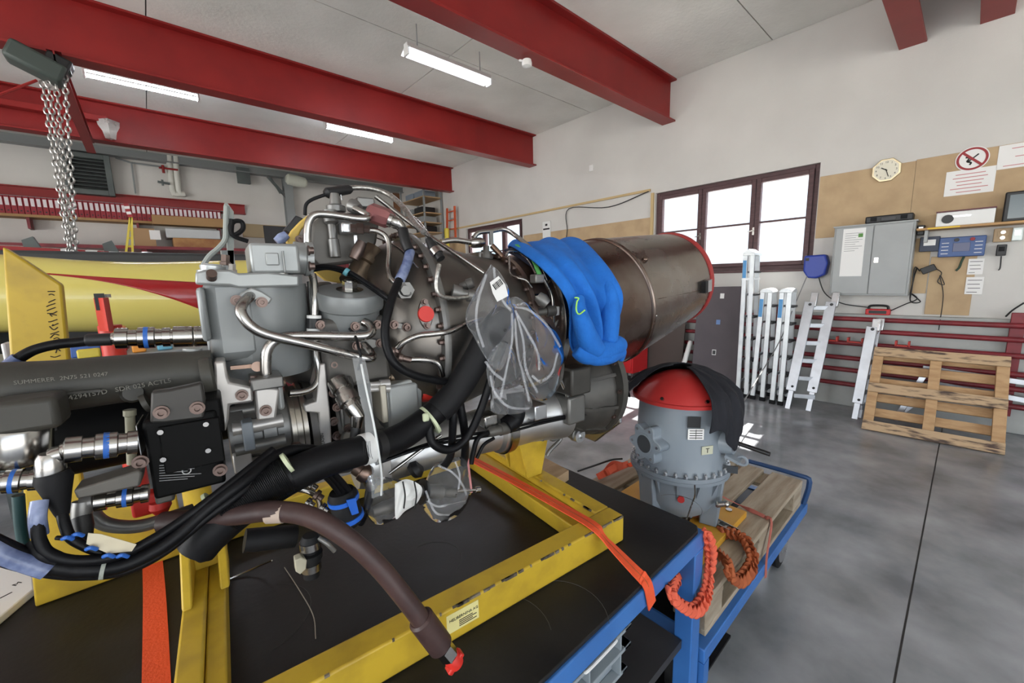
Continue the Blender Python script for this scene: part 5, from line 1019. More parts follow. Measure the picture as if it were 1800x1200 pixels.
etube('thin_line', [(890, 448, .1), (896, 442, .08), (915, 446, .06), (930, 458, .12), (942, 482, .2)], 2.2, M_steel)
# pipes at the upper right
etube('air_pipe', [(832, 418, -.02), (842, 409, -.02), (865, 406, -.02), (886, 403, -.02), (905, 413, .0), (932, 436, .08), (948, 458, .16), (963, 495, .22)], 4, M_steel)
etube('air_pipe', [(775, 425, -.02), (800, 422, -.02), (828, 426, -.02)], 5, M_steel)
con('pipe_union', (826, 427, -.02), (850, 426, -.02), [(0, 6), (.2, 9), (.8, 9), (1, 6)], M_steel)
con('igniter', (853, 455, .02), (856, 432, .02), [(0, 14), (.3, 14), (.32, 10), (.6, 9), (.62, 5), (1, 4)], M_dcase)
eb('igniter_mount', 842, 442, 866, 456, -.05, .03, M_gn)
eb('pipe_clip', 861, 406, 868, 430, -.02, -.012, M_gn, bev=.001)
con('elbow_line', (865, 432, .03), (884, 452, .06), [(0, 5), (1, 5)], M_hot)
etube('long_strut_pipe', [(660, 345, -.02), (690, 368, .0), (740, 405, .05), (800, 445, .13), (852, 480, .2)], 4, M_steel)
# ---- flange boss, red cap on casing
con('boss', (706, 512, .212), (716, 508, .24), [(0, 14), (.5, 14), (1, 12)], M_gn)
pb = P(712, 510, .232); MB().lathe(pb, (EN-EE*.2), [(0, .021), (.006, .021), (.006, .012), (.014, .012), (.014, 0)], 6).build('hex_plug', M_gn, E)
pr_ = P(748, 552, .255); ndir = (EN+V((0, 0, .18))-EE*.12).normalized(); tx = ndir.cross(V((0, 0, 1))).normalized(); ty = tx.cross(ndir); 
lob = [pr_+tx*.018*math.cos(a)+ty*(.018*math.sin(a)+.018*abs(math.sin(a))*math.sin(a)) for a in [2*PI*i/32 for i in range(32)]]
op = MB().prism([q-ndir*.006 for q in lob], ndir*.008).build('port_flange', M_case, E, bev=.002)
MB().lathe(pr_+ndir*.002, ndir, [(0, .0195), (.006, .0185), (.006, 0)], 24).build('red_cover', M_redcap, op)
for s in (-1, 1): inst('bolt', bolt, op, pr_+ty*.028*s+ndir*.002, ndir)
# flange hardware on the ring: bracket, braided lead, fitting
etube('braided_lead', [(772, 465, .285), (769, 480, .29), (767, 505, .29), (775, 520, .29), (800, 524, .28), (830, 520, .27)], 4.2, mat('steel_braid', (.45, .43, .40), .35, .9, col2=(.25, .24, .22), scale=160))
con('lead_plug', (753, 420, .25), (775, 455, .285), [(0, 6), (.25, 8), (.3, 9), (.6, 9), (.62, 8), (1, 8)], M_black)
con('lead_plug_ring', (763, 438, .27), (770, 447, .28), [(0, 10), (1, 10)], M_chrome)
con('thermo_fitting', (795, 512, .25), (838, 522, .27), [(0, 13), (.35, 13), (.36, 9), (.6, 9), (.62, 11), (.8, 11), (1, 7)], M_gn)
con('thermo_fitting', (810, 505, .24), (832, 496, .26), [(0, 7), (.5, 8), (.55, 10), (1, 9)], M_dcase)
etube('pipe', [(655, 415, .0), (700, 435, .1), (735, 470, .24)], 1.2, M_chrome)
# tubes low on the casing
etube('oil_pipe', [(698, 612, .27), (712, 600, .28), (735, 590, .29), (760, 587, .3), (790, 582, .3), (830, 565, .26), (862, 556, .2)], 5.2, M_steel)
etube('oil_pipe', [(718, 632, .27), (745, 632, .28), (765, 636, .28), (774, 645, .28), (778, 660, .27)], 5.2, M_steel)
con('pipe_union', (700, 628, .27), (722, 633, .275), [(0, 8), (.3, 8), (.35, 6), (1, 6)], M_brass)
con('pipe_union', (692, 622, .255), (706, 604, .27), [(0, 9), (.4, 9), (.5, 7), (1, 6)], M_brass)
# ---- front intake body and accessory case
MB().lathe(A0(-.78), EE, [(0, .06), (.03, .09), (.08, .13), (.14, .15), (.16, .15)], 40).build('intake_cone', M_dcase, E)
# upper dark plate housing
a = [P(548, 392, .05), P(570, 376, .05), P(640, 372, .05), P(668, 392, .05), P(662, 430, .05), P(620, 462, .05), P(560, 470, .05), P(541, 450, .05)]
MB().prism(a, -EN*.1).build('intake_housing', M_dcase, E, bev=.008)
con('stub_pipe', (580, 370, .06), (590, 452, .07), [(0, 12), (.25, 12), (.3, 7), (.6, 7), (.62, 9), (1, 9)], M_gn)
con('sensor_plug', (591, 372, .02), (588, 340, .02), [(0, 16), (.3, 16), (.4, 10), (.7, 9), (1, 7)], M_gn)
for dx in (0, 8, 16): etube('thin_wire', [(585+dx, 352, .0), (583+dx, 343, .0), (582+dx, 336, .0)], 1.5, M_chrome)
eb('bracket_plate', 600, 390, 622, 410, .06, .1, M_alu)
con('hex_union', (616, 401, .1), (650, 403, .11), [(0, 8), (.3, 8), (.32, 10), (.65, 10), (.7, 7), (1, 7)], M_brass, n=6)
etube('fuel_pipe', [(648, 404, .11), (665, 407, .12), (680, 418, .13), (684, 440, .14), (682, 470, .16), (686, 488, .19), (698, 499, .21), (706, 505, .22)], 5, M_steel)
eb('nameplate', 622, 412, 630, 432, .09, .094, M_alu)
con('elbow_fitting', (637, 425, .1), (622, 455, .1), [(0, 8), (.3, 10), (.6, 11), (1, 9)], M_hot)
con('pump_barrel', (655, 440, .03), (620, 500, .06), [(0, 22), (.3, 22), (.32, 26), (.45, 26), (.47, 20), (.8, 20), (.82, 24), (1, 24)], mat('bronze_barrel', (.16, .12, .085), .35, .8))
etube('main_pipe', [(541, 440, .13), (540, 410, .13), (544, 388, .13), (556, 377, .13), (585, 378, .13), (625, 384, .13), (645, 384, .13), (647, 378, .12), (635, 372, .1), (624, 366, .08)], 6.2, M_steel)
con('pipe_flange', (618, 361, .06), (632, 367, .08), [(0, 12), (.5, 12), (1, 8)], M_gn)
# rose-coloured sensor with lead
con('rose_connector', (648, 372, .10), (692, 388, .14), [(0, 13), (.1, 17), (.75, 17), (.9, 13), (1, 11)], M_pink, n=8)
con('connector_ring', (683, 386, .14), (702, 394, .15), [(0, 12), (.3, 12), (.35, 10), (.6, 11), (1, 10)], M_chrome)
con('elbow_fitting', (697, 390, .15), (710, 405, .15), [(0, 9), (.6, 9), (1, 7)], M_steel)
etube('sensor_lead', [(708, 402, .15), (713, 420, .16), (720, 440, .17), (716, 460, .19), (705, 485, .22), (692, 515, .25), (683, 545, .27), (677, 575, .28), (680, 610, .29), (695, 640, .3), (725, 658, .3), (765, 668, .29), (800, 672, .27)], 7.5, M_cable)
etube('clear_sleeve', [(721, 442, .174), (715, 465, .198), (703, 492, .23)], 8.8, M_sleeve)
etube('sensor_lead', [(708, 404, .155), (713, 425, .17), (719, 440, .18)], 9.5, M_black)
etube('braided_line', [(578, 345, .0), (600, 333, -.02), (640, 330, -.02), (680, 340, .0), (710, 365, .08), (728, 390, .17), (745, 408, .24)], 4.5, MATS['steel_braid'])
con('line_grip', (570, 340, .0), (618, 332, -.01), [(0, 5), (.1, 9), (.9, 8), (1, 5)], M_black)
etube('braided_line', [(575, 341, .0), (550, 350, .0), (538, 360, .0), (536, 378, .0)], 3, M_rubber)
etube('braided_line', [(715, 372, .0), (735, 388, .1), (752, 410, .22), (758, 425, .25)], 2.2, M_steel)
eb('sensor_cap', 628, 345, 660, 366, -.06, .02, M_gn)
# yellow bracket on the far side, black connectors beyond
yb = [(560, 369), (545, 375), (528, 388), (512, 405), (504, 422), (506, 430), (520, 432), (527, 424), (522, 420), (530, 404), (545, 388), (562, 378)]
MB().prism([P(x, y, -.06) for x, y in yb], -EN*.03).build('yellow_bracket', M_yfoam, E, bev=.004)
inst('bolt', bolt_b, E, P(526, 421, -.055), EN)
mb = MB().prism([P(x, y, -.08) for x, y in ((500, 403), (520, 378), (534, 384), (512, 414))], -EN*.05); mb.build('black_connector', M_black, E, bev=.003)
yb2 = [(548, 455), (556, 462), (575, 466), (600, 478), (601, 498), (572, 493), (555, 480)]
MB().prism([P(x, y, -.09) for x, y in yb2], -EN*.02).build('yellow_bracket', M_yfoam, E, bev=.003)
con('lead_boot', (486, 425, -.05), (504, 412, -.05), [(0, 7), (.5, 9), (1, 7)], M_sleeve)
etube('black_lead', [(548, 470, .1), (575, 468, .12), (610, 476, .15), (645, 497, .19), (675, 518, .24), (690, 530, .255)], 4, M_cable)
etube('black_lead', [(545, 476, .1), (580, 472, .12), (620, 486, .15), (660, 512, .2), (682, 528, .25)], 3, M_cable)
con('blue_tag', (606, 476, .152), (612, 480, .155), [(0, 7), (1, 7)], mat('teal_tag', (.1, .3, .35), .4))
# ---- round filter with disc cap
dc = P(615, 516, .15); k_ = mp(dc); Zu = (V((0, 0, 1))+EN*.24).normalized()
MB().lathe(dc, Zu, [(-.14, .05), (-.1, .06), (-.07, .066), (-.035, .066), (-.03, .074), (-.024, .0755), (.004, .0755), (.008, .073), (.009, .0)], 48).build('filter_bowl', M_hmu, E)
MB().lathe(dc+Zu*.009, Zu, [(0, .028), (.002, .03), (.003, .02), (.004, .014)], 24).cyl(dc+Zu*.012, dc+Zu*.03, .0165, n=6).cyl(dc+Zu*.03, dc+Zu*.033, .011, n=16).build('filter_nut', M_chrome, E)
eb('accessory_case', 560, 562, 690, 668, -.1, .185, M_dcase, bev=.012)
eb('accessory_case', 548, 640, 700, 800, -.12, .06, M_dcase, bev=.02)
eb('case_web', 575, 568, 612, 590, .1, .15, M_gn)
# flanges with pipes
def tri_flange(px, py, v, s, m=M_gn, rot=0):
    c_ = P(px, py, v); k_ = mp(c_)*s; q = []
    for i in range(36):
        a = 2*PI*i/36; r = 1+.55*abs(math.cos(a))**4; q.append(c_+EE*(k_*r*math.cos(a)*math.cos(rot))+V((0, 0, 1))*(k_*.62*math.sin(a)+k_*r*math.cos(a)*math.sin(rot)))
    o_ = MB().prism(q, EN*.012).build('pipe_flange', m, E, bev=.002)
    for sg in (-1, 1): inst('bolt', bolt_b, o_, c_+(EE*math.cos(rot)+V((0, 0, 1))*math.sin(rot))*(k_*1.25*sg)+EN*.012, EN)
    return o_
tri_flange(641, 571, .195, 15); tri_flange(645, 604, .195, 16)
tri_flange(700, 572, .22, 9, rot=-.3)
# ---- grey hydromechanical unit
h1 = eb('fuel_control_body', 352, 487, 470, 630, .0, .19, M_hmu, bev=.02)
cq = P(455, 500, .1); MB().lathe(V((cq.x, cq.y, P(455, 640, .1).z)), V((0, 0, 1)), [(-.02, .085), (0, .092), (cq.z-P(455, 640, .1).z, .092)], 44).build('fuel_control_body', M_hmu, E)
b0_, b1_ = P(345, 500, .2), P(524, 500, .2)
MB().lathe(P(455, 618, .1), V((0, 0, -1)), [(-.03, .088), (.01, .088), (.03, .084), (.045, .074), (.05, .0)], 40).build('fuel_control_bowl', M_hmu, E)
top = [(345, 484), (352, 468), (385, 466), (400, 474), (430, 480), (470, 477), (518, 482), (524, 490), (524, 505), (345, 503)]
MB().prism([P(x, y, .205) for x, y in [(343, 478), (360, 474), (404, 474), (420, 480), (470, 478), (526, 484), (526, 503), (420, 506), (404, 502), (343, 500)]], -EN*.2).build('cover_flange', M_lgr, E, bev=.004)
eb('side_lug', 343, 505, 372, 600, .1, .215, M_hmu, bev=.01)
eb('drain_lug', 362, 590, 382, 660, .08, .16, M_hmu, bev=.008)
tb = eb('top_block', 436, 426, 530, 480, .05, .2, M_lgr, bev=.006)
con('side_cap', (516, 453, .13), (549, 456, .13), [(0, 28), (.55, 28), (.6, 30), (.62, 30), (.95, 30), (1, 26)], M_lgr)
eb('block_relief', 466, 444, 492, 466, .2, .205, M_lgr, tb, .002)
eb('block_relief', 496, 440, 503, 478, .2, .212, M_lgr, tb, .002)
for p_ in ((541, 440, .185), (543, 468, .185)): inst('bolt', bolt_b, E, P(*p_), EE)
con('filler_cap', (374, 487, .16), (374, 464, .16), [(0, 21), (.35, 23), (.45, 23), (.5, 18), (.7, 19), (.85, 19), (.9, 14), (1, 13)], mat('cap_aluminium', (.42, .44, .44), .35, .6), n=28)
con('hex_bolt', (396, 466, .14), (396, 448, .14), [(0, 9), (.3, 9), (.35, 7), (1, 7)], M_brass, n=6)
con('hex_bolt', (408, 478, .19), (408, 464, .19), [(0, 8), (.3, 8), (.35, 6), (1, 6)], M_chrome, n=6)
con('hex_bolt', (498, 484, .19), (498, 470, .19), [(0, 8), (.3, 8), (.35, 6), (1, 6)], M_chrome, n=6)
con('side_bolt', (372, 488, .21), (372, 480, .225), [(0, 8), (1, 8)], M_brass)
# pipe 1: leaves the front face
lobs = [(412, 527), (424, 514), (442, 505), (460, 512), (478, 524), (472, 534), (450, 528), (420, 535)]
fl1 = MB().prism([P(x, y, .202) for x, y in lobs], EN*.012).build('pipe_flange', M_lgr, E, bev=.003)
ebolts([(416, 528), (460, 531)], .215, bolt_b, fl1)
etube('main_pipe', [(440, 520, .21), (436, 524, .23), (426, 535, .25), (424, 550, .26), (440, 572, .265), (470, 588, .265), (540, 605, .26), (610, 622, .25), (646, 630, .25), (655, 626, .24), (648, 615, .225), (640, 606, .21)], 8.3, M_steel, n=14)
etube('main_pipe', [(469, 672, .24), (467, 640, .24), (470, 615, .24), (482, 600, .24), (505, 591, .24), (560, 590, .235), (625, 591, .24), (648, 588, .24), (654, 580, .235), (648, 570, .22), (640, 566, .21)], 8.3, M_steel, n=14)
etube('vertical_pipe', [(549, 482, .14), (552, 500, .15), (553, 530, .16), (553, 556, .16)], 6.5, M_steel)
etube('vertical_pipe', [(543, 495, .11), (546, 530, .12), (549, 556, .12)], 3.2, M_gn)
con('rubber_clamp', (552, 558, .165), (552, 578, .165), [(0, 11), (.1, 11), (.11, 12), (.88, 12), (.89, 11), (1, 11)], M_black)
con('clamp_ring', (552, 554, .165), (552, 559, .165), [(0, 12), (1, 12)], M_white); con('clamp_ring', (552, 577, .165), (552, 582, .165), [(0, 12), (1, 12)], M_white)
inst('bolt', bolt_b, E, P(563, 571, .18), EN)
etube('vertical_pipe', [(554, 600, .16), (557, 630, .17), (561, 652, .175), (559, 670, .18), (548, 683, .185), (530, 689, .19), (508, 691, .195)], 6, M_steel)
# ---- connector C1 into the unit
def connector(p0, p1, s, name='circular_connector', blue=True):
    o_ = con(name, p0, p1, [(0, .55*s), (.04, .62*s), (.06, .9*s), (.07, s), (.27, s), (.28, .78*s), (.42, .8*s), (.44, 1.02*s), (.72, 1.05*s), (.74, .85*s), (.85, .8*s), (.86, .95*s), (1, .95*s)], M_chrome)
    if blue:
        a, b = P(*p0), P(*p1); f0, f1 = .54, .62; MB().rings(a.lerp(b, f0), a.lerp(b, f1), [(0, s*1.09*mp(a)), (1, s*1.09*mp(a))], 24).build('blue_ring', M_bluer, o_)
    return o_
connector((196, 595, .12), (300, 592, .12), 18)
con('connector_tail', (296, 592, .12), (372, 590, .12), [(0, 13), (.1, 13), (.12, 18), (.55, 18), (.56, 16), (.6, 18), (.95, 18), (1, 14)], M_steel)
con('cable_boot', (150, 598, .12), (198, 596, .12), [(0, 9), (.1, 11), (.95, 11), (1, 8)], M_black)
etube('cable', [(175, 597, .12), (140, 601, .12), (100, 605, .12), (60, 615, .12), (30, 632, .12), (5, 650, .12), (-30, 690, .12)], 9, M_cable)
etube('clear_sleeve', [(33, 629, .121), (15, 643, .121), (-5, 660, .121), (-30, 692, .121)], 11, M_sleeve)
# ---- olive starter tube
sa, sb = P(-60, 678, .2), P(372, 655, .2)
MB().tube([P(-80, 690, .2), P(100, 678, .2), P(230, 664, .2), P(372, 655, .2)], [.043, .042, .041, .044], 24, 5).build('starter_duct', M_olive, E)
con('duct_bulge', (180, 668, .2), (300, 660, .2), [(0, 30), (.1, 40), (.9, 38), (1, 30)], M_olive)
for x, y, r_ in ((230, 690, 17), (40, 712, 16), (95, 700, 16)): con('casting_boss', (x, y, .2), (x+4, y, .245), [(0, r_), (.8, r_), (1, r_*.8)], M_olive)
con('duct_screw', (338, 622, .19), (338, 612, .19), [(0, 11), (.6, 14), (1, 14)], M_lgr)
pt = P(20, 672, .2472); text('stamped_text', 'SUMMERER  2N75 521 0247', .0085, P(24, 676, .2475), EE+V((0, 0, -.02)), V((0, 0, 1)), mat('worn_pale_print', (.17, .165, .14), .7), E)
text('stamped_text', '024294157D   SDR 025 ACTL5', .0105, P(104, 706, .2475), EE+V((0, 0, .06)), V((0, 0, 1)), MATS['worn_pale_print'], E)
MB().bar(P(110, 692, .247), P(178, 686, .247), (0, 0, 1), .004, .004).build('casting_rib', M_olive, E)
# black starter body behind
MB().lathe(P(60, 770, .08), EE, [(0, .07), (.01, .078), (.2, .078), (.24, .07), (.3, .07), (.3, 0)], 36).build('starter_body', M_matbl, E)
# olive plate and silver canister at the left edge
eb('mount_strap', -60, 716, 108, 752, .26, .32, M_olive, bev=.008)
con('silver_canister', (33, 750, .29), (33, 812, .29), [(0, 40), (.05, 42), (.9, 42), (1, 38)], M_chrome, n=32)
con('copper_post', (80, 745, .25), (82, 785, .25), [(0, 8), (.3, 8), (.32, 7), (1, 7)], M_brass); con('hex_nut', (93, 742, .27), (93, 756, .27), [(0, 9), (.5, 9), (.5, 6), (1, 6)], M_steel, n=6)
con('pale_standoff', (228, 720, .22), (232, 815, .22), [(0, 9), (.1, 9), (.12, 7), (1, 7)], mat('pale_olive', (.33, .31, .22), .5))
# ---- black control box
bx = eb('control_unit', 248, 742, 398, 848, .22, .33, M_matbl, bev=.005)
eb('control_unit', 330, 708, 396, 760, .22, .325, M_matbl, bev=.005)
eb('cover_plate', 277, 752, 396, 810, .33, .336, M_matbl, bx, .002)
eb('side_plate', 238, 748, 250, 800, .24, .31, M_alu, bx, .002)
ebolts([(282, 759), (362, 745), (366, 791), (287, 807)], .337, shared(MB().lathe((0, 0, 0), (0, 0, 1), [(0, .005), (.003, .004), (.003, 0)], 10), 'screw', M_steel), bx, name='screw')
ebolts([(247, 811), (387, 825)], .336, bolt_b, bx)
for i in range(7): MB().bar(P(280, 818+i*4.5, .3315), P(330+12*((i*5) % 3), 814+i*4.5, .3315), (0, 0, 1), .0011, .0004).build('label_text', mat('faint_print', (.22, .22, .22), .6), bx)
pq = P(328, 827, .3315); MB().ring(pq, EN, .0055, .0008, 20, 4).build('label_emblem', mat('light_print', (.5, .5, .5), .6), bx)
br = MB().prism([P(x, y, .315) for x, y in ((268, 684), (300, 680), (356, 668), (362, 700), (360, 730), (292, 738), (266, 738))], EN*.02).build('bracket_cover', mat('gunmetal_bracket', (.055, .052, .048), .45, .5), E, bev=.004)
ebolts([(284, 724), (347, 716)], .336, bolt_b, br)
con('duct_clamp_roll', (252, 710, .27), (262, 706, .27), [(0, 16), (1, 16)], M_olive)
eb('pink_tag', 240, 706, 250, 738, .1, .11, mat('pink_tag', (.75, .3, .5), .5))
# ---- silver clamp bracket and blocks
M_sil = mat('satin_silver_bracket', (.46, .44, .42), .36, .5)
a = [(376, 636), (396, 634), (400, 660), (404, 672), (444, 680), (446, 706), (404, 712), (402, 738), (396, 760), (378, 700)]
MB().prism([P(x, y, .25) for x, y in a], -EN*.06).build('clamp_bracket', M_sil, E, bev=.004)
con('clamp_lip', (355, 664, .235), (378, 660, .235), [(0, 32), (.2, 34), (.8, 34), (1, 30)], M_olive)
con('clamp_bolt', (338, 646, .225), (355, 646, .225), [(0, 8), (.4, 8), (.5, 6), (1, 6)], M_brass)
ebolts([(425, 694)], .252, bolt_b)
MB().prism([P(x, y, .27) for x, y in ((448, 680), (484, 682), (492, 684), (485, 736), (452, 740))], -EN*.07).build('pipe_block', M_sil, E, bev=.004)
eb('pipe_block_side', 483, 676, 502, 720, .17, .24, M_lgr, bev=.006)
con('block_cap', (440, 672, .245), (502, 672, .245), [(0, 5), (.05, 7), (.95, 7), (1, 5)], M_hot)
eb('block_top_flange', 440, 668, 500, 680, .2, .275, M_gn, bev=.003)
ebolts([(467, 721)], .271, bolt_b)
for x in (446, 489): con('hex_bolt', (x, 672, .25), (x, 660, .25), [(0, 8), (.4, 8), (.4, 6), (1, 6)], M_brass, n=6)
ln = MB().bar(P(405, 646, .21), P(460, 641, .21), (0, 0, 1), .007, .01).cyl(P(452, 644, .21), P(452, 644, .222), .01, n=14); ln.build('lock_strap', M_hot, E)
# ---- lower gear train: stacked turned parts along the axis
ga = P(410, 760, .12); s_ = mp(ga)
def along(name, x0, x1, y, v, prof, m, n=36):                        # turned part parallel to the axis, prof: (0..1, radius in metres)
    a = P(x0, y, v); b = P(x1, y, v); b = a+EE*(b-a).dot(EE); return MB().rings(a, b, prof, n).build(name, m, E)
along('gear_drum', 402, 512, 765, .10, [(0, .06), (.02, .085), (.25, .085), (.26, .078), (.5, .078), (.52, .086), (.72, .086), (.74, .08), (1, .08)], M_gn)
for i in range(9):
    a = R(-60+30*i); c_ = P(440, 765, .10)+(EN*math.cos(a)+V((0, 0, 1))*math.sin(a))*.082
    MB().cyl(c_-EE*.03, c_+EE*.06, .015, n=12).build('drum_rib', M_sil if i % 2 else M_gn, E)
eb('drum_pad', 424, 745, 450, 790, .16, .2, mat('blue_grey_pad', (.26, .29, .32), .4), bev=.003)
eb('drum_pad', 408, 800, 446, 826, .16, .195, M_sil, bev=.003)
cb1 = along('vee_clamp', 504, 534, 750, .10, [(0, .088), (.05, .1), (.3, .1), (.35, .094), (.65, .094), (.7, .1), (.95, .1), (1, .088)], mat('clamp_steel', (.30, .27, .23), .3, .9))
con('clamp_tee', (512, 785, .2), (528, 785, .2), [(0, 7), (.3, 9), (.7, 9), (1, 7)], M_brass)
along('gear_case_disc', 536, 566, 750, .08, [(0, .10), (.02, .112), (.4, .112), (.5, .108), (1, .108)], M_dcase)
fpl = MB().prism([P(x, y, .19) for x, y in ((556, 706), (562, 640), (572, 638), (580, 720), (584, 780), (572, 800), (562, 780), (560, 726), (536, 724), (534, 712))], -EN*.16).build('case_flange', M_sil, E, bev=.003)
text('cast_text', 'VIATZA24N', .009, P(573, 795, .1915), V((0, 0, 1))+EE*-.03, -EE, M_dcase, fpl)
along('gear_case_disc', 578, 640, 750, .06, [(0, .12), (.3, .124), (.5, .124), (1, .118)], M_dcase)
for i in range(7): inst('bolt', bolt_b, E, P(586+(i % 2)*6, 640+i*25, .175), EN)
eb('case_rib', 596, 700, 612, 800, .1, .18, M_gn, bev=.004)
# elbow connector in the middle
con('mid_flange', (582, 680, .18), (618, 672, .2), [(0, 12), (1, 12)], M_gn)
con('circular_connector', (592, 668, .2), (622, 718, .25), [(0, 17), (.35, 18), (.36, 15), (.5, 15), (.52, 19), (.8, 19), (.82, 14), (1, 14)], M_steel)
con('elbow_fitting', (615, 712, .25), (632, 735, .26), [(0, 13), (.5, 13), (1, 11)], M_chrome)
con('elbow_fitting', (628, 730, .26), (626, 752, .26), [(0, 12), (.8, 10), (1, 9)], M_chrome)
con('cable_boot', (626, 748, .26), (622, 782, .27), [(0, 9), (1, 8)], M_black)
con('boss_ring', (613, 770, .2), (615, 768, .215), [(0, 14), (.5, 14), (1, 10)], M_gn); inst('bolt', bolt_b, E, P(612, 752, .2), EN)
# electric actuator with red cap
eb('actuator_body', 682, 680, 740, 752, .12, .22, M_lgr, bev=.006)
MB().prism([P(x, y, .215) for x, y in ((678, 680), (728, 664), (742, 684), (742, 752), (684, 752))], -EN*.1).build('actuator_body', M_lgr, E, bev=.003)
eb('actuator_flange', 668, 678, 684, 742, .12, .235, mat('tan_flange', (.42, .39, .32), .4, .4), bev=.003)
for y in (676, 684): con('tie_bolt', (650, y, .22), (684, y-2, .22), [(0, 5), (.5, 5), (.5, 8), (1, 8)], M_sil)
con('red_cap', (738, 690, .19), (764, 688, .19), [(0, 15), (.2, 17), (.75, 17), (.78, 22), (.9, 22), (1, 19)], M_redcap)
con('bronze_union', (640, 660, .16), (695, 662, .17), [(0, 10), (.6, 12), (.65, 10), (.8, 10), (.82, 12), (1, 12)], MATS['bronze_barrel']); con('union_ring', (696, 661, .17), (704, 661, .17), [(0, 12), (1, 12)], M_bluer)
con('union_end', (704, 661, .17), (730, 664, .17), [(0, 9), (.5, 10), (1, 8)], M_chrome)
eb('tube_bracket', 672, 806, 690, 840, .17, .2, M_sil, bev=.002)
etube('control_rod', [(684, 832, .2), (700, 820, .2), (760, 775, .2), (775, 765, .2)], 3, M_chrome)
etube('drain_line', [(515, 858, .2), (540, 862, .2), (556, 872, .2), (562, 885, .2), (563, 905, .2)], 5, M_steel)
# lower tube elbow near bag
con('lower_fitting', (625, 820, .2), (650, 838, .22), [(0, 13), (.4, 13), (.45, 16), (.8, 16), (1, 12)], M_hot)
con('elbow_fitting', (646, 832, .22), (654, 858, .22), [(0, 11), (.6, 11), (1, 9)], M_alu)
etube('cable', [(653, 852, .22), (648, 880, .22), (640, 905, .22), (634, 918, .2)], 7, M_cable)
# ---- hoses
MB().tube([P(*p) for p in ((345, 968, .33), (370, 935, .33), (425, 888, .33), (500, 842, .325), (570, 810, .32), (640, 790, .31), (700, 770, .29), (745, 740, .28), (790, 700, .29), (830, 640, .305), (852, 600, .31), (888, 552, .30))], [.030, .034, .035, .033, .032, .031, .031, .030, .029, .029, .029, .028], 24, 6).build('foam_hose', M_hose, E)
MB().tube([P(770, 722, .288), P(800, 690, .292), P(835, 635, .307), P(860, 588, .31), P(884, 557, .302)], .033, 20).build('foam_hose_sleeve', M_rubber, E)
# corrugated section
q = smooth_path([P(*p) for p in ((400, 903, .332), (450, 866, .33), (505, 834, .327))], 20); mb = MB()
for i in range(0, len(q)-1): 
    d = (q[i+1]-q[i]).normalized(); mb.ring(q[i], d, .0335, .0024, 24, 5)
mb.build('corrugated_sleeve', M_cable, E)
for p0, p1, m_, r_ in (((500, 838, .326), (512, 832, .326), M_cable, 32), ((636, 791, .31), (652, 786, .306), M_paper, 27.5), ((655, 786, .306), (668, 782, .3), M_black, 28)): con('hose_band', p0, p1, [(0, r_), (1, r_)], m_)
for i in range(5): MB().tube([P(638+3*i, 775, .336), P(640+3*i, 797, .343), P(643+3*i, 806, .339)], .0006, 4, 2).build('band_print', M_ink, E)
con('hose_end_collar', (336, 972, .335), (356, 955, .332), [(0, 24), (.3, 28), (1, 30)], M_rubber)
etube('foam_hose', [(430, 950, .18), (480, 945, .18), (520, 942, .18)], 19, M_rubber, n=18)
# zip tie on hose
con('zip_tie', (754, 740, .285), (764, 732, .285), [(0, 28), (.4, 28)], mat('pale_green_tie', (.55, .6, .4), .5)); eb('zip_tie_head', 744, 728, 756, 740, .31, .32, MATS['pale_green_tie'])
# black cables
etube('black_cable', [(887, 600, .33), (868, 650, .33), (845, 720, .32), (820, 770, .31), (790, 790, .31), (762, 780, .31), (755, 755, .3), (760, 735, .3)], 7.5, M_cable)
etube('black_cable', [(800, 700, .29), (797, 730, .3), (795, 770, .29), (792, 800, .28), (780, 820, .26)], 7, M_cable)
etube('black_cable', [(812, 650, .27), (808, 700, .28), (815, 745, .28), (818, 780, .26), (816, 815, .24)], 7.5, M_cable)
etube('black_cable', [(905, 690, .2), (908, 715, .21), (905, 735, .21), (890, 748, .21)], 16, M_cable)
etube('black_cable', [(858, 760, .21), (840, 770, .22), (832, 795, .22), (828, 815, .22)], 4.5, M_cable)
etube('black_cable', [(868, 770, .21), (850, 782, .22), (838, 805, .22)], 3.2, M_cable)
con('cable_grommet', (724, 828, .16), (738, 818, .17), [(0, 14), (.5, 18), (1, 12)], M_black)
etube('cable_bundle', [(560, 792, .27), (520, 790, .29), (480, 805, .31), (430, 845, .345), (370, 890, .36), (300, 950, .37), (230, 988, .375), (170, 1000, .38), (110, 998, .38), (60, 985, .38), (0, 960, .38), (-60, 930, .38)], 13, M_cable, n=14)
etube('cable_bundle', [(500, 800, .30), (430, 860, .35), (360, 912, .365), (290, 968, .37), (220, 1002, .375), (150, 1010, .375), (90, 1006, .375), (30, 992, .375), (-40, 970, .375)], 9, M_cable)
etube('cable_bundle', [(480, 790, .30), (420, 838, .34), (350, 892, .36), (280, 940, .37), (210, 975, .38), (140, 985, .385), (90, 975, .385), (70, 950, .38), (66, 910, .37), (68, 880, .36)], 9, M_cable)
etube('cable_bundle', [(555, 800, .25), (515, 795, .27), (470, 830, .3), (440, 850, .32)], 14, M_cable)
for x, y in ((502, 815), (365, 885)): con('zip_tie', (x, y, .34), (x+6, y-4, .34), [(0, 19), (1, 19)], MATS['pale_green_tie'])
con('zip_tie', (178, 1000, .378), (186, 999, .378), [(0, 17), (1, 17)], mat('grey_tie', (.3, .32, .28), .5))
etube('clear_sleeve', [(85, 1002, .385), (50, 990, .385), (10, 975, .385), (-40, 950, .385)], 16, M_sleeve)
etube('clear_sleeve', [(70, 940, .37), (66, 910, .37), (70, 880, .36)], 12, M_sleeve)
etube('cable', [(62, 950, .37), (75, 972, .38), (100, 985, .38)], 14, M_cable)
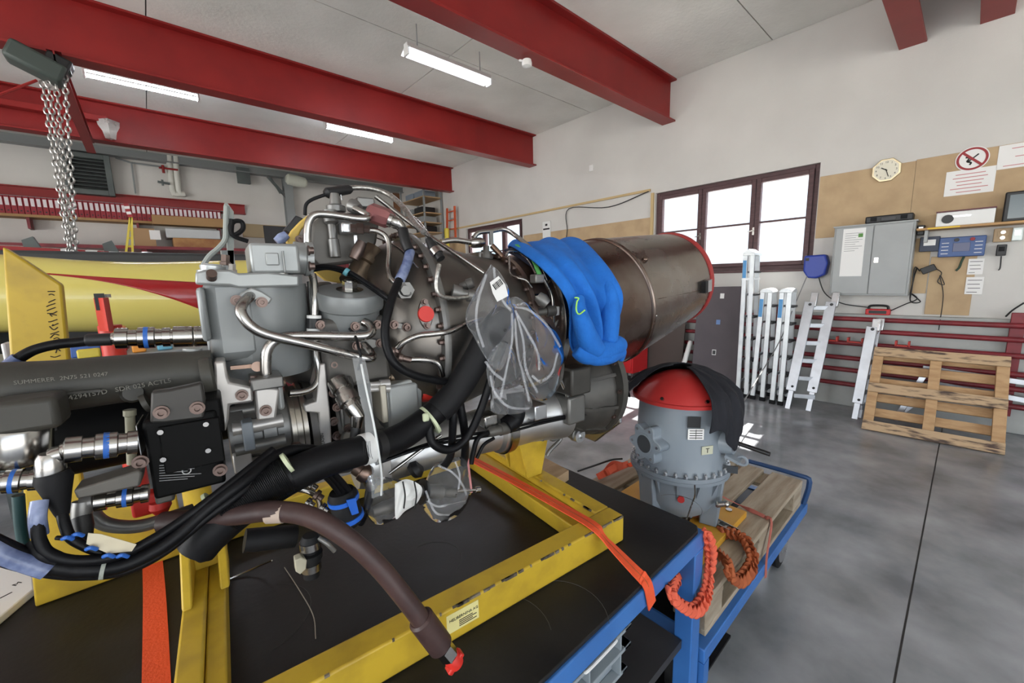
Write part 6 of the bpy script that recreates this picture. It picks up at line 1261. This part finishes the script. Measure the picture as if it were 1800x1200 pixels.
etube('green_cable', [(32, 870, .3), (36, 920, .3), (44, 970, .3)], 8, mat('dark_teal_cable', (.01, .045, .045), .45))
# connectors lower left
connector((105, 792, .345), (242, 776, .335), 22); 
con('elbow_fitting', (110, 796, .345), (88, 802, .345), [(0, 15), (.6, 15), (1, 13)], M_steel); con('elbow_fitting', (88, 796, .345), (90, 832, .345), [(0, 14), (.2, 18), (.7, 20), (1, 20)], M_steel)
con('cable_boot', (92, 830, .345), (110, 905, .35), [(0, 22), (.15, 25), (.5, 18), (.9, 11), (1, 9)], M_rubber)
etube('cable', [(108, 898, .35), (115, 925, .36), (125, 945, .365), (150, 960, .37), (180, 972, .375)], 8, M_cable)
connector((-40, 850, .33), (68, 842, .33), 20)
connector((160, 882, .32), (262, 866, .32), 17)
con('elbow_fitting', (164, 880, .32), (142, 886, .32), [(0, 13), (1, 13)], M_gn); con('elbow_fitting', (146, 880, .32), (142, 915, .325), [(0, 14), (.3, 15), (1, 13)], M_gn)
con('cable_boot', (143, 908, .325), (150, 945, .34), [(0, 14), (.5, 14), (1, 10)], M_black)
etube('cable', [(150, 940, .34), (165, 965, .355), (200, 975, .37), (240, 965, .375)], 8, M_cable)
MB().prism([P(x, y, .36) for x, y in ((128, 862), (245, 826), (250, 832), (246, 855), (135, 878))], -EN*.04).build('support_rail', M_dcase, E, bev=.003)
con('red_drain', (280, 880, .25), (284, 900, .25), [(0, 14), (.5, 16), (1, 10)], M_redcap); eb('red_bracket', 226, 878, 300, 896, .22, .25, M_redcap, bev=.005)
etube('grey_hose', [(160, 880, .27), (165, 905, .27), (190, 922, .27), (240, 925, .27), (290, 912, .27), (340, 895, .26)], 11, M_gn)
eb('fitting_block', 268, 856, 308, 880, .25, .3, M_dcase, bev=.004)
pg = MB().prism([P(x, y, .392) for x, y in ((155, 936), (178, 938), (240, 956), (232, 968), (190, 972), (152, 955))], EN*.001).build('paper_tag', mat('cream_tag', (.62, .55, .4), .6), E)
for x, y in ((118, 944), (136, 938), (160, 962), (190, 975), (215, 975)): etube('blue_tie', [(x-8, y+3, .395), (x, y, .4), (x+10, y+3, .395)], 3.4, M_bluer, k=3)
etube('cable_lead', [(100, 945, .36), (120, 945, .37), (140, 938, .38)], 4, M_cable)
# ---- brown hose with cap
etube('brown_hose', [(285, 918, .30), (350, 912, .33), (420, 904, .36), (480, 898, .39), (545, 908, .42), (610, 945, .45), (665, 995, .47), (715, 1055, .49), (748, 1100, .5), (768, 1128, .5)], 17, M_brhose, n=18)
con('hose_ferrule', (738, 1085, .495), (776, 1136, .503), [(0, 18.5), (.05, 22), (.95, 22), (1, 18)], M_brhose)
con('hose_nut', (775, 1133, .5), (796, 1158, .507), [(0, 11), (.15, 11), (.2, 16), (.75, 16), (.78, 13), (1, 13)], M_chrome, n=6)
con('red_cap', (792, 1153, .505), (803, 1166, .508), [(0, 13), (.3, 15), (1, 13)], M_redcap); 
p = P(799, 1162, .508); MB().obox(p, EE*.03+V((0, 0, .03)), EN*.02, (EE-V((0, 0, 1)))*.008).build('cap_tab', M_redcap, E, bev=.003)
con('hose_label', (472, 901, .385), (500, 900, .4), [(0, 18), (1, 18)], mat('label_brown_paper', (.42, .33, .27), .6))
# hanging drain valve
con('drain_valve', (545, 940, .28), (548, 1012, .28), [(0, 12), (.1, 16), (.25, 16), (.28, 13), (.4, 13), (.42, 19), (.55, 19), (.57, 15), (.72, 15), (.75, 13), (1, 13)], M_rubber)
con('hose_clip', (545, 950, .28), (546, 962, .28), [(0, 17.5), (1, 17.5)], M_steel); con('hose_clip', (547, 988, .28), (548, 1000, .28), [(0, 16), (1, 16)], M_steel)
MB().prism([P(x, y, .30) for x, y in ((518, 985), (530, 980), (540, 984), (538, 1000), (528, 1010), (520, 1005))], -EN*.02).build('wing_tab', mat('pale_wing', (.4, .37, .28), .5), E, bev=.002)
etube('lever', [(560, 945, .29), (575, 955, .3), (588, 968, .3)], 4, M_gn, k=3)
for x, y, r_ in ((545, 850, 8), (555, 868, 9), (540, 880, 7), (565, 890, 8), (552, 905, 10)): con('small_fitting', (x, y, .22), (x+12, y+8, .23), [(0, r_), (.4, r_), (.5, r_*.6), (1, r_*.6)], M_hot if r_ > 8 else M_chrome)
# blue clamped filter under the hose
con('oil_filter', (600, 862, .24), (616, 920, .24), [(0, 20), (.1, 24), (.9, 24), (1, 18)], M_rubber)
for a0, a1 in ((.18, .3), (.72, .84)): con('blue_clamp', (600+16*a0, 862+58*a0, .24), (600+16*a1, 862+58*a1, .24), [(0, 26), (1, 26)], mat('bright_blue_clamp', (.02, .13, .6), .4))
MB().prism([P(x, y, .275) for x, y in ((608, 878), (624, 874), (630, 900), (618, 904))], EN*.004).build('blue_clamp', MATS['bright_blue_clamp'], E)
for dx in (0, 9, 18): etube('black_cable', [(568+dx, 832, .27), (585+dx, 850, .26), (600+dx, 870, .25)], 5.5, M_cable)

# faint ring scuffs worn into the rubber top
rt_ = [o for o in bpy.data.objects if o.name == 'rubber_top'][0]; M_ring = mat('mat_scuff', (.05, .05, .05), .55)
for (x, y), rr_, a0_, a1_ in (((760, 985), .085, -1.2, 1.6), ((980, 1085), .12, -.9, 1.4), ((870, 1120), .13, -.6, 1.5), ((1190, 890), .08, -1.5, 1.2), ((450, 1090), .12, -1.5, 1.0)):
    c_ = at(x, y, Z=TZ+.0005); MB().tube([c_+V((rr_*math.cos(a0_+(a1_-a0_)*i/14), rr_*math.sin(a0_+(a1_-a0_)*i/14), 0)) for i in range(15)], .0007, 4, 1).build('ring_scuff', M_ring, rt_)
# ================================================================== cloth, bags and straps
M_fleece = mat('blue_fleece', (.012, .15, .56), .85, col2=(.011, .135, .51), scale=30, bump=.25, bscale=120)
def cat_rows(keys, n):
    out = []
    cols = [smooth_path([V((*k[0], k[2] if len(k) > 2 else 0)) for k in keys], n), smooth_path([V((*k[1], k[3] if len(k) > 3 else 0)) for k in keys], n)]
    return list(zip(*cols))
# rows: (left px, right px, v at left, v at right)
keys = [((900, 440), (1010, 440), -.20, -.20), ((893, 432), (1015, 426), -.10, -.10), ((898, 430), (1030, 424), -.02, .0), ((915, 438), (1048, 436), .08, .08), ((948, 462), (1066, 462), .20, .20), ((982, 500), (1080, 492), .265, .262), ((1000, 535), (1089, 525), .29, .285), ((1008, 570), (1090, 560), .29, .29), ((1012, 600), (1087, 590), .285, .285), ((1016, 620), (1086, 612), .28, .28)]
jk = T('blue_fleece', 'bright blue fleece jacket draped over the engine before the exhaust', 'jacket', EP(.25, .28, 1.5))
R_ = cat_rows(keys, 5); rows = []
for i, (l_, r_) in enumerate(R_):
    f = i/(len(R_)-1); row = []
    for j in range(33):
        g = j/32; x = l_.x+(r_.x-l_.x)*g; y = l_.y+(r_.y-l_.y)*g; v = l_.z+(r_.z-l_.z)*g
        fold = (.020*math.sin(g*15+f*3.5)+.013*math.sin(g*26-f*5+1)+.010*math.sin(g*8+f*12))*min(1, .25+f*1.1)
        edge = -.03*(max(0, abs(g-.5)*2-.72)/.28)**2
        p = P(x, y, v); dirn = EN*min(1, f*1.6)+V((0, 0, 1))*max(0, 1-f*1.8); row.append(p+dirn*(fold+edge+.012))
    rows.append(row)
MB().sheet(rows).build('body', M_fleece, jk, solid=.008, sub=1)
# gathered cuff and hanging tip
cu0 = [P(x, y, v) for x, y, v in ((1012, 612, .30), (1030, 622, .315), (1055, 618, .32), (1080, 608, .31), (1090, 606, .29))]
MB().tube(cu0, [.024, .032, .036, .036, .026], 16, 5).build('rolled_cuff', M_fleece, jk, sub=1)
MB().tube([P(1026, 615, .31), P(1045, 628, .325), P(1072, 625, .325), P(1090, 618, .31), P(1092, 634, .30)], [.022, .026, .026, .022, .008], 14, 5).build('rolled_cuff', M_fleece, jk, sub=1)
MB().tube([P(1020, 520, .31), P(1018, 545, .325), P(1026, 575, .33), P(1036, 600, .33), P(1050, 618, .33)], [.012, .022, .03, .034, .03], 14, 5).build('sleeve', M_fleece, jk, sub=1)
MB().tube([P(1062, 470, .235), P(1072, 510, .29), P(1072, 560, .31), P(1068, 605, .32)], [.012, .026, .032, .03], 14, 5).build('sleeve', M_fleece, jk, sub=1)
M_hiv = mat('lime_stitching', (.35, .75, .12), .6)
MB().tube([P(1010, 523, .335), P(1017, 524, .34), P(1014, 531, .338), P(1013, 545, .345), P(1018, 552, .35), P(1028, 545, .35)], .0022, 6, 4).build('logo_stitching', M_hiv, jk)
MB().strap([P(908, 430, .04), P(930, 442, .10), P(940, 462, .16), P(948, 482, .215)], EE, .014, .003).build('lime_piping', mat('green_trim', (.10, .38, .10), .7), jk)
MB().sheet([[P(x, y, v)+V((0, 0, k)) for k in (0, .0)] for x, y, v in ()] or [[P(886, 440, -.02), P(905, 434, 0)], [P(910, 452, .05), P(925, 440, .06)], [P(935, 470, .13), P(938, 456, .13)], [P(944, 486, .2), P(946, 476, .2)]]).build('dark_lining', mat('navy_lining', (.02, .025, .05), .8), jk, solid=.006)
# ---- clear plastic
M_clear = clear('clear_polythene', (.9, .92, .95), .05)
def pillow(name, out, ctr, v, th, par, m=M_clear, seed=1, crumple=.010, rings_=12, sides=(1, -1), vv=None):
    rnd = random.Random(seed); O = smooth_path([V((x, y, 0)) for x, y in out+[out[0]]], 5)[:-1]; n = len(O); C_ = V((*ctr, 0)); mb = MB()
    ph = [(rnd.choice((2, 3, 4, 5, 7)), rnd.uniform(0, 6), rnd.uniform(.5, 3)) for _ in range(6)]
    for s in sides:
        vs = [P(ctr[0], ctr[1], v+s*th)]; fs = []
        for k in range(1, rings_+1):
            q = k/rings_
            for i, o in enumerate(O):
                pp = C_.lerp(o, q); a = 2*PI*i/n
                d = sum(1-2*abs(math.sin(f*a/2+p_+g*q*2)) for f, p_, g in ph)/4*crumple*(1.4 if k < rings_ else .3)*min(1, q*2.5)
                vs.append(P(pp.x, pp.y, v+s*th*math.sqrt(max(0, 1-q*q))+d))
        for i in range(n): fs.append((0, 1+i, 1+(i+1) % n))
        for k in range(rings_-1):
            for i in range(n): a_ = 1+k*n; fs.append((a_+i, a_+n+i, a_+n+(i+1) % n, a_+(i+1) % n))
        mb.add(vs, fs)
    o_ = mb.build(name, m, par, fix=False, flat=False); o_.data.set_sharp_from_angle(angle=R(60)); return o_
bg = T('plastic_bag', 'clear plastic bag with a printed label tied over the big black hose', 'bag', P(870, 600, .3), 'clear plastic bags on the engine')
pillow('upper_lobe', [(863, 464), (878, 478), (893, 505), (897, 530), (903, 545), (905, 580), (895, 620), (880, 650), (862, 640), (845, 615), (832, 590), (820, 570), (820, 545), (835, 515), (850, 485)], (862, 555), .375, .03, bg, seed=2)
pillow('lower_lobe', [(905, 535), (925, 532), (950, 555), (975, 580), (988, 605), (992, 640), (988, 668), (975, 690), (960, 703), (940, 700), (925, 680), (912, 650), (905, 610), (900, 570)], (945, 615), .32, .06, bg, seed=3, crumple=.014)
pillow('tail', [(880, 600), (900, 610), (915, 650), (930, 690), (935, 715), (915, 726), (885, 728), (864, 722), (862, 690), (855, 650), (862, 620)], (892, 670), .36, .02, bg, seed=4)
M_streak = clear('bag_highlight', (.95, .96, 1), .16, .12, .12)  # whitish bands laid on the bags, imitating bright highlights on the film
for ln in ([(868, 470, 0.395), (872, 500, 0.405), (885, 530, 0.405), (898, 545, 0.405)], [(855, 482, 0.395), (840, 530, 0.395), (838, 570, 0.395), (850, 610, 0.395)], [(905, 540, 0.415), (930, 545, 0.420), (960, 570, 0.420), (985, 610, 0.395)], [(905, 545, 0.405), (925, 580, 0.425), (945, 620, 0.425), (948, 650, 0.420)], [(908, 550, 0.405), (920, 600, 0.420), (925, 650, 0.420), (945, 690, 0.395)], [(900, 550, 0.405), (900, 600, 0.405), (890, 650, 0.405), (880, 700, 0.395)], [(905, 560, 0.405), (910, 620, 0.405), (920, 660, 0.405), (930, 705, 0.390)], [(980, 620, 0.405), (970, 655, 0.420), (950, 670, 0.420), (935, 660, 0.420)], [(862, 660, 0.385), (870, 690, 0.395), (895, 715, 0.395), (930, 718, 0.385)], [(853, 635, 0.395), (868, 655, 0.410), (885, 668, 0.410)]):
    MB().strap([P(*q) for q in ln], EE, .006, .0005, 6).build('highlight_streak', M_streak, bg)
MB().tube([P(893, 535, .34), P(905, 530, .36), P(915, 535, .35)], .012, 10).build('tied_neck', M_clear, bg)
lb = MB().prism([P(x, y, .412) for x, y in ((861, 496), (876, 485), (888, 500), (893, 520), (874, 530), (866, 515))], EN*.0008).build('label', M_paper, bg)
for i in range(7): MB().bar(P(866+2.0*i, 500-1.6*i, .4135), P(872+2.0*i, 509-1.6*i, .4135), EE, .0016 if i % 3 else .0026, .0004).build('barcode', M_ink, lb)
MB().ring(P(888, 580, .408), EN, .003, .0015, 12, 5).build('punch_hole', M_black, bg)
b2 = T('plastic_bag', 'clear zip bag wrapped on the plug above the table', 'bag', P(785, 865, .25), 'clear plastic bags on the engine')
pillow('pouch', [(765, 815), (790, 806), (822, 806), (826, 840), (829, 865), (815, 895), (795, 912), (770, 918), (752, 905), (742, 885), (745, 858), (752, 835)], (785, 862), .25, .04, b2, seed=5, crumple=.010)
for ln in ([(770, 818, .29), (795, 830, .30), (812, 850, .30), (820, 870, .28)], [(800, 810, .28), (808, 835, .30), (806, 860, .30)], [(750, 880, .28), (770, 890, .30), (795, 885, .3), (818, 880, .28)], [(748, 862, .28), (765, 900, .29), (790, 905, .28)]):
    MB().strap([P(*q) for q in ln], EE, .005, .0005, 6).build('highlight_streak', M_streak, b2)
MB().tube([P(822, 806, .25), P(826, 840, .25), P(829, 865, .25)], .003, 6).build('zip_edge', mat('zip_red_line', (.5, .2, .2), .5), b2)
con2 = lambda nm, p0, p1, prof, m, par, n=18: MB().rings(P(*p0), P(*p1), [(t_, r*mp(P(*p0))) for t_, r in prof], n).build(nm, m, par)
con2('wrapped_plug', (735, 862, .25), (800, 866, .25), [(0, 9), (.3, 12), (.6, 14), (.65, 9), (1, 9)], M_dcase, b2); con2('stud', (800, 863, .25), (843, 860, .25), [(0, 3), (.8, 3), (.82, 6), (1, 6)], M_steel, b2)
b3 = T('plastic_bag', 'clear and white striped plastic bag beside the blue filter clamp', 'bag', P(690, 880, .23), 'clear plastic bags on the engine')
pillow('pouch', [(645, 845), (670, 838), (700, 842), (735, 850), (744, 865), (735, 885), (715, 900), (690, 915), (665, 922), (648, 910), (640, 880)], (690, 880), .235, .04, b3, seed=6)
pillow('white_print_area', [(694, 850), (715, 842), (738, 852), (742, 865), (732, 885), (712, 898), (696, 912), (694, 880)], (715, 872), .272, .012, b3, M_white, seed=7, crumple=.004, sides=(1,))
for x0_, x1_ in ((708, 712), (728, 731)): MB().tube([P(x0_, 846, .285), P(x0_+4, 870, .292), P(x1_-2, 893, .285)], .0018, 6).build('black_stripe', M_ink, b3)
con2('elastic_band', (741, 864, .25), (747, 864, .25), [(0, 22), (1, 20)], M_black, b3); con2('wrapped_plug', (655, 900, .23), (695, 885, .23), [(0, 9), (.5, 12), (1, 12)], M_dcase, b3)
# hanging clear strip
stp = T('plastic_strip', 'long twisted strip of clear plastic hanging from the pipes', 'strip', P(650, 750, .36))
MB().strap([P(630, 628, .30), P(640, 680, .335), (P(648, 730, .35)), P(655, 780, .36), P(662, 830, .35), P(664, 872, .33)], [EE, EE+EN*.4, EE*.4+EN, EE+EN*.5, EE*.5+EN, EE], .024, .0012, 6).build('film', clear('clear_strip', (.75, .78, .8), .14), stp)
MB().tube([P(635, 640, .312), P(645, 690, .345), P(655, 735, .36), P(664, 785, .37), P(671, 835, .36), P(670, 870, .34)], .0022, 6).build('white_edge', mat('white_film', (.7, .72, .72), .4), stp)
etube('zip_tie_black', [(615, 578, .2), (625, 592, .25), (630, 610, .275), (634, 628, .28), (630, 650, .27)], 2.5, M_cable)
# ---- straps on the trolley
def braid(p_list, label, m, r=.016, amp=.014, turns=9, name='knotted_strap'):
    Pth = smooth_path(p_list, 12); n = len(Pth); t_ = T(name, label, 'strap', Pth[n//2], 'orange lashing straps')
    for ph in (0, 2*PI/3, 4*PI/3):
        pts = []
        for i, p in enumerate(Pth):
            tg = (Pth[min(i+1, n-1)]-Pth[max(i-1, 0)]).normalized(); x, y, _ = basis(tg); a = ph+turns*2*PI*i/n
            pts.append(p+x*amp*math.cos(a)+y*amp*.8*math.sin(2*a))
        MB().strap(pts, (.3, .5, .8), r*2, .006, 2).build('strand', m, t_, sub=1)
    return t_
M_osal = mat('salmon_webbing', (.72, .12, .06), .7, bump=.15, bscale=120)
braid([at(1243, 935, Y=TY-.012), at(1249, 975, Y=TY-.014), at(1246, 1015, Y=TY-.02), at(1240, 1046, Y=TY-.025), at(1222, 1072, Y=TY-.025), at(1196, 1062, Y=TY-.025), at(1180, 1042, Y=TY-.02), at(1186, 1020, Y=TY+.03), at(1200, 1010, Y=TY+.09)], 'salmon orange strap braided around the blue table leg', M_osal, .012, .012, 9)
braid([at(1262, 935, Z=ZP+.02), at(1290, 938, Z=ZP+.03), at(1310, 950, Z=ZP+.02), V((*at(1322, 975, Y=PY0-.03).xy, at(1322, 975, Y=PY0-.03).z)), at(1318, 1000, Y=PY0-.04), at(1300, 1020, Y=PY0-.04), at(1283, 1010, Y=PY0-.04), at(1280, 990, Y=PY0-.02), at(1262, 972, Z=ZP+.01)], 'brown orange strap knotted through the edge of the lying pallet', M_dorange, .015, .013, 8)
t = T('ratchet_buckle', 'steel ratchet buckle of the lashing strap lying on the pallet edge', 'ratchet', at(1275, 930, Z=ZP+.02)); a, b = at(1255, 917, Z=ZP+.03), at(1295, 938, Z=ZP+.03); d = (b-a).normalized(); sd_ = d.cross(V((0, 0, 1)))
for s in (-1, 1): MB().bar(a+sd_*.018*s, b+sd_*.018*s, (0, 0, 1), .028, .004).build('side_plate', M_chrome, t, bev=.001)
for f in (.1, .5, .85): MB().cyl(a.lerp(b, f)-sd_*.02, a.lerp(b, f)+sd_*.02, .008, n=12).build('spindle', M_steel, t)
MB().bar(a-d*.03, a+d*.05, sd_, .036, .004).build('handle', M_chrome, t, bev=.002)
solo(MB().strap([at(1172, 880, Z=ZP+.045), at(1210, 900, Z=ZP+.045), at(1240, 912, Z=ZP+.03), at(1258, 918, Z=ZP+.032)], (0, 0, 1), .026, .003), 'brown_strap', M_dorange, 'brown strap running from the gearbox shackle to the ratchet', 'strap', 'orange lashing straps')
q = [at(1240, 856, Z=ZP+.10), at(1275, 875, Z=ZP+.04), at(1310, 892, Z=ZP+.012), at(1344, 908, Z=ZP+.006), V((at(1350, 915, Z=ZP).x, PY0-.006, ZP-.002)), V((at(1350, 950, Y=PY0-.02).x, PY0-.02, ZP-.12)), V((at(1348, 980, Y=PY0-.026).x, PY0-.027, ZT-.06))]
solo(MB().strap(q, [V((0, 1, .3))]*2+[V((0, 1, 0))]*2+[V((1, 0, 0))]*3, .02, .003), 'pink_strap', mat('faded_red_webbing', (.42, .12, .09), .75), 'narrow faded red strap tied down over the pallet edge', 'strap', 'orange lashing straps')
t = T('folded_strap', 'heap of folded salmon orange strap left of the gearbox', 'strap', at(1080, 828, Z=ZP), 'orange lashing straps'); rnd = random.Random(4)
for i in range(6):
    a = at(1050+4*i, 838-2*i, Z=ZP+.012+.008*i); b = at(1104-3*i, 815+1*i, Z=ZP+.02+.008*i); m_ = (a+b)/2+V((rnd.uniform(-.02, .02), rnd.uniform(-.03, .03), .02)); MB().strap([a, m_, b], (.4, .4, .8), .034, .004).build('fold', M_osal, t)
solo(MB().strap([at(1105, 818, Z=ZP+.02), at(1120, 812, Z=ZP+.03), at(1128, 818, Z=ZP+.034)], (.3, .6, .4), .025, .003), 'orange_strap_end', M_orange, 'bright orange strap end tucked beside the folded heap', 'strap', 'orange lashing straps')
solo(MB().tube([at(1015, 828, Z=ZP+.05), at(1045, 818, Z=ZP+.08), at(1075, 808, Z=ZP+.1), at(1094, 806, Z=ZP+.1)], .005, 6), 'bungee_cord', M_black, 'black cord stretched from the table to the folded strap', 'cord')
